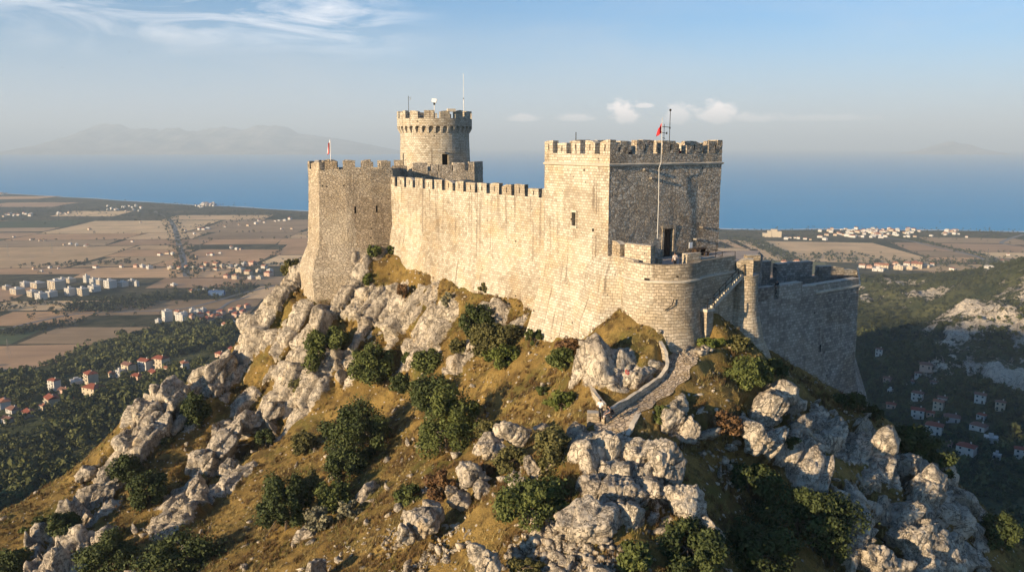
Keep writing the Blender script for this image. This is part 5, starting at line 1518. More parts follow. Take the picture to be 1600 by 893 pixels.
ROCKS = [
 ('boulder', [(893, 712, 60.5, S(1.32, 2.56), 28, 0.2, 5), (868, 735, 59.8, S(1.06, 1.71), 35, 0, 4), (915, 690, 61.2, S(1.45, 1.22), 10, 0.5, 5)], 'tall cracked grey boulder at the lower left of the path beside an olive shrub', 'boulder'),
 ('boulder', [(948, 705, 59.4, S(1.06, 1.83), 18, 0.1, 5), (968, 712, 59.4, S(0.73, 1.59), 12, 0.3, 4)], 'pair of split upright slabs just below the end of the path', 'boulder'),
 ('boulder', [(1000, 712, 58.6, S(2.51, 2.07, 2.08), 8, 0.4, 5)], 'big pale wedge shaped boulder directly below the end of the path', 'boulder'),
 ('boulder', [(1036, 735, 57.5, S(1.58, 2.32, 1.95), -15, 0.2, 5), (1025, 775, 55.5, S(1.32, 1.59), -10, 0.2, 4)], 'dark shaded rock face on the right flank of the foreground boulders', 'boulder'),
 ('boulder', [(922, 765, 55.8, S(0.99, 1.83), 25, 0.1, 5), (935, 740, 57.3, S(0.92, 1.10), 15, 0.6, 4), (955, 742, 57.3, S(0.79, 1.10), 5, 0.6, 4)], 'narrow leaning stones wedged in the middle of the foreground boulders', 'boulder'),
 ('boulder', [(972, 772, 54.8, S(1.98, 1.46, 1.69), 12, 0.3, 5)], 'rounded pale boulder in the middle of the foreground rocks with a bright top', 'boulder'),
 ('boulder', [(912, 818, 51.6, S(2.31, 2.01, 1.95), 18, 0.2, 5)], 'largest rounded foreground boulder standing at the edge of white scree', 'boulder'),
 ('boulder', [(978, 818, 52.0, S(1.45, 1.95, 1.56), 5, 0.1, 5)], 'grey shaded boulder right beside the largest rounded foreground boulder', 'boulder'),
 ('boulder', [(1062, 775, 54.2, S(1.19, 1.59), -35, 0.1, 5), (1085, 800, 53.0, S(1.32, 1.83), -35, 0.1, 5), (1108, 825, 52.0, S(0.66, 1.34), -35, 0.0, 4)], 'row of shaded slabs leaning left above the dark scrub of the gully', 'boulder'),
 ('boulder', [(583, 770, None, S(2.3, 1.25, 1.7), 32, 0.1, 5)], 'lone large boulder with a dark pitted top on the golden grass slope', 'boulder'),
 ('rock_outcrop', [(806, 680, 65.5, S(1.9, 1.1), 30, 0.3, 5), (775, 705, 64.0, S(1.6, 1.0), 38, 0.2, 5), (738, 748, 61.4, S(1.5, 1.3), 42, 0.2, 5), (716, 780, 60, S(1.0, 1.0), 40, 0.1, 4), (750, 765, 60, S(0.9, 0.8), 30, 0.1, 4), (848, 668, 66.5, S(0.9, 0.6), 20, 0.2, 4)], 'long diagonal ridge of pale rock running up the middle of the grass slope', 'rock outcrop'),
 ('rock_outcrop', [(655, 815, 57.6, S(1.6, 1.2), 40, 0.2, 5), (678, 795, 58.8, S(1.0, 0.9), 30, 0.1, 4), (632, 835, 56.4, S(0.9, 0.7), 40, 0.1, 4), (705, 770, 60.2, S(0.7, 0.6), 20, 0.1, 4)], 'slanting rock outcrop in the grass left of the foot of the diagonal ridge', 'rock outcrop'),
 ('boulder', [(757, 872, 48.8, S(1.2, 1.25), 20, 0.2, 5)], 'pointed pale boulder at the bottom edge left of the white scree', 'boulder'),
 ('boulder', [(495, 884, 60.2, S(1.0, 1.0), 10, 0.2, 5)], 'small pointed boulder at the bottom edge of the grass slope', 'boulder'),
 ('boulder', [(478, 838, None, S(1.2, 1.7), 38, 0.2, 5)], 'half buried slab leaning in the grass by the silvery shrub', 'boulder'),
 ('rock_outcrop', [(832, 735, 59.5, S(1.2, 1.0), 35, 0.2, 5), (862, 715, 60.6, S(0.8, 0.9), 25, 0.1, 4), (812, 757, 58, S(0.9, 0.9), 30, 0.2, 4)], 'low broken outcrop between the diagonal ridge and the foreground boulders', 'rock outcrop'),
 ('boulder', [(1047, 660, 63.5, S(1.3, 1.6, 1.3), 25, 0.3, 5)], 'sunlit cracked boulder right of the path beyond the short wall', 'boulder'),
 ('boulder', [(1078, 672, 62.8, S(0.7, 1.3), 32, 0.2, 5)], 'leaning shaded slab just right of the sunlit cracked boulder', 'boulder'),
 ('rock_outcrop', [(1190, 690, 63.5, S(1.5, 1.6), 25, 0.3, 5), (1178, 668, 65.5, S(1.3, 1.0), 20, 0.3, 5), (1208, 645, 68.6, S(1.6, 1.9), 25, 0.2, 5), (1202, 620, 70.6, S(1.8, 1.6), 30, 0.2, 5), (1220, 612, 71.8, S(1.5, 1.6), 20, 0.2, 4)], 'rough pale outcrop right of the reddish dry shrub below the buttress', 'rock outcrop'),
 ('rock_outcrop', [(1268, 650, 76, S(1.8, 1.1), -30, 0.2, 5), (1300, 655, 78, S(1.0, 0.8), -30, 0.1, 4), (1262, 671, 73, S(1.6, 1.5), 10, 0.2, 5), (1255, 690, 70, S(1.5, 1.6), 20, 0.2, 5), (1275, 695, 70.2, S(1.3, 1.2), 20, 0.2, 4), (1290, 700, 70.5, S(1.5, 1.6), 15, 0.3, 5), (1240, 725, 67, S(1.2, 1.0), 10, 0.3, 4)], 'jagged shaded outcrop on the right spur under the grey bastion wall', 'rock outcrop'),
 ('boulder', [(1375, 705, 73.5, S(3.0, 2.2, 1.8), -38, 0.1, 5)], 'great slab on the right spur whose upper edge catches the last sun', 'boulder'),
 ('rock_outcrop', [(1345, 760, 68.5, S(1.9, 2.0), 18, 0.2, 5), (1310, 790, 65, S(1.8, 1.6), 25, 0.2, 5), (1365, 800, 66, S(1.2, 1.3), 10, 0.4, 5), (1335, 830, 62.5, S(1.8, 1.6), 20, 0.1, 5), (1360, 870, 60, S(2.0, 1.6), 20, 0.2, 5)], 'mass of grey blocks below the great slab in the shade of the spur', 'rock outcrop'),
 ('boulder', [(1440, 770, 71, S(2.6, 3.0, 2.0), -30, 0.2, 5), (1418, 735, 74, S(1.5, 1.9), -15, 0.2, 5)], 'huge smooth grey boulder face in the middle of the shaded right spur', 'boulder'),
 ('boulder', [(1474, 745, 78, S(1.6, 2.3, 1.5), -10, 0.2, 5), (1498, 790, 75, S(1.6, 2.0), -25, 0.2, 5)], 'upright spire of rock on the skyline of the right spur', 'boulder'),
 ('rock_outcrop', [(1430, 850, 64, S(2.2, 1.9), -25, 0.2, 5), (1475, 850, 67, S(2.0, 2.4), -30, 0.1, 5), (1510, 875, 67, S(1.6, 2.2), -35, 0.1, 5), (1400, 885, 60, S(1.6, 1.2), -15, 0.1, 4)], 'fractured slabs at the bottom right corner of the spur', 'rock outcrop'),
 ('rock_outcrop', [(262, 628, 106, S(2.6, 3.6, 2.5), 18, 0.3, 5), (226, 655, 104, S(1.9, 3.0, 2.2), 12, 0.2, 5), (285, 625, 107.5, S(1.4, 2.9), 5, 0.1, 5), (245, 665, 103, S(2.0, 1.5), 20, 0.1, 4)], 'twin rock spires standing on the left skyline above the wooded valley', 'rock outcrop'),
 ('rock_outcrop', [(335, 582, 112, S(2.5, 3.2), 25, 0.2, 5), (352, 568, 113, S(1.6, 3.0), 15, 0.2, 4), (318, 600, 111, S(1.8, 2.0), 25, 0.1, 4)], 'leaning shelf of rock between the twin spires and the great crag', 'rock outcrop'),
 ('rock_outcrop', [(370, 672, 101.5, S(1.8, 2.2), 22, 0.2, 5), (395, 662, 103, S(2.0, 1.6), 15, 0.3, 5), (345, 705, 98, S(1.8, 2.6), 24, 0.2, 5), (322, 725, 96, S(2.0, 2.2), 30, 0.2, 5), (305, 755, 92.5, S(1.6, 2.2), 30, 0.1, 5), (275, 800, 87.5, S(1.3, 2.4), 32, 0.1, 5), (355, 735, 95, S(1.3, 1.9), 20, 0.1, 5), (300, 790, 90, S(1.2, 1.6), 25, 0.1, 4), (430, 640, 104.5, S(1.6, 1.7), 15, 0.1, 5)], 'long rib of leaning rock running down left from the foot of the great crag', 'rock outcrop'),
 ('rock_outcrop', [(200, 700, 99.5, S(1.8, 2.0), 20, 0.2, 5), (178, 738, 96, S(2.2, 2.4), 25, 0.2, 5), (155, 775, 94, S(2.2, 2.2), 25, 0.1, 5), (135, 815, 90.5, S(1.9, 2.4), 28, 0.1, 5), (115, 855, 85, S(1.7, 2.2), 28, 0.1, 5), (130, 745, 97, S(1.6, 1.4), 10, 0.2, 5), (75, 850, 87, S(1.2, 1.8), 25, 0.1, 4)], 'lower left rib of broken grey rock dropping to the corner of the slope', 'rock outcrop'),
 ('boulder', [(915, 562, 74.5, S(0.8, 2.4), 22, 0.1, 5), (905, 590, 72, S(0.6, 1.6), 25, 0.1, 4)], 'slim pale rock rib beside the thin wall left of the rock knob', 'boulder'),
]
for nm, lumps, lab, cat in ROCKS: rock_thing(nm, lumps, lab, cat)
# pale rock knob under the bastion, with painted marks
KNOB = rock_thing('rock_outcrop', [(965, 585, 69.8, S(2.5, 2.6, 1.9), 8, 0.5, 5), (1003, 590, 69.3, S(2.0, 1.7, 1.5), -8, 0.5, 5), (950, 560, 72.5, S(1.8, 1.8, 1.6), 20, 0.2, 5), (1015, 570, 71.3, S(1.6, 1.2), 0, 0.2, 4)], 'pale yellowish rock knob with red and black painted marks below the bastion', 'rock outcrop')

def on_rock(px, py, back=0.0):
    """first point of the knob mesh along the ray through a pixel"""
    d = P(px, py, 1.0).normalized()
    ok, loc, nrm, _ = KNOB.ray_cast(-KNOB.location, d)
    if not ok: return None
    return loc + KNOB.location + nrm * 0.03, nrm
def mk_marks():
    M_RP = plain_mat('red paint', (0.50, 0.03, 0.03), 0.8, 0.2); M_BP = plain_mat('black paint', (0.025, 0.025, 0.025), 0.8, 0.2)
    def mark(name, strokes, w, mat, lab, cat):
        V = []; Fc = []
        for st in strokes:
            pts = []
            for a in st:
                h = on_rock(*a)
                if h: pts.append(h)
            for (p, n), (q, m) in zip(pts[:-1], pts[1:]):
                if (p - q).length > 1.2: continue
                s = (q - p).cross(n).normalized() * w; b = len(V)
                n = n.normalized() * 0.02
                V += [p - s, p + s, q + s, q - s, p - s - n, p + s - n, q + s - n, q - s - n]
                Fc += [(b, b + 1, b + 2, b + 3), (b, b + 4, b + 5, b + 1), (b + 1, b + 5, b + 6, b + 2), (b + 2, b + 6, b + 7, b + 3), (b + 3, b + 7, b + 4, b)]
        if V:
            o = link_mesh(name, V, Fc, mat); tag(o, lab, cat)
    mark('painted_emblem', [[(977.5, 579), (980, 578.5), (983, 580)], [(977.5, 581), (980.5, 581.5), (983.5, 583)], [(977.5, 583), (980, 584), (982, 585)], [(978, 577.5), (978, 584)]], 0.035, M_RP, 'small red painted emblem on the pale rock knob', 'painted mark')
    L = []
    for k, y in enumerate((577.0, 581.5, 586.0, 590.5, 595.0)):
        x = 995.5 - (0, 0.3, 0.2, 0.0, -0.6)[k]
        L += [[(x - 2, y), (x + 2, y + 0.3)], [(x + 2, y + .3), (x + 1.4, y + 3)]] if k % 2 == 0 else [[(x - 1.8, y), (x - 1.8, y + 2.6), (x + 1.8, y + 2.6)], [(x, y), (x + 1.8, y + 1)]]
    L += [[(988.5, 578), (990.5, 577.3), (991, 580)]]
    mark('painted_letters', L, 0.016, M_BP, 'column of black painted letters beside the red emblem on the knob', 'painted mark')
mk_marks()

# ---- loose stones (nobody could count them) and the white scree patch
def scatter(n, reject, seed, box=(NX0 + 2, NX1 - 2, NY0 + 4, 125)):
    r = np.random.default_rng(seed)
    # denser near the camera
    y = box[2] * (box[3] / box[2]) ** (r.random(n) ** 1.0)
    x = (r.random(n) * 2 - 1) * 0.72 * y
    z = ground(x, y)
    i = np.clip(np.round((x - NX0) / NS).astype(int), 0, HZG.shape[1] - 1); j = np.clip(np.round((y - NY0) / NS).astype(int), 0, HZG.shape[0] - 1)
    ok = (x > box[0]) & (x < box[1]) & reject(x, y, z, HMG[j, i], HPG[j, i], r)
    return x[ok], y[ok], z[ok], r
def mk_stones():
    x, y, z, r = scatter(26000, lambda x, y, z, m, p, r: (p < 0.1) & (r.random(len(x)) < 0.05 + 0.5 * np.clip(fbm(np.stack([x, y, 0 * x], 1) / 3.5, 3, 33) * 1.6, 0, 1) * (1 - m)), 8)
    sx, sy, sz = [], [], []
    rr = np.random.default_rng(4)
    for (px, py, n, s) in ((840, 850, 420, 2.0), (870, 870, 300, 2.2), (850, 830, 160, 2.0), (800, 745, 70, 1.2), (700, 850, 90, 1.8), (620, 840, 60, 1.6), (660, 880, 60, 1.6), (1080, 548, 90, 1.5), (1120, 725, 60, 2.0), (1160, 720, 30, 2.0), (940, 880, 80, 1.4), (900, 870, 160, 1.6)):
        h = hit(px, py)
        sx.append(h.x + rr.normal(size=n) * s * 0.5); sy.append(h.y + rr.normal(size=n) * s * 0.6)
    x = np.r_[x, np.concatenate(sx)]; y = np.r_[y, np.concatenate(sy)]; z = ground(x, y)
    D, Fc = _ICO[2]; D = D[:]; n = len(x)
    proto = []
    for k in range(8):
        c = np.random.default_rng(k).normal(size=(7, 3)); c /= np.linalg.norm(c, axis=1)[:, None]
        rad = 1 / (np.sum(np.clip(D @ c.T / np.random.default_rng(k + 50).uniform(.55, 1, 7), 0, None) ** 8, 1) ** (1 / 8) + 0.25)
        proto.append(D * rad[:, None])
    proto = np.array(proto)
    s = np.exp(rr.normal(size=n) * 0.55) * 0.11
    s = np.clip(s, 0.04, 0.42)
    a = rr.random(n) * 6.28; kk = rr.integers(0, 8, n)
    pv = proto[kk] * s[:, None, None] * np.stack([1 + .4 * rr.random(n), np.ones(n), 0.65 + 0.3 * rr.random(n)], 1)[:, None, :]
    ca, sa = np.cos(a)[:, None], np.sin(a)[:, None]
    V = np.stack([pv[:, :, 0] * ca - pv[:, :, 1] * sa + x[:, None], pv[:, :, 0] * sa + pv[:, :, 1] * ca + y[:, None], pv[:, :, 2] + (z + s * 0.15)[:, None]], 2)
    Fq = (Fc[None] + (np.arange(n) * len(D))[:, None, None]).reshape(-1, 3)
    tag(fast_mesh('loose_stones', V.reshape(-1, 3), Fq, MAT_ROCK), label='pale loose stones and scree strewn over the grass', kind='stuff')
mk_stones()
# ------------------------------------------------------------------ grass, shrubs, small trees
def leaf_mat(name, a, b, rough=0.75, scale=0.6):
    t = NT(name)
    p = t.pos()
    n = t.noise(p, scale, 3)
    o = t.n('Attribute', attribute_name='tint').outputs['Fac']
    f = t.math('ADD', t.math('MULTIPLY', n, 0.5), t.math('MULTIPLY', o, 0.6))
    t.color(t.mix(t.ramp(f, [(0.2, 0.0), (0.85, 1.0)]), a, b))
    t.b.inputs['Subsurface Weight'].default_value = 0.0
    return t.done(rough, 0.25)
M_LEAF = {'dark': leaf_mat('dark evergreen leaves', (0.026, 0.038, 0.011), (0.075, 0.092, 0.026)),
          'mid': leaf_mat('green leaves', (0.042, 0.058, 0.014), (0.12, 0.135, 0.034)),
          'olive': leaf_mat('olive leaves', (0.06, 0.058, 0.018), (0.15, 0.135, 0.045)),
          'bright': leaf_mat('fresh green leaves', (0.055, 0.075, 0.014), (0.15, 0.165, 0.035)),
          'silver': leaf_mat('silvery leaves', (0.12, 0.11, 0.06), (0.26, 0.24, 0.15)),
          'dry': leaf_mat('dry reddish twigs', (0.085, 0.042, 0.018), (0.20, 0.115, 0.05))}
M_BARK = plain_mat('bark', (0.11, 0.085, 0.06), 0.95, 0.35, 4.0)

def foliage(rad, n, leaf, seed, clumps=26, squash=0.75, hollow=0.55, spiky=0.0):
    """many small leaf faces in clumps spread through a crown of half-size rad, centre at origin"""
    r = np.random.default_rng(seed)
    c = r.normal(size=(clumps, 3)); c /= np.linalg.norm(c, axis=1)[:, None]
    c[:, 2] = np.where(c[:, 2] < -0.75, -c[:, 2] * 0.6, c[:, 2])
    c = c * (hollow + (1 - hollow) * r.random(clumps) ** 0.6)[:, None] * 0.80
    cs = 0.13 + 0.22 * r.random(clumps) ** 1.5
    ct = r.random(clumps)
    k = r.integers(0, clumps, n)
    d = r.normal(size=(n, 3)); d /= np.linalg.norm(d, axis=1)[:, None]
    p = c[k] + d * (cs[k] * (0.55 + 0.55 * r.random(n) ** 0.5))[:, None]
    p = p * (1 + (0.16 + spiky) * (r.random(n) ** 4))[:, None]
    p = p * np.array(rad) 
    nrm = d * 0.7 + r.normal(size=(n, 3)) * 0.5 + np.array([0, 0, 0.25]); nrm /= np.linalg.norm(nrm, axis=1)[:, None]
    t = np.cross(nrm, r.normal(size=(n, 3))); t /= np.linalg.norm(t, axis=1)[:, None]
    b = np.cross(nrm, t)
    s = leaf * (0.6 + 0.8 * r.random(n))
    w = s * (0.45 + 0.3 * r.random(n))
    bend = nrm * (s * 0.25)[:, None]
    V = np.stack([p - t * s[:, None], p - b * w[:, None] + bend, p + t * s[:, None], p + b * w[:, None] + bend], 1).reshape(-1, 3)
    Fq = np.arange(n * 4).reshape(n, 4)
    tint = np.repeat(0.6 * ct[k] + 0.4 * r.random(n), 4)
    return V, Fq, tint

def branches(rad, base_z, seed, n=7, r0=0.06):
    r = random.Random(seed); V = []; Fc = []
    def seg(a, b, ra, rb):
        d = (b - a).normalized(); x = d.orthogonal().normalized(); y = d.cross(x); o = len(V)
        for q, rr in ((a, ra), (b, rb)):
            for i in range(5): V.append(q + x * rr * math.cos(i * 1.2566) + y * rr * math.sin(i * 1.2566))
        for i in range(5): Fc.append((o + i, o + (i + 1) % 5, o + 5 + (i + 1) % 5, o + 5 + i))
    root = Vector((0, 0, base_z)); fork = Vector((r.uniform(-.1, .1) * rad[0], r.uniform(-.1, .1) * rad[1], base_z + (rad[2] * 0.55)))
    seg(root - Vector((0, 0, 0.6)), fork, r0 * 1.5, r0)
    for i in range(n):
        a = i / n * 6.283 + r.uniform(-.3, .3)
        e = Vector((math.cos(a) * rad[0] * r.uniform(.45, .8), math.sin(a) * rad[1] * r.uniform(.45, .8), r.uniform(-.1, .6) * rad[2]))
        m = fork.lerp(e, 0.5) + Vector((0, 0, 0.1 * rad[2]))
        seg(fork, m, r0 * .8, r0 * .5); seg(m, e, r0 * .5, r0 * .2)
    return V, Fc

_protos = {}
def plant(name, px, py, w, h, kind, label, cat, group=None, Y=None, spiky=0.0, dens=1.0, variant=None, thin=False):
    """shrub whose crown shows w x h pixels centred at (px,py)"""
    b = hit(px, py + h * 0.42) if Y is None else P(px, py + h * 0.42, Y)
    sc = b.y * CT - b.z * ST; m = sc / 1250.0
    rx, rz = w * m / 2 * 1.16, h * m / 2 * 1.2
    rad = (rx, (rx + rz) / 2, rz)
    leaf = 0.085 + 0.0008 * b.y
    area = rx * rz
    n = int(min(12000, max(500, dens * 1000 * area / (leaf / 0.19) ** 1.4)))
    root = empty(name, (b.x, b.y, b.z), 0, label, cat, group)
    V, Fq, tint = foliage(rad, n, leaf, int(px * 7 + py), clumps=(16 if thin else 40) if area > 1.2 else 12, hollow=0.35 if thin else 0.5, spiky=spiky)
    V = V + np.array([0, 0, rz * 0.66])
    fast_mesh('foliage', V, Fq, M_LEAF[kind], {'tint': tint}, parent=root)
    BV, BF = branches(rad, 0, int(px), 7 if area > 1 else 5, 0.03 + 0.03 * rx)
    link_mesh('branches', BV, BF, M_BARK, root)
    return root

PLANTS = [
 ('small_tree', 512, 537, 72, 78, 'mid', 'loose pale green small tree growing on the face of the left crag', 'tree', 1),
 ('small_tree', 581, 566, 62, 66, 'mid', 'dense green small tree at the foot of the crag beside the loose pale one', 'tree', 0),
 ('small_tree', 748, 505, 52, 60, 'dark', 'rounded dark small tree on the rocks below the middle of the curtain wall', 'tree', 0),
 ('shrub', 778, 530, 82, 56, 'olive', 'sprawling olive brown thicket right of the rounded dark tree below the curtain wall', 'shrub', 0),
 ('shrub', 786, 558, 55, 40, 'bright', 'bright green shrub at the lower edge of the olive brown thicket', 'shrub', 0),
 ('shrub', 716, 541, 26, 24, 'olive', 'little round shrub at the foot of the rocks left of the dark tree', 'shrub', 0),
 ('shrub', 668, 563, 46, 36, 'mid', 'spreading green shrub under the pale rocks in mid slope', 'shrub', 0),
 ('shrub', 640, 560, 24, 20, 'mid', 'small shrub touching the left side of the spreading green shrub', 'shrub', 0),
 ('shrub', 626, 598, 36, 28, 'dark', 'low dark shrub alone in the grass above the three big bushes', 'shrub', 0),
 ('small_tree', 674, 614, 64, 58, 'dark', 'dark bush half hidden behind the biggest round bush', 'tree', 0),
 ('small_tree', 700, 660, 106, 106, 'mid', 'biggest round green bush in the middle of the grass slope', 'tree', 0),
 ('small_tree', 555, 678, 100, 92, 'dark', 'large dark bush left of the biggest round bush', 'tree', 0),
 ('shrub', 545, 722, 60, 50, 'dark', 'lower dark lobe of bush in front of the large dark bush', 'shrub', 0),
 ('shrub', 477, 690, 40, 34, 'olive', 'small brownish green shrub left of the large dark bush', 'shrub', 0),
 ('small_tree', 446, 790, 74, 96, 'dark', 'tall dark bush low on the left of the grass slope', 'tree', 0),
 ('small_tree', 486, 768, 46, 62, 'olive', 'thin olive bush between the tall dark bush and the green one', 'tree', 1),
 ('shrub', 522, 775, 50, 52, 'mid', 'green bush at the right end of the low left bush row', 'shrub', 0),
 ('shrub', 545, 795, 40, 30, 'silver', 'silvery grey shrub beside the lone large boulder', 'shrub', 1),
 ('shrub', 500, 812, 46, 34, 'silver', 'pale silvery shrub over the half buried slab', 'shrub', 1),
 ('shrub', 826, 782, 108, 82, 'mid', 'big leafy green bush left of the largest foreground boulder', 'shrub', 0),
 ('shrub', 862, 697, 56, 72, 'olive', 'olive green bush left of the tall cracked boulder', 'shrub', 0),
 ('shrub', 800, 716, 50, 40, 'olive', 'dull olive bush lying across the diagonal ridge', 'shrub', 0),
 ('shrub', 690, 757, 52, 48, 'dry', 'brownish dry bush left of the diagonal ridge', 'shrub', 1),
 ('shrub', 640, 772, 46, 28, 'mid', 'flat green shrub in the grass right of the lone large boulder', 'shrub', 0),
 ('shrub', 762, 671, 34, 30, 'olive', 'small olive shrub at the top of the diagonal ridge', 'shrub', 0),
 ('shrub', 757, 738, 40, 34, 'dry', 'greyish twiggy shrub on the middle of the diagonal ridge', 'shrub', 1),
 ('shrub', 882, 562, 50, 34, 'mid', 'mounded green shrub in the grass left of the slim rock rib', 'shrub', 0),
 ('shrub', 890, 540, 40, 26, 'dry', 'brown heathery shrub above the mounded green shrub', 'shrub', 0),
 ('shrub', 835, 526, 28, 24, 'mid', 'small green bush against the spreading foot of the keep', 'shrub', 0),
 ('shrub', 876, 626, 50, 34, 'bright', 'bright green low shrub on the slope left of the path', 'shrub', 0),
 ('shrub', 850, 610, 24, 14, 'mid', 'tiny low shrub on the open slope left of the path', 'shrub', 0),
 ('small_tree', 235, 760, 58, 58, 'dark', 'rounded dark bush between the two left rock ribs', 'tree', 0),
 ('small_tree', 198, 730, 46, 44, 'dark', 'dark bush against the lower left rock rib', 'tree', 0),
 ('small_tree', 306, 636, 38, 48, 'dark', 'dark bush behind the twin rock spires', 'tree', 0),
 ('small_tree', 170, 866, 82, 62, 'dark', 'wide dark bush at the bottom left beside the lower rock rib', 'tree', 0),
 ('juniper', 280, 868, 120, 56, 'dark', 'spreading spiky juniper at the bottom edge left of centre', 'juniper', 2),
 ('shrub', 103, 820, 44, 48, 'dark', 'dark shrub on the far side of the lower left rock rib', 'shrub', 0),
 ('shrub', 60, 812, 20, 12, 'dark', 'tiny dark shrub on the bare shoulder at the left edge', 'shrub', 0),
 ('shrub', 40, 828, 22, 12, 'mid', 'small green shrub on the bare shoulder at the left edge', 'shrub', 0),
 ('shrub', 18, 876, 60, 40, 'dark', 'dark shrub in the bottom left corner', 'shrub', 0),
 ('shrub', 262, 690, 22, 16, 'olive', 'little olive shrub in the grass below the twin spires', 'shrub', 0),
 ('shrub', 415, 680, 30, 22, 'dark', 'small dark shrub on top of the long rib of rock', 'shrub', 0),
 ('shrub', 465, 600, 34, 28, 'olive', 'scrubby olive shrub low on the face of the great crag', 'shrub', 1),
 ('shrub', 1168, 582, 70, 48, 'mid', 'leafy green bush in the dry grass right of the path below the buttress', 'shrub', 0),
 ('shrub', 1124, 660, 62, 36, 'dry', 'rounded reddish brown dry shrub right of the path', 'shrub', 0),
 ('shrub', 1035, 650, 30, 34, 'mid', 'green shrub growing against the short right path wall', 'shrub', 0),
 ('shrub', 1212, 574, 36, 26, 'dark', 'dark shrub at the foot of the grey bastion wall near the buttress', 'shrub', 0),
 ('shrub', 1150, 536, 50, 20, 'olive', 'tuft of yellowish scrub at the flared foot of the buttress', 'shrub', 0),
 ('shrub', 1110, 532, 40, 20, 'bright', 'low green scrub between the bastion foot and the buttress foot', 'shrub', 0),
 ('thicket', 1250, 800, 165, 95, 'dark', 'huge dark thicket filling the shaded gully', 'thicket', 0),
 ('thicket', 1180, 850, 110, 80, 'dark', 'dark thicket at the bottom of the gully left of the huge one', 'thicket', 0),
 ('thicket', 1075, 850, 100, 82, 'dark', 'dark shaded thicket below the row of leaning slabs', 'thicket', 0),
 ('thicket', 1170, 745, 80, 50, 'dark', 'black green scrub in the upper gully under the reddish shrub', 'thicket', 0),
 ('shrub', 990, 868, 50, 44, 'mid', 'green shrub at the bottom edge below the grey shaded boulder', 'shrub', 0),
 ('shrub', 825, 885, 60, 28, 'olive', 'olive shrub at the bottom edge under the white scree', 'shrub', 0),
 ('shrub', 1325, 626, 56, 26, 'dark', 'dark shrub along the foot of the grey bastion wall', 'shrub', 0),
 ('shrub', 1362, 645, 30, 22, 'dark', 'small dark shrub at the sloping corner foot of the grey wall', 'shrub', 0),
 ('shrub', 1300, 850, 60, 50, 'dark', 'dark shrub among the grey blocks at the bottom right', 'shrub', 0),
 ('shrub', 1225, 690, 40, 26, 'dark', 'dark shrub in the cleft left of the jagged shaded outcrop', 'shrub', 0),
 ('thicket', 1420, 690, 80, 46, 'dark', 'black green thicket spilling over the crest right of the castle corner', 'thicket', 0),
 ('thicket', 1460, 725, 60, 40, 'dark', 'dark thicket on the crest behind the upright spire', 'thicket', 0),
 ('shrub', 1560, 830, 60, 60, 'dark', 'dark shrub beyond the right skyline of the spur', 'shrub', 0),
 ('shrub', 456, 418, 28, 26, 'olive', 'shrub on the crag top at the left foot of the corner tower', 'shrub', 0),
 ('shrub', 560, 388, 28, 14, 'dark', 'dark cushion shrub on the ledge at the right foot of the corner tower', 'shrub', 0),
 ('shrub', 584, 393, 22, 20, 'mid', 'upright green shrub in the corner between corner tower and curtain wall', 'shrub', 0),
 ('shrub', 612, 390, 14, 12, 'mid', 'tiny green shrub at the left end of the curtain wall foot', 'shrub', 0),
 ('shrub', 757, 449, 18, 14, 'olive', 'small shrub clinging to the foot of the curtain wall', 'shrub', 0),
 ('shrub', 700, 468, 22, 22, 'silver', 'greyish round shrub on the rocks below the curtain wall', 'shrub', 0),
 ('shrub', 628, 452, 20, 26, 'dry', 'greyish brown shrub on the rocks right of the crag cleft', 'shrub', 1),
 ('shrub', 575, 435, 16, 18, 'bright', 'single bright green shrub in the dark cleft of the crag', 'shrub', 0),
 ('shrub', 1090, 375, 5, 4, 'mid', '', '', 9),
]
for (nm, px, py, w, h, kd, lab, cat, fl) in PLANTS:
    if fl == 9: continue
    plant(nm, px, py, w, h, kd, lab, cat, thin=(fl == 1), spiky=0.5 if fl == 2 else 0.0, dens=0.6 if fl == 1 else 1.0)

# ---- dry grass over the hill
M_GRASS = leaf_mat('dry golden grass', (0.19, 0.14, 0.05), (0.42, 0.33, 0.135), 0.9, 0.25)
M_GRASSG = leaf_mat('greenish grass', (0.10, 0.095, 0.022), (0.22, 0.19, 0.05), 0.9, 0.25)
M_HEATH = leaf_mat('brown dry herbs', (0.07, 0.043, 0.018), (0.19, 0.115, 0.045), 0.9, 0.4)
def tufts(name, n, blades, hgt, wid, seed, test, mat, label):
    x, y, z, r = scatter(n, test, seed)
    m = len(x)
    nb = blades
    a = r.random((m, nb)) * 6.283
    sp = hgt * 0.55
    bx = x[:, None] + r.normal(size=(m, nb)) * sp * 0.35; by = y[:, None] + r.normal(size=(m, nb)) * sp * 0.35
    bz = np.repeat(z[:, None], nb, 1) - 0.03
    hh = hgt * (0.5 + 0.8 * r.random((m, nb))) * (0.7 + 0.6 * r.random(m))[:, None]
    lean = hh * (0.2 + 0.5 * r.random((m, nb)))
    tx = bx + np.cos(a) * lean + hh * 0.12; ty = by + np.sin(a) * lean; tz = bz + hh
    wx, wy = -np.sin(a) * wid, np.cos(a) * wid
    V = np.stack([np.stack([bx - wx, by - wy, bz], -1), np.stack([bx + wx, by + wy, bz], -1), np.stack([tx, ty, tz], -1)], 2).reshape(-1, 3)
    Fq = np.arange(len(V)).reshape(-1, 3)
    tint = np.repeat((r.random(m)[:, None] * 0.6 + 0.4 * r.random((m, nb))).ravel(), 3)
    tag(fast_mesh(name, V, Fq, mat, {'tint': tint}), label=label, kind='stuff')
def _cl(x, y, s, seed): return fbm(np.stack([x, y, 0 * x + seed], 1) / s, 3, seed)
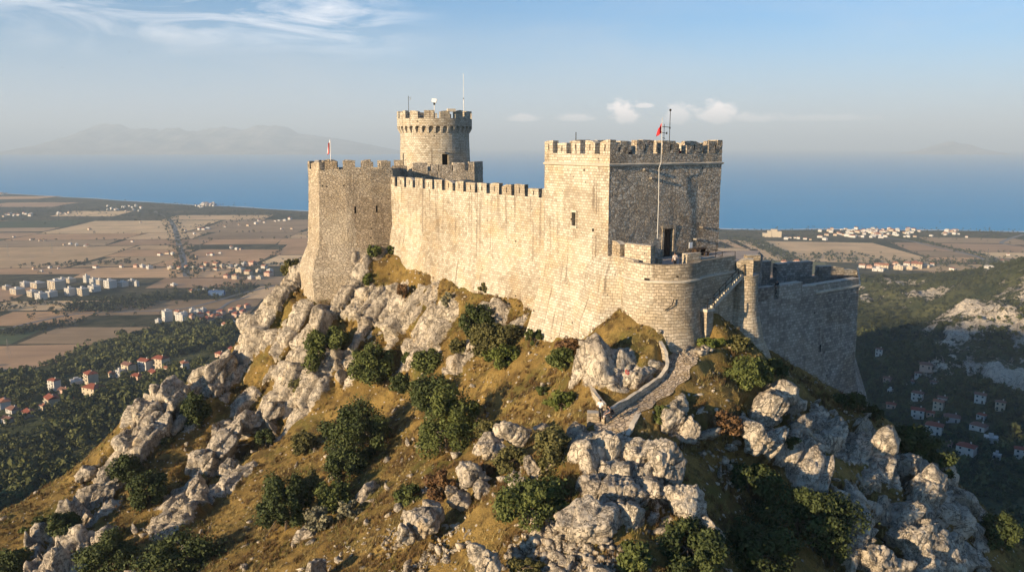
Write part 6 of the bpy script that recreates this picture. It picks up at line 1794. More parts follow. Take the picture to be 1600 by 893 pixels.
tufts('dry_grass', 46000, 9, 0.34, 0.022, 1, lambda x, y, z, m, p, r: (m < 0.55) & (p < 0.15) & (r.random(len(x)) < 0.40 + 0.9 * _cl(x, y, 2.5, 3)), M_GRASS, 'dry golden grass covering the hillside')
tufts('green_grass', 16000, 9, 0.34, 0.022, 2, lambda x, y, z, m, p, r: (m < 0.5) & (p < 0.15) & (_cl(x, y, 5.0, 14) > 0.12), M_GRASSG, 'patches of greener grass on the hillside')
tufts('dry_herbs', 26000, 14, 0.40, 0.035, 6, lambda x, y, z, m, p, r: (m < 0.75) & (p < 0.2) & (_cl(x, y, 3.0, 25) > 0.06), M_HEATH, 'brown dry herbs and low scrub on the hillside')
# ------------------------------------------------------------------ lower slopes, valley and right hill
PLZ = -ALT
def hfar(x, y): return hbase(x, y)
def mk_far():
    xs = np.arange(-1050, 1350 + 1, 7.5); ys = np.arange(30, 1700 + 1, 7.5)
    X, Y = np.meshgrid(xs, ys); x, y = X.ravel(), Y.ravel()
    z = hfar(x, y)
    p = np.stack([x, y, 0 * x], 1)
    up = np.clip((z - PLZ) / 60.0, 0, 1)
    z = z + up * (9 * fbm(p / 120, 5, 3) + 4.0 * np.abs(fbm(p / 45, 4, 8)))
    # stay well under the detailed hill
    near = sstep(0, 14, np.minimum.reduce([x - NX0 - 4, NX1 - 4 - x, y - 36, NY1 - 4 - y]))
    z = z - 14 * near
    rock = sstep(0.05, 0.45, fbm(p / np.array([70, 45, 50]), 5, 55) + 0.5 * sstep(-190, -125, z) * (x > 200) - 0.15)
    rr = np.maximum.reduce([0.9 * np.exp(-(((x - a) / r) ** 2 + ((y - b) / r) ** 2)) for a, b, r in FARROCK])
    rk = np.clip(0.34 * rock + rr * (0.74 + 0.9 * fbm(p / 22, 4, 12)), 0, 1)
    act = rk > 0.25
    q = np.stack([x, y, z], 1)[act]
    d = np.zeros(len(x)); d[act] = (0.8 * blocks(q, 22, 5) + 0.9 * blocks(q, 9, 6)) * sstep(0.25, 0.6, rk[act])
    z = z + d
    V = np.stack([x, y, z], 1)
    ny, nx = X.shape; i = np.arange(nx * ny).reshape(ny, nx)
    Fq = np.stack([i[:-1, :-1], i[:-1, 1:], i[1:, 1:], i[1:, :-1]], -1).reshape(-1, 4)
    zz = z[Fq].max(1); Fq = Fq[zz > PLZ - 1.0]
    t = NT('scrubby lower slopes')
    P0 = t.pos()
    rc, rh = rock_colour(t, t.mapv(P0, (0.15, 0.15, 0.15)))
    n = t.noise(P0, 0.018, 6, 0.65)
    g = t.mix(t.ramp(n, [(0.35, 0.0), (0.65, 1.0)]), (0.034, 0.044, 0.015), (0.12, 0.115, 0.045))
    b = t.noise(P0, 0.12, 4, 0.7)
    g = t.mix(t.ramp(b, [(0.35, 0.8), (0.55, 0.0)]), g, (0.018, 0.024, 0.009))
    m = t.n('Attribute', attribute_name='rock').outputs['Fac']
    k = t.ramp(t.math('ADD', m, t.math('MULTIPLY', t.math('SUBTRACT', t.noise(P0, 0.11, 5, 0.75), 0.5), 1.7)), [(0.50, 0.0), (0.60, 1.0)])
    t.color(t.mix(k, g, rc))
    t.bump(t.math('ADD', b, t.math('MULTIPLY', k, 0.5)), 1.0, 3.0)
    o = fast_mesh('lower_slopes', V, Fq, t.done(0.95, 0.08), {'rock': rk})
    tag(o, kind='structure')
    return xs, ys, z.reshape(ny, nx), rk.reshape(ny, nx)
FARROCK = [(PZ(px, py, z).x, PZ(px, py, z).y, r) for px, py, z, r in ((1360, 445, -185, 45), (1400, 455, -195, 50), (1440, 470, -200, 30), (1560, 440, -140, 60), (1520, 470, -150, 50), (1600, 425, -128, 60), (1480, 500, -165, 35), (1590, 490, -150, 60), (1545, 555, -170, 45), (1500, 540, -168, 35), (1600, 550, -165, 40), (1470, 570, -180, 22))]
FXS, FYS, FZ, FRK = mk_far()
def zfar(x, y):
    x = np.asarray(x, float); y = np.asarray(y, float)
    fx = np.clip((x - FXS[0]) / 7.5, 0, len(FXS) - 1.001); fy = np.clip((y - FYS[0]) / 7.5, 0, len(FYS) - 1.001)
    i = fx.astype(int); j = fy.astype(int); a = fx - i; b = fy - j
    z = FZ[j, i] * (1 - a) * (1 - b) + FZ[j, i + 1] * a * (1 - b) + FZ[j + 1, i] * (1 - a) * b + FZ[j + 1, i + 1] * a * b
    return np.maximum(z, PLZ)
def fhit(px, py, t0=250.0, t1=1690.0):
    """where the ray through a pixel meets the valley or the plain"""
    a = P(px, py, 1.0)
    ys = np.arange(t0, t1, 2.0)
    m = np.nonzero(a.z * ys < zfar(a.x * ys, ys))[0]
    if len(m): Y = ys[m[0]]; return Vector((a.x * Y, Y, float(zfar(a.x * Y, Y))))
    return PZ(px, py, PLZ)

# ------------------------------------------------------------------ plain, fields, roads, coast
_coast = [(-8000, 7600)] + [(PZ(px, py, PLZ).x, PZ(px, py, PLZ).y) for px, py in ((-60, 298), (0, 300.5), (110, 308), (250, 316), (360, 322), (475, 329.5), (800, 345), (1125, 356.5), (1300, 357), (1450, 359), (1600, 362))] + [(9000, 2250)]
_coast.sort()
_ccx = np.array([c[0] for c in _coast]); _ccy = np.array([c[1] for c in _coast])
def coast(x): return np.interp(x, _ccx, _ccy) + 14 * np.sin(np.asarray(x) / 170.0) + 7 * np.sin(np.asarray(x) / 61.0)
_TREEPTS = []          # hedgerow trees gathered while the fields are laid out
def proj(x, y, z):
    d = y * CT - z * ST
    return CX + 1250 * x / d, CY - 1250 * (z * CT + y * ST) / d
def mk_plain():
    # base sheet: scrub and hedges between the fields
    t = NT('scrub of the plain')
    p = t.pos(); n = t.noise(p, 0.006, 6, 0.7)
    c = t.mix(t.ramp(n, [(0.35, 0.0), (0.65, 1.0)]), (0.045, 0.048, 0.022), (0.17, 0.135, 0.075))
    c = t.mix(t.ramp(t.noise(p, 0.05, 4, 0.7), [(0.4, 0.7), (0.6, 0.0)]), c, (0.016, 0.022, 0.010))
    t.color(c); m_scrub = t.done(0.95, 0.05)
    sand = plain_mat('beach sand', (0.42, 0.36, 0.28), 0.95, 0.15, 0.02)
    xs = np.concatenate([np.linspace(-9000, -3000, 40), np.linspace(-2950, 2500, 230), np.linspace(2600, 9000, 30)])
    V = []; Fc = []; mi = []
    for x in xs:
        c = float(coast(x)); V += [(x, -800, PLZ), (x, c - 26, PLZ), (x, c, PLZ - 2.6)]
    for k in range(len(xs) - 1):
        a = 3 * k
        for q in range(2): Fc.append((a + q, a + 3 + q, a + 4 + q, a + 1 + q)); mi.append(q)
    tag(link_mesh('plain', V, Fc, [m_scrub, sand], midx=mi), kind='structure')
    # surf line
    V = []; Fc = []
    for x in xs: c = float(coast(x)); V += [(x, c + 1, SEA_Z + 0.3), (x, c + 16 + 6 * math.sin(x / 43.0), SEA_Z + 0.3)]
    for k in range(len(xs) - 1): Fc.append((2 * k, 2 * k + 2, 2 * k + 3, 2 * k + 1))
    tag(link_mesh('surf', V, Fc, plain_mat('surf foam', (0.62, 0.64, 0.64), 0.8, 0.1, 0.02)), kind='structure')
    # fields
    r = random.Random(21)
    pal = [(0.42, 0.27, 0.155), (0.36, 0.225, 0.13), (0.46, 0.32, 0.19), (0.31, 0.20, 0.125), (0.27, 0.19, 0.12), (0.38, 0.26, 0.15), (0.23, 0.16, 0.10), (0.10, 0.10, 0.05), (0.06, 0.075, 0.04), (0.48, 0.34, 0.20)]
    wt = [5, 5, 4, 4, 3, 4, 2, 1.3, 1.3, 2]
    fields = []
    def sub(x0, y0, x1, y1, ang, o):
        w, h = x1 - x0, y1 - y0
        cy_ = o[1] + (x0 + x1) / 2 * math.sin(ang) + (y0 + y1) / 2 * math.cos(ang)
        lim = 62 + 0.058 * max(cy_, 0)
        if (w < lim * 2.0 and h < lim * 1.15) or (r.random() < 0.06 and w < lim * 3 and h < lim * 2.2): fields.append((x0, y0, x1, y1, ang, o)); return
        f = r.uniform(0.36, 0.64)
        if w > h * r.uniform(1.1, 2.2): sub(x0, y0, x0 + w * f, y1, ang, o); sub(x0 + w * f, y0, x1, y1, ang, o)
        else: sub(x0, y0, x1, y0 + h * f, ang, o); sub(x0, y0 + h * f, x1, y1, ang, o)
    sub(-3600, -500, 600, 4800, R(4), (0, 500)); sub(150, -500, 3400, 2600, R(-7), (0, 500))
    V = []; Fc = []; colr = []
    for (x0, y0, x1, y1, ang, o) in fields:
        g = r.uniform(1.2, 4.5)
        sx, sy = r.uniform(-.12, .12) * (y1 - y0), r.uniform(-.06, .06) * (x1 - x0)
        cs = []
        nx = max(2, int((x1 - x0) / 45)); nyy = max(2, int((y1 - y0) / 45))
        ring = [(x0 + g + (x1 - x0 - 2 * g) * k / nx, y0 + g) for k in range(nx)] + [(x1 - g, y0 + g + (y1 - y0 - 2 * g) * k / nyy) for k in range(nyy)] + [(x1 - g - (x1 - x0 - 2 * g) * k / nx, y1 - g) for k in range(nx)] + [(x0 + g, y1 - g - (y1 - y0 - 2 * g) * k / nyy) for k in range(nyy)]
        W = []
        for (a, b) in ring:
            a += sx * (b - y0) / (y1 - y0); b += sy * (a - x0) / (x1 - x0)
            a += 5 * math.sin(b / 90.0); b += 6 * math.sin(a / 140.0 + 1)
            W.append((o[0] + a * math.cos(ang) - b * math.sin(ang), o[1] + a * math.sin(ang) + b * math.cos(ang)))
        cx_ = sum(w[0] for w in W) / len(W); cy_ = sum(w[1] for w in W) / len(W)
        if o[1] and (ang > 0) != (cx_ < 380): continue
        inland = float(coast(cx_)) - max(w[1] for w in W)
        if inland < 60 or cy_ < 700: continue
        if max(w[1] for w in W) > float(coast(cx_)) - 90: continue
        fx_, fy_ = proj(cx_, cy_, PLZ)
        scrubby = (312 < fy_ < 343) if fx_ < 250 else (fy_ < 334 if fx_ < 600 else fy_ < 374)
        if r.random() < (0.72 if scrubby else 0.06): continue
        if float(zfar(cx_, cy_)) > PLZ + 1.5: continue
        if any((cx_ - a) ** 2 + (cy_ - b) ** 2 < rad ** 2 for a, b, rad in NOFIELD): continue
        c = r.choices(pal, wt)[0]; k = r.uniform(1.4, 1.85)
        b = len(V); V += [(w[0], w[1], PLZ + 0.25) for w in W]
        Fc.append(tuple(range(b, b + len(W)))); colr += [(c[0] * k * 1.04, c[1] * k, c[2] * k * 0.9)] * len(W)
        # hedge trees along one or two edges
        for e in range(4):
            if r.random() < 0.42:
                L = {0: W[:nx + 1], 1: W[nx:nx + nyy + 1], 2: W[nx + nyy:2 * nx + nyy + 1], 3: W[2 * nx + nyy:] + W[:1]}[e]
                for a, bb in zip(L[:-1], L[1:]):
                    for q in range(3):
                        if r.random() < 0.5: t_ = r.random(); _TREEPTS.append((a[0] + (bb[0] - a[0]) * t_ + r.uniform(-2, 2), a[1] + (bb[1] - a[1]) * t_ + r.uniform(-4, 4), r.uniform(1.6, 4.2)))
    me_o = link_mesh('fields', V, Fc, [])
    ca = me_o.data.attributes.new('field', 'FLOAT_COLOR', 'POINT')
    ca.data.foreach_set('color', np.c_[np.array(colr), np.ones(len(colr))].astype(np.float32).ravel())
    t = NT('stubble fields')
    p = t.pos()
    a = t.n('Attribute', attribute_name='field').outputs['Color']
    n = t.noise(p, 0.012, 5, 0.65); w = t.noise(t.mapv(p, (0.005, 0.09, 1), (0, 0, R(-4))), 1.0, 3, 0.6)
    c = t.mix(1.0, a, t.ramp(t.math('ADD', t.math('MULTIPLY', n, 0.6), t.math('MULTIPLY', w, 0.4)), [(0.32, 0.66), (0.68, 1.15)]), 'MULTIPLY')
    t.color(c); me_o.data.materials.append(t.done(0.95, 0.05))
    tag(me_o, kind='structure')
    # roads
    rm = plain_mat('pale asphalt road', (0.20, 0.19, 0.18), 0.9, 0.15, 0.1)
    def road(pts, w, z=0.45, lift=True):
        L = smooth_line([PZ(a, b, PLZ) if not isinstance(a, Vector) else a for a, b in pts], 6); V = []; Fc = []
        for k, p in enumerate(L):
            d = L[min(k + 1, len(L) - 1)] - L[max(k - 1, 0)]; d.z = 0; d.normalize(); nn = Vector((d.y, -d.x, 0)) * w
            V += [(p.x - nn.x, p.y - nn.y, PLZ + z), (p.x + nn.x, p.y + nn.y, PLZ + z)]
        for k in range(len(L) - 1): Fc.append((2 * k, 2 * k + 1, 2 * k + 3, 2 * k + 2))
        tag(link_mesh('road', V, Fc, rm), kind='structure')
        return L
    L = road([(292, 432), (286, 405), (279, 380), (272, 355), (262, 340), (240, 330)], 6)
    for p in L:
        for q in range(9): _TREEPTS.append((p.x + r.choice((-1, 1)) * r.uniform(9, 18), p.y + r.uniform(-30, 30), r.uniform(2.5, 5)))
    L = road([(1548, 414), (1530, 402), (1490, 392), (1450, 383), (1420, 376), (1380, 371)], 5, 0.5)
    for p in L:
        for q in range(7): _TREEPTS.append((p.x + r.uniform(8, 22), p.y + r.uniform(-15, 15), r.uniform(2, 4.5)))
    L = road([(1235, 408), (1215, 396), (1196, 388), (1185, 381), (1160, 374)], 4, 0.55)
    for p in L:
        for q in range(12): _TREEPTS.append((p.x + r.uniform(-22, 22), p.y + r.uniform(-15, 15), r.uniform(2, 5)))
    road([(1600, 366), (1575, 374), (1565, 380), (1590, 384)], 5, 0.6)
    road([(0, 516), (60, 502), (120, 491), (200, 487), (290, 482), (380, 458), (430, 446)], 3, 0.65)
    L = road([(390, 463), (360, 472), (345, 482), (330, 492)], 2.5, 0.7)
NOFIELD = [(PZ(a, b, PLZ).x, PZ(a, b, PLZ).y, r) for a, b, r in ((50, 458, 75), (110, 455, 80), (165, 448, 80), (330, 492, 70), (370, 490, 70), (280, 498, 50), (350, 427, 90), (410, 427, 90), (300, 421, 60), (325, 455, 60), (1400, 418, 60), (1440, 417, 50), (1360, 364, 170), (1195, 368, 90), (322, 320, 160))]
mk_plain()

# ------------------------------------------------------------------ far mountains and island
def mk_mountain(name, prof, Yc, depth, zpk, seed, mat):
    xs0, xs1 = prof[0][0], prof[-1][0]
    us = np.linspace(xs0, xs1, 260); hs = np.interp(us, [p[0] for p in prof], [p[1] for p in prof])
    base_z = SEA_Z
    xg = (us - CX) / 1250.0 * Yc / CT
    hz = np.array([max(P(u, h, Yc).z - base_z, 2.0) for u, h in zip(us, hs)])
    js = np.linspace(-1, 1, 41)
    X = np.repeat(xg[None], 41, 0); Yg = Yc + js[:, None] * depth + 0 * X
    p = np.stack([X.ravel() / 900.0, Yg.ravel() / 900.0, 0 * X.ravel()], 1)
    hz = hz * (1 + 0.10 * fbm(np.stack([us / 14.0, 0 * us, 0 * us + seed], 1), 4, seed))
    rid = 1 - np.abs(fbm(p * 1.3, 5, seed)).reshape(X.shape) * 2.0
    cross = np.clip(1 - np.abs(js), 0, 1)[:, None] ** 0.85
    Z = base_z - 6 + (hz[None] + 6) * cross * (1 - (1 - cross) * 0.75 * (1 - rid))
    V = np.stack([X, Yg, Z], 2).reshape(-1, 3); i = np.arange(41 * 260).reshape(41, 260)
    Fq = np.stack([i[:-1, :-1], i[:-1, 1:], i[1:, 1:], i[1:, :-1]], -1).reshape(-1, 4)
    tag(fast_mesh(name, V, Fq, mat, smooth=True), kind='structure')
t = NT('distant limestone mountain'); _p = t.pos()
t.color(t.mix(t.ramp(t.noise(_p, 0.0016, 6, 0.7), [(0.4, 0.0), (0.62, 1.0)]), (0.10, 0.10, 0.075), (0.40, 0.35, 0.30)))
M_MOUNT = t.done(0.95, 0.05)
mk_mountain('mountain', [(60, 243), (90, 234), (120, 222), (140, 212), (160, 203), (168, 196), (185, 192), (200, 193), (212, 196), (232, 200), (250, 199), (270, 202), (300, 201), (325, 204), (350, 200), (380, 199), (395, 201), (415, 196), (435, 195), (460, 199), (480, 207), (510, 213), (540, 217), (570, 223), (600, 229), (640, 238), (660, 243)], 20500, 3200, 0, 3, M_MOUNT)
mk_mountain('island', [(1396, 240), (1410, 237), (1425, 232), (1440, 227), (1455, 223), (1467, 220.5), (1478, 224), (1492, 225), (1505, 230), (1520, 234), (1536, 240)], 18500, 1100, 0, 9, M_MOUNT)

# unseen ridge added behind the camera on the left to shade the right valley
def mk_shade_ridge():
    V = []; Fc = []; sx, sy = SUN_AZ; nq, nt = 40, 14
    for a in range(nq + 1):
        q = -90 - 500 * a / nq
        for b in range(nt + 1):
            tt = 420 + 520 * b / nt
            x = q * -sy + tt * sx; y = q * sx + tt * sy
            e = sstep(-110, -215, q) * sstep(-480, -405, q)
            h = SHADE_RIDGE_H * e * (1 - abs(b - nt / 2) / (nt / 2)) ** 0.8
            V.append((x, y, -150 + (h + 150) * (1 if 0 < b < nt else 0.0) * e + 18 * float(fbm(np.array([[x / 80, y / 80, 1.0]]), 3, 5)[0])))
    for a in range(nq):
        for b in range(nt):
            i = a * (nt + 1) + b; Fc.append((i, i + nt + 1, i + nt + 2, i + 1))
    tag(link_mesh('unseen_shade_ridge', V, Fc, MAT_HILL, smooth=True), kind='structure')
SHADE_RIDGE_H = 155.0
mk_shade_ridge()
# ------------------------------------------------------------------ woods and hedges (masses of trees)
def tree_mass(name, pts, mats, label, leaf=0.9, faces=70, seed=0, squash=0.9):
    """pts (n,4): x, y, z, radius -> one mesh of leafy crowns on short trunks"""
    r = np.random.default_rng(seed)
    pts = np.asarray(pts, float); n = len(pts)
    nv = 10; protos = []
    for k in range(nv):
        V, Fq, tint = foliage((1, 1, squash), faces, leaf * 0.30, seed + k, clumps=11, hollow=0.45)
        # trunk
        a = np.array([[-.06, 0, -1.3], [.06, 0, -1.3], [.04, 0, 0], [-.04, 0, 0], [0, -.06, -1.3], [0, .06, -1.3], [0, .04, 0], [0, -.04, 0]])
        V = np.r_[V, a]; tint = np.r_[tint, np.zeros(8)]
        protos.append((V, tint))
    nvv = len(protos[0][0]); Fq0 = np.arange(nvv).reshape(-1, 4)
    PV = np.array([p[0] for p in protos]); PT = np.array([p[1] for p in protos])
    k = r.integers(0, nv, n); a = r.random(n) * 6.283
    s = pts[:, 3][:, None]
    pv = PV[k]; ca, sa = np.cos(a)[:, None], np.sin(a)[:, None]
    hs = (0.8 + 0.5 * r.random(n))[:, None]
    V = np.stack([(pv[..., 0] * ca - pv[..., 1] * sa) * s + pts[:, 0:1], (pv[..., 0] * sa + pv[..., 1] * ca) * s + pts[:, 1:2], pv[..., 2] * s * hs + pts[:, 2:3] + s * hs * 0.75], 2).reshape(-1, 3)
    tint = (PT[k] * 0.55 + 0.45 * r.random(n)[:, None]).ravel()
    Fq = (Fq0[None] + (np.arange(n) * nvv)[:, None, None]).reshape(-1, 4)
    tag(fast_mesh(name, V, Fq, mats, {'tint': tint}), label=label, kind='stuff')

M_WOOD1 = leaf_mat('valley wood leaves', (0.040, 0.052, 0.015), (0.125, 0.130, 0.040), 0.8, 0.02)
M_WOOD2 = leaf_mat('hedge leaves', (0.022, 0.030, 0.012), (0.060, 0.066, 0.026), 0.8, 0.01)
def inpoly(px, py, poly):
    c = False; j = len(poly) - 1
    for i in range(len(poly)):
        if (poly[i][1] > py) != (poly[j][1] > py) and px < (poly[j][0] - poly[i][0]) * (py - poly[i][1]) / (poly[j][1] - poly[i][1]) + poly[i][0]: c = not c
        j = i
    return c
def proj(x, y, z):
    d = y * CT - z * ST
    return CX + 1250 * x / d, CY - 1250 * (z * CT + y * ST) / d
CLEAR = []       # (x, y, radius) kept free of trees (houses, lanes)
def mk_woods():
    r = random.Random(3)
    # left wood
    poly = [(-120, 575), (0, 585), (70, 572), (130, 548), (200, 526), (262, 512), (330, 505), (400, 497), (620, 505), (620, 760), (250, 860), (120, 860), (-120, 900)]
    pts = []
    for _ in range(60000):
        x, y = r.uniform(-620, -20), r.uniform(150, 1080)
        z = float(zfar(x, y)); px, py = proj(x, y, z)
        if not inpoly(px, py, poly): continue
        dens = 0.55 + 1.3 * float(_NOI(x, y, 60)) 
        if r.random() > dens: continue
        if any((x - a) ** 2 + (y - b) ** 2 < c * c for a, b, c in CLEAR): continue
        pts.append((x, y, z, min(6.5, 2.7 * math.exp(r.gauss(0, .38))) * (0.75 + 0.5 * min(1, y / 900))))
        if len(pts) > 8200: break
    tree_mass('wood', pts, M_WOOD1, 'dense green wood on the low ground left of the castle hill', seed=5)
    # right valley
    poly = [(1200, 520), (1440, 520), (1500, 500), (1700, 470), (1700, 900), (1250, 760), (1200, 640)]
    pts = []
    for _ in range(50000):
        x, y = r.uniform(110, 640), r.uniform(260, 1000)
        z = float(zfar(x, y)); px, py = proj(x, y, z)
        if not inpoly(px, py, poly): continue
        if r.random() > 0.45 + 0.9 * float(_NOI(x, y, 45)): continue
        if float(FRK[int((y - FYS[0]) / 7.5), int((x - FXS[0]) / 7.5)]) > 0.45 and r.random() < 0.85: continue
        if any((x - a) ** 2 + (y - b) ** 2 < c * c for a, b, c in CLEAR): continue
        pts.append((x, y, z, min(5, 2.3 * math.exp(r.gauss(0, .38)))))
        if len(pts) > 6000: break
    tree_mass('wood', pts, M_WOOD1, 'dark scrubby wood in the shaded valley right of the castle', seed=25)
    # scattered scrub on the sunlit right slopes
    pts = []
    for _ in range(16000):
        x, y = r.uniform(330, 1150), r.uniform(620, 1500)
        z = float(zfar(x, y))
        if z < PLZ + 1: continue
        px, py = proj(x, y, z)
        if not (1335 < px < 1640 and 395 < py < 530): continue
        if float(FRK[int((y - FYS[0]) / 7.5), int((x - FXS[0]) / 7.5)]) > 0.5 and r.random() < 0.9: continue
        pts.append((x, y, z, r.uniform(1.5, 3.2)))
        if len(pts) > 2600: break
    tree_mass('scrub', pts, M_WOOD2, 'scattered scrub on the far rocky slopes to the right', seed=45, faces=44)
    # hedges and copses of the plain
    pts = [(x, y, PLZ, s) for x, y, s in _TREEPTS if y < float(coast(x)) - 30 and float(zfar(x, y)) < PLZ + 1]
    for (pa, pb, n, w, s) in (((120, 485), (250, 470), 150, 26, 5), ((130, 480), (200, 476), 80, 24, 5), ((0, 523), (120, 503), 130, 10, 3.4), ((390, 447), (240, 466), 90, 22, 4), ((0, 482), (60, 474), 60, 20, 3.5), ((270, 418), (470, 412), 120, 40, 4), ((300, 470), (380, 452), 70, 20, 4),
                              ((290, 355), (340, 352), 60, 30, 4), ((330, 350), (440, 340), 80, 25, 4), ((60, 415), (200, 408), 70, 20, 4), ((1135, 378), (1190, 384), 60, 30, 4), ((1240, 402), (1340, 402), 110, 40, 4), ((1500, 409), (1600, 415), 90, 20, 4), ((1350, 411), (1560, 412), 160, 30, 4), ((1130, 366), (1290, 366), 150, 60, 4), ((1280, 362), (1600, 365), 260, 80, 4), ((1130, 360), (1600, 363), 160, 30, 4), ((0, 335), (200, 326), 260, 150, 5), ((60, 345), (240, 335), 60, 60, 5), ((330, 330), (470, 338), 120, 80, 5), ((210, 322), (330, 322), 120, 70, 5)):
        A, B = PZ(*pa, PLZ), PZ(*pb, PLZ)
        for _ in range(n):
            t_ = r.random(); pts.append((A.x + (B.x - A.x) * t_ + r.gauss(0, w), A.y + (B.y - A.y) * t_ + r.gauss(0, w), PLZ, s * r.uniform(0.6, 1.2) * (0.6 if A.y > 1750 else 1.0)))
    pts = [p for p in pts if not any((p[0] - a) ** 2 + (p[1] - b) ** 2 < (c * .8) ** 2 for a, b, c in CLEAR)]
    tree_mass('hedgerow', pts, M_WOOD2, 'hedges, copses and field trees of the plain', seed=65, faces=36, squash=0.85)
def _NOI(x, y, s): return vnoise(np.array([[x / s, y / s, 0.5]]), 6)[0]
# ------------------------------------------------------------------ houses
def wallmat(name, c): return plain_mat(name, c, 0.9, 0.12, 0.3)
M_HW = [wallmat('white render', (0.56, 0.53, 0.48)), wallmat('cream render', (0.50, 0.42, 0.31)), wallmat('pinkish render', (0.55, 0.38, 0.29)), wallmat('grey render', (0.42, 0.41, 0.39))]
M_HR = [wallmat('red roof tiles', (0.24, 0.075, 0.045)), wallmat('orange roof tiles', (0.30, 0.13, 0.075)), wallmat('brown roof tiles', (0.20, 0.105, 0.075)), wallmat('flat concrete roof', (0.50, 0.47, 0.43))]
M_GLASS = plain_mat('dark window glass', (0.03, 0.035, 0.04), 0.25, 0.1, 1.0, 0.0, 0.5)
M_BLUE = wallmat('blue sheet metal', (0.07, 0.13, 0.26))
WNAME = ['white', 'cream', 'pinkish', 'grey']; RNAME = ['red tiled roof', 'orange tiled roof', 'brown tiled roof', 'flat roof']

def box_v(x0, x1, y0, y1, z0, z1):
    v = [(x0, y0, z0), (x1, y0, z0), (x1, y1, z0), (x0, y1, z0), (x0, y0, z1), (x1, y0, z1), (x1, y1, z1), (x0, y1, z1)]
    f = [(0, 3, 2, 1), (4, 5, 6, 7), (0, 1, 5, 4), (1, 2, 6, 5), (2, 3, 7, 6), (3, 0, 4, 7)]
    return v, f
def boxes(name, L, mat, parent):
    V = []; Fc = []
    for b in L:
        v, f = box_v(*b); o = len(V); V += v; Fc += [tuple(i + o for i in q) for q in f]
    return link_mesh(name, V, Fc, mat, parent)

def house(root, w, d, h, wall, roof, windows=True, seed=0, storeys=2, detail=True):
    """walls, hipped or flat roof, windows and doors as parts; root at the base"""
    r = random.Random(seed)
    boxes('wall', [(-w / 2, w / 2, -d / 2, d / 2, -3.0, h)], M_HW[wall], root)
    if roof == 3:
        rf = boxes('roof', [(-w / 2 - .15, w / 2 + .15, -d / 2 - .15, d / 2 + .15, h, h + .35)], M_HR[3], root)
        if detail: boxes('stairhead', [(-w * .2, w * .15, -d * .2, d * .2, h + .35, h + 2.4)], M_HW[wall], rf)
    else:
        e = 0.55; rh = d * 0.5 * 0.50; hip = min(w / 2, d / 2) * r.choice((0.0, 0.7, 1.0))
        V = [(-w / 2 - e, -d / 2 - e, h - .1), (w / 2 + e, -d / 2 - e, h - .1), (w / 2 + e, d / 2 + e, h - .1), (-w / 2 - e, d / 2 + e, h - .1), (-w / 2 - e + hip, 0, h + rh), (w / 2 + e - hip, 0, h + rh)]
        rf = link_mesh('roof', V, [(3, 2, 1, 0), (0, 1, 5, 4), (2, 3, 4, 5), (1, 2, 5), (3, 0, 4)], M_HR[roof], root)
        if detail: boxes('chimney', [(w * .18, w * .18 + .8, -.2, .6, h + rh * .4, h + rh + .9)], M_HW[wall], rf)
    if windows:
        for s in range(storeys):
            z = h * (s + 0.38) / storeys
            nw = max(2, int(w / 4.0))
            for k in range(nw):
                x = (k + .5) / nw * w - w / 2
                if s == 0 and k == nw // 2: boxes('door', [(x - .55, x + .55, -d / 2 - .06, -d / 2 + .1, 0, 2.2)], M_WOOD, root)
                else: boxes('window', [(x - .6, x + .6, -d / 2 - .05, -d / 2 + .1, z, z + 1.35)], M_GLASS, root)
            for k in range(max(1, int(d / 4.5))):
                y = (k + .5) / max(1, int(d / 4.5)) * d - d / 2
                boxes('window', [(-w / 2 - .05, -w / 2 + .1, y - .55, y + .55, z, z + 1.35)], M_GLASS, root)
            if s and r.random() < .5:
                b = boxes('balcony', [(-w * .35, w * .3, -d / 2 - 1.3, -d / 2 - .04, z - 1.05, z - .85)], M_HW[0], root)
                boxes('balustrade', [(-w * .35, w * .3, -d / 2 - 1.3, -d / 2 - 1.18, z - .85, z - .05)], M_HW[wall], b)

def place(px, py, wpx, wall, roof, label, group=None, storeys=2, asp=0.75, rz=None, name='house', detail=True, cat='house', hk=1.0, windows=True):
    b = fhit(px, py); m = (b.y * CT - b.z * ST) / 1250.0
    w = wpx * m * (0.92 if px < 800 else 0.78); d = w * asp
    rz_ = R(-38) + random.uniform(-.25, .25) if rz is None else rz
    root = empty(name, (b.x, b.y, b.z), rz_, label, cat, group)
    house(root, w, d, (2.9 * storeys + .6) * hk, wall, roof, windows, int(px * 31 + py), storeys, detail)
    CLEAR.append((b.x, b.y, w * 0.75 + 2))
    CLEAR.append((b.x - 6, b.y - 12, w * 0.6)); 
    return root

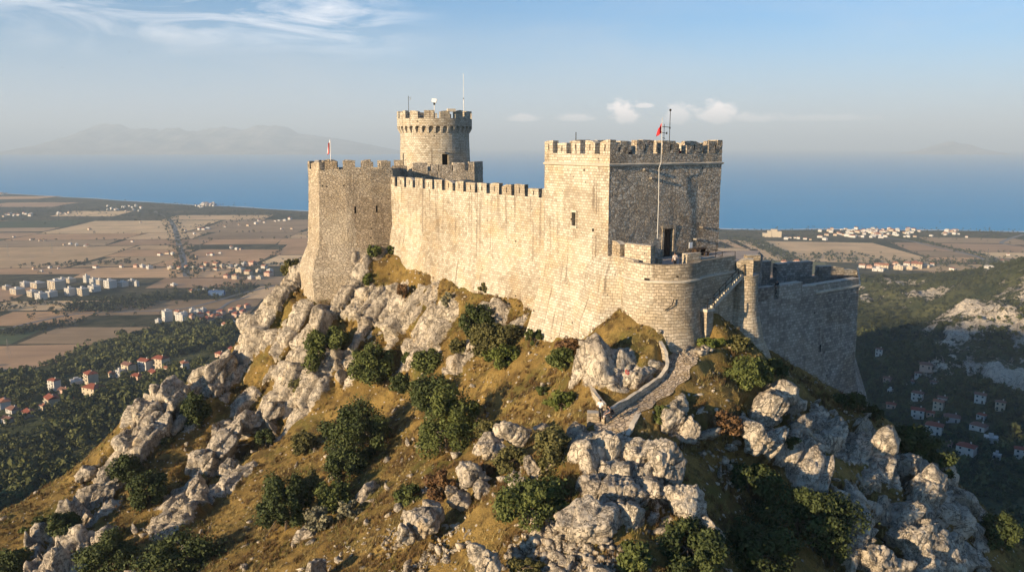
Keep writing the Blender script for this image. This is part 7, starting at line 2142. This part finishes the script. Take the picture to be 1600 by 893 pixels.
G1 = 'houses of the hamlet in the left wood'
for a in [
 (8, 637, 21, 0, 1, 'white house with orange roof at the left edge of the picture in the wood', 2), (22, 644, 22, 3, 2, 'low grey house with brown roof beside the house at the left edge', 1),
 (46, 650, 22, 1, 0, 'red roofed bungalow lowest of the hamlet in the left wood', 1), (13, 660, 18, 3, 2, 'grey low house half hidden in trees under the hamlet at the left edge', 1),
 (82, 632, 24, 1, 0, 'cream two storey house with red roof in the middle of the hamlet', 2), (69, 639, 15, 1, 1, 'small cream annex with orange roof left below the middle house of the hamlet', 1),
 (110, 627, 15, 0, 0, 'small white house with bright red roof right of the middle house', 1), (86, 610, 17, 0, 0, 'tall narrow white house with steep red roof on the upper lane', 3),
 (101, 614, 17, 2, 2, 'low pinkish house right of the tall narrow white house', 1), (147, 615, 30, 1, 0, 'long cream house with a wide red roof at the right of the hamlet', 2),
 (143, 598, 22, 1, 0, 'three storey cream house with red hipped roof above the long cream house', 3), (120, 600, 22, 0, 3, 'long flat white building left of the three storey cream house', 1),
 (177, 588, 13, 1, 1, 'little orange roofed house left of the upper terrace of large houses', 1), (188, 589, 12, 3, 3, 'grey flat roofed block beside the little orange roofed house', 2),
 (202, 584, 20, 1, 2, 'cream apartment house with balconies, leftmost of three large houses up the lane', 3), (228, 578, 20, 0, 0, 'white house with red roof, middle one of three large houses up the lane', 3),
 (252, 574, 23, 1, 0, 'largest cream apartment house with red roof, rightmost of three up the lane', 3), (241, 586, 18, 1, 0, 'low red roofed house below the largest apartment house', 1),
 (215, 592, 18, 2, 0, 'pinkish row house with red roof below the white house of the lane', 1), (262, 580, 12, 1, 1, 'small orange roofed house right under the largest apartment house', 1),
 (289, 577, 15, 0, 1, 'white house with orange roof nearest the twin rock spires', 2), (345, 557, 16, 2, 0, 'red roofed house close to the great crag, left of two', 1), (364, 550, 14, 1, 0, 'red roofed cream house close to the great crag, right of two', 1)]:
    place(*a[:5], a[5], G1, a[6])
G2 = 'houses in the shaded right valley'
for a in [
 (1446, 580, 22, 2, 2, 'long house with reddish roof, highest of the shaded valley houses', 1), (1434, 588, 12, 3, 2, 'small brown roofed house just below the highest valley house', 1), (1422, 602, 13, 3, 2, 'small grey house alone in the upper shaded valley left', 1),
 (1386, 596, 13, 2, 2, 'pinkish house against the flared corner of the castle wall', 1), (1458, 603, 12, 3, 2, 'small grey house right of the lone upper valley house', 1), (1391, 615, 10, 0, 3, 'tiny bluish white flat roofed house near the castle corner', 1),
 (1433, 625, 20, 0, 2, 'white house with reddish brown roof in the centre of the shaded valley', 2), (1472, 628, 16, 0, 2, 'white house with hipped brown roof behind the boxy pale house', 1), (1466, 640, 18, 1, 1, 'boxy pale house with flat orange roof right of the valley centre', 2),
 (1392, 637, 17, 2, 0, 'red roofed house just right of the castle wall foot', 1), (1433, 653, 23, 0, 0, 'large white house with red roof above the dark crest', 2), (1453, 652, 14, 2, 0, 'small red roofed house joined to the large white house above the crest', 1),
 (1487, 658, 28, 3, 2, 'wide grey house with low brown roof in the middle of the valley', 1), (1459, 677, 30, 0, 0, 'big white house with long red roof on the lower left of the valley', 2), (1531, 629, 19, 0, 2, 'white gabled house with brown roof high on the right of the valley', 2),
 (1562, 642, 17, 1, 2, 'cream house with dark roof farthest right in the upper valley', 2), (1533, 655, 15, 3, 0, 'small house with red roof between the two long houses on the right', 1), (1529, 671, 28, 0, 2, 'long white house with brown roof on the right of the valley', 1),
 (1548, 690, 24, 3, 3, 'grey flat roofed house below the long white house on the right', 1), (1509, 711, 32, 0, 0, 'long white terrace house with red roof, lowest in the shaded valley', 2), (1481, 699, 13, 2, 2, 'little brown house left above the lowest terrace house', 1),
 (1594, 716, 22, 0, 0, 'white house with red roof at the right edge of the picture', 2), (1557, 718, 14, 3, 3, 'low grey shed between the terrace house and the right edge', 1), (1373, 556, 12, 0, 2, 'lone whitish house high behind the castle corner', 2)]:
    place(*a[:5], a[5], G2, a[6])

ORD = 'first second third fourth fifth sixth seventh eighth ninth tenth eleventh twelfth thirteenth fourteenth fifteenth sixteenth seventeenth eighteenth nineteenth twentieth'.split() + ['twenty-' + x for x in 'first second third fourth fifth sixth seventh eighth ninth'.split()]
# ---- middle distance villages: prototypes copied
_hp = {}
def mid_house(px, py, wpx, wall, roof, label, group, storeys=2):
    key = (wall, roof, storeys)
    b = fhit(px, py); m = (b.y * CT - b.z * ST) / 1250.0; w = wpx * m
    if key not in _hp:
        root = empty('house', (b.x, b.y, b.z), 0); house(root, 14.0, 11.0, 3.0 * storeys + .8, wall, roof, True, len(_hp), storeys); _hp[key] = root
    else: root = copy_tree(_hp[key])
    root.location = (b.x, b.y, b.z); root.rotation_euler = (0, 0, R(-35) + random.uniform(-.3, .3)); s = w / 14.0
    root.scale = (s, s * random.uniform(.85, 1.1), max(0.75, min(1.3, s)))
    tag(root, label, 'house', group)
    CLEAR.append((b.x, b.y, w * .7))
def village(items, where, group):
    items = sorted(items)
    for k, it in enumerate(items):
        px, py, w, wa, ro = it[:5]; st = it[5] if len(it) > 5 else 2
        mid_house(px, py, w, wa, ro, f'{WNAME[wa]} house, {RNAME[ro]}, {ORD[k]} from left in the {where}', group, st)
village([(262, 501, 17, 0, 3, 4), (278, 492, 10, 0, 1), (284, 503, 14, 0, 3, 4), (289, 493, 9, 3, 3), (301, 488, 10, 0, 3), (310, 490, 10, 3, 3), (313, 495, 10, 2, 0), (327, 494, 9, 1, 0), (346, 491, 11, 2, 0), (341, 498, 12, 1, 0), (324, 505, 17, 1, 0), (363, 488, 10, 2, 0), (375, 484, 10, 1, 1), (369, 495, 11, 2, 0), (363, 508, 10, 0, 3), (352, 512, 10, 0, 1), (387, 481, 9, 2, 0), (380, 491, 9, 2, 0), (333, 499, 9, 2, 1), (299, 498, 9, 2, 2), (318, 487, 8, 3, 3), (248, 505, 9, 3, 3)], 'village at the wood edge', 'houses of the village at the wood edge')
village([(213, 418, 7, 2, 1), (223, 418, 8, 0, 3), (234, 420, 9, 0, 3), (267, 421, 9, 1, 3), (281, 422, 8, 1, 1), (292, 420, 7, 1, 1), (303, 421, 8, 1, 3), (316, 421, 7, 0, 1), (323, 415, 8, 1, 1), (338, 416, 10, 1, 1), (347, 418, 7, 1, 3), (359, 418, 8, 0, 3), (338, 423, 8, 1, 0), (371, 418, 8, 3, 3), (376, 425, 12, 1, 3), (388, 428, 10, 1, 1), (404, 425, 8, 1, 3), (395, 415, 12, 2, 1), (420, 431, 12, 2, 0), (422, 425, 9, 0, 3), (368, 436, 9, 1, 1, 3), (355, 434, 9, 2, 0), (393, 436, 9, 3, 3), (406, 436, 9, 1, 3), (382, 415, 9, 3, 3), (413, 419, 8, 0, 1)], 'long village before the crag', 'long village before the crag')
village([(1347, 418, 9, 0, 1), (1358, 419, 8, 2, 1), (1371, 417, 10, 2, 1), (1381, 420, 13, 1, 1), (1394, 419, 8, 2, 0), (1399, 414, 8, 2, 1), (1404, 421, 13, 1, 3), (1417, 415, 9, 0, 1), (1421, 421, 10, 1, 3), (1430, 414, 10, 2, 0), (1432, 419, 15, 1, 1), (1448, 418, 9, 1, 3), (1456, 416, 6, 0, 1), (1372, 423, 16, 0, 3, 1)], 'village beyond the grey bastion', 'village beyond the grey bastion')
village([(1225, 412, 9, 2, 0), (1245, 411, 9, 2, 1)], 'pink pair over the rear parapet', 'pink pair over the rear parapet')
for a in ((272, 446, 10, 0, 3, 'long white shed west of the blue hall on the plain'), (308, 455, 7, 0, 3, 'small white tower house left of the blue hall'), (299, 456, 7, 1, 1, 'small cream house farthest left by the blue hall'), (321, 453, 8, 3, 3, 'grey shed behind the blue hall'), (335, 456, 10, 1, 3, 'cream workshop directly behind the blue hall'), (369, 455, 7, 0, 3, 'white hut right of the blue hall')):
    mid_house(*a[:5], a[5], 'sheds around the blue hall', 1)
b = fhit(339, 461); m = b.y / 1250
h = empty('industrial_hall', b, R(4), 'long blue sheet metal hall on the plain', 'hall')
boxes('wall', [(-12 * m, 12 * m, -5 * m, 5 * m, -1, 6)], M_BLUE, h); link_mesh('roof', [(-12.3 * m, -5.3 * m, 5.9), (12.3 * m, -5.3 * m, 5.9), (12.3 * m, 5.3 * m, 5.9), (-12.3 * m, 5.3 * m, 5.9), (-12.3 * m, 0, 8), (12.3 * m, 0, 8)], [(3, 2, 1, 0), (0, 1, 5, 4), (2, 3, 4, 5), (1, 2, 5), (3, 0, 4)], M_BLUE, h)
CLEAR.append((b.x, b.y, 22))

# ---- apartment estate
def estate():
    proto = {}
    rows = {'front': [(11, 452, 11, 8), (28, 459, 19, 12), (52, 463, 15, 12), (65, 467, 16, 13), (81, 463, 15, 11)],
            'middle': [(40, 447, 13, 9), (60, 449, 19, 11), (89, 451, 22, 18), (110, 461, 14, 15), (130, 461, 15, 15), (148, 455, 16, 12)],
            'rear': [(98, 441, 12, 9), (110, 441, 14, 9), (136, 441, 9, 14), (147, 443, 11, 11), (157, 449, 10, 17), (172, 449, 17, 16), (192, 447, 14, 10), (207, 445, 10, 11), (214, 447, 6, 10)]}
    for row, L in rows.items():
        for k, (px, py, w, hp) in enumerate(L):
            b = fhit(px, py); m = (b.y * CT - b.z * ST) / 1250.0; W = w * m * 1.2; H = hp * m * 0.72
            st = max(3, int(round(H / 3.4))); wa = (0, 1, 0, 0, 1)[(px + k) % 5]
            key = (st, wa)
            if key not in proto:
                o = empty('apartment_block', b, 0)
                boxes('wall', [(-8, 8, -6, 6, -2, st * 3.0)], M_HW[wa], o)
                rf = boxes('roof', [(-8.2, 8.2, -6.2, 6.2, st * 3.0, st * 3.0 + .4)], M_HR[3], o); boxes('stairhead', [(-3, 1, -2, 2, st * 3.0 + .4, st * 3.0 + 2.8)], M_HW[0], rf)
                for s in range(st):
                    boxes('window_row', [(x - .8, x + .8, -6.06, -5.9, s * 3 + .9, s * 3 + 2.3) for x in (-6, -2, 2, 6)], M_GLASS, o)
                    boxes('window_row', [(-8.06, -7.9, y - .7, y + .7, s * 3 + .9, s * 3 + 2.3) for y in (-4, 0, 4)], M_GLASS, o)
                    if s: boxes('balcony', [(x - 1.3, x + 1.3, -7.1, -6.07, s * 3 - .1, s * 3 + .8) for x in (-4, 4)], M_HW[0], o)
                proto[key] = o
            else: o = copy_tree(proto[key])
            o.location = b; o.rotation_euler = (0, 0, R(-33)); f = W / 19.0
            o.scale = (f, f, H / (st * 3.0))
            tag(o, f'{("white", "cream")[wa]} flat roofed apartment block, {ORD[k]} from left in the {row} row of the estate', 'apartment block', 'apartment blocks of the estate on the left plain')
            CLEAR.append((b.x, b.y, W * .75))
estate()

# ---- scattered farm buildings and the villages by the shore: specks too small to show parts
def speck_proto():
    out = []
    for wa, ro in ((0, 0), (0, 3), (1, 1), (0, 1)):
        v, f = box_v(-5, 5, -4, 4, -1.5, 5.5)
        n = len(v)
        v += [(-5.4, -4.4, 5.4), (5.4, -4.4, 5.4), (5.4, 4.4, 5.4), (-5.4, 4.4, 5.4), (-3, 0, 7.6), (3, 0, 7.6)]
        f += [tuple(n + i for i in q) for q in ((3, 2, 1, 0), (0, 1, 5, 4), (2, 3, 4, 5), (1, 2, 5), (3, 0, 4))]
        me = bpy.data.meshes.new('house'); me.from_pydata(v, [], f); me.materials.append(M_HW[wa]); me.materials.append(M_HR[ro])
        me.polygons.foreach_set('material_index', [0] * 6 + [1] * 5); me.update(); out.append(me)
    return out
_sp = speck_proto()
def specks(L, label, group, r, name='house', cat='house'):
    for px, py in L:
        b = fhit(px, py)
        o = bpy.data.objects.new(name, _sp[r.choice((0, 1, 1, 2, 3))]); COL.objects.link(o)
        o.location = (b.x, b.y, max(b.z, PLZ)); o.rotation_euler = (0, 0, R(-35) + r.uniform(-.5, .5))
        s = r.uniform(0.5, 0.95) * (0.75 + b.y / 9000); o.scale = (s * r.uniform(1, 1.5), s, s * r.uniform(.9, 1.2)); tag(o, label, cat, group)
_r = random.Random(17)
specks([(22, 371), (48, 375), (63, 377), (70, 377), (120, 384), (133, 385), (137, 386), (110, 382), (100, 383), (140, 359), (220, 348), (207, 378), (413, 348), (400, 350), (405, 346), (388, 353), (374, 352), (351, 355), (430, 346), (436, 345), (445, 345), (453, 343), (440, 358), (456, 358), (318, 359), (325, 358), (312, 359), (290, 361), (304, 366), (362, 388), (370, 390), (376, 390), (307, 402), (325, 399), (330, 399), (344, 396), (282, 386), (270, 398), (262, 397), (250, 399), (78, 419), (92, 420), (53, 421), (65, 425), (150, 419), (190, 418)],
       'tiny pale farm building scattered on the fields left of the castle', 'farm buildings on the left plain', _r)
specks([(_r.gauss(322, 8), _r.gauss(320.5, 1.6)) for _ in range(36)], 'tiny white house in the dense seaside village left of the castle', 'seaside village on the left coast', _r)
specks([(_r.uniform(5, 52), _r.uniform(334, 339)) for _ in range(18)] + [(_r.uniform(75, 108), _r.uniform(333, 336)) for _ in range(8)] + [(_r.uniform(165, 222), _r.uniform(321, 331)) for _ in range(16)], 'tiny white house among the dark woods of the left coast', 'houses in the woods of the left coast', _r)
specks([(_r.uniform(0, 12), _r.uniform(302.5, 304.5)) for _ in range(10)], 'tiny white house on the far left tip of the shore', 'houses on the left tip of the shore', _r)
specks([(min(1440, max(1275, _r.gauss(1365, 38))), _r.uniform(357.5, 372)) for _ in range(95)], 'tiny white house in the broad seaside village right of the castle', 'seaside village on the right coast', _r)
specks([(_r.uniform(1470, 1500), _r.uniform(361, 368)) for _ in range(16)], 'tiny white house in the small hamlet right of the broad seaside village', 'hamlet on the right coast', _r)
specks([(1228, 374), (1234, 372), (1242, 372), (1248, 373), (1258, 374), (1266, 375), (1190, 385), (1198, 385), (1289, 375), (1281, 371), (1305, 368), (1455, 369), (1510, 371), (1575, 399), (1565, 409), (1488, 422), (1545, 421)], 'tiny pale farm building scattered on the fields right of the castle', 'farm buildings on the right plain', _r)
b = fhit(1206, 370); m = b.y / 1250
h = empty('hotel', b, R(-8), 'large cream hotel complex alone near the right coast', 'hotel')
for x, w, z in ((-10, 7, 10), (-4, 5, 16), (3, 8, 20), (10, 7, 15)): boxes('wing', [((x - w / 2) * m, (x + w / 2) * m, -8, 10, -1, z)], M_HW[1], h)
# ---- pylons on the plain
M_PYL = plain_mat('grey lattice steel', (0.16, 0.16, 0.16), 0.6, 0.1, 1.0, 0.3)
def pylons():
    first = None
    for px, py, h, lab in ((13, 401, 30, 'thin lattice pylon farthest left on the plain'), (82, 396, 22, 'short lattice pylon among the fields left of the straight road'), (313, 392, 34, 'tall lattice pylon right of the straight road'), (1540, 431, 34, 'thin lattice pylon before the right hill'), (14, 560, 22, 'lattice pylon on the pale field above the left wood')):
        b = fhit(px, py)
        if first is None:
            o = first = empty('pylon', b, 0)
            for sx, sy in ((-1, -1), (1, -1), (1, 1), (-1, 1)): tube('leg', [(sx * 2, sy * 2, 0), (sx * .4, sy * .4, 26), (sx * .1, sy * .1, 30)], .10, M_PYL, o, 4)
            for z, l in ((22, 5), (26, 4)): tube('cross_arm', [(-l, 0, z), (l, 0, z)], .12, M_PYL, o, 4)
            V = []
            for z in range(0, 24, 4):
                a = 2 - z * 1.6 / 26; c = 2 - (z + 4) * 1.6 / 26
                for s in (-1, 1): tube('brace', [(-a, s * a, z), (c, s * c, z + 4)], .05, M_PYL, o, 3)
        else: o = copy_tree(first)
        o.location = b; o.scale = (1, 1, h / 30.0)
        tag(o, lab, 'pylon', 'pylons on the plain')
pylons()
# ---- two birds
def birds():
    for k, (px, py, lab) in enumerate(((202, 82, 'tiny dark bird high in the sky, the higher of two'), (97, 106, 'tiny dark bird high in the sky, the lower of two'))):
        p = P(px, py, 520.0)
        o = empty('bird', p, 0.4, lab, 'bird')
        skin_obj('body', [((0, .28, 0), .03), ((0, .05, 0), .07), ((0, -.2, .02), .06), ((0, -.34, .04), .045)], [(0, 1), (1, 2), (2, 3)], M_BLACKCLOTH, o)
        for s in (-1, 1):
            w = link_mesh('wing', [(0, -.12, .02), (0, .14, .02), (s * .45, .06, .16), (s * .42, -.16, .16), (s * .85, .10, .06)], [(0, 1, 2, 3), (3, 2, 4)], M_BLACKCLOTH, o)
            w.modifiers.new('thick', 'SOLIDIFY').thickness = 0.02
birds()
mk_woods()
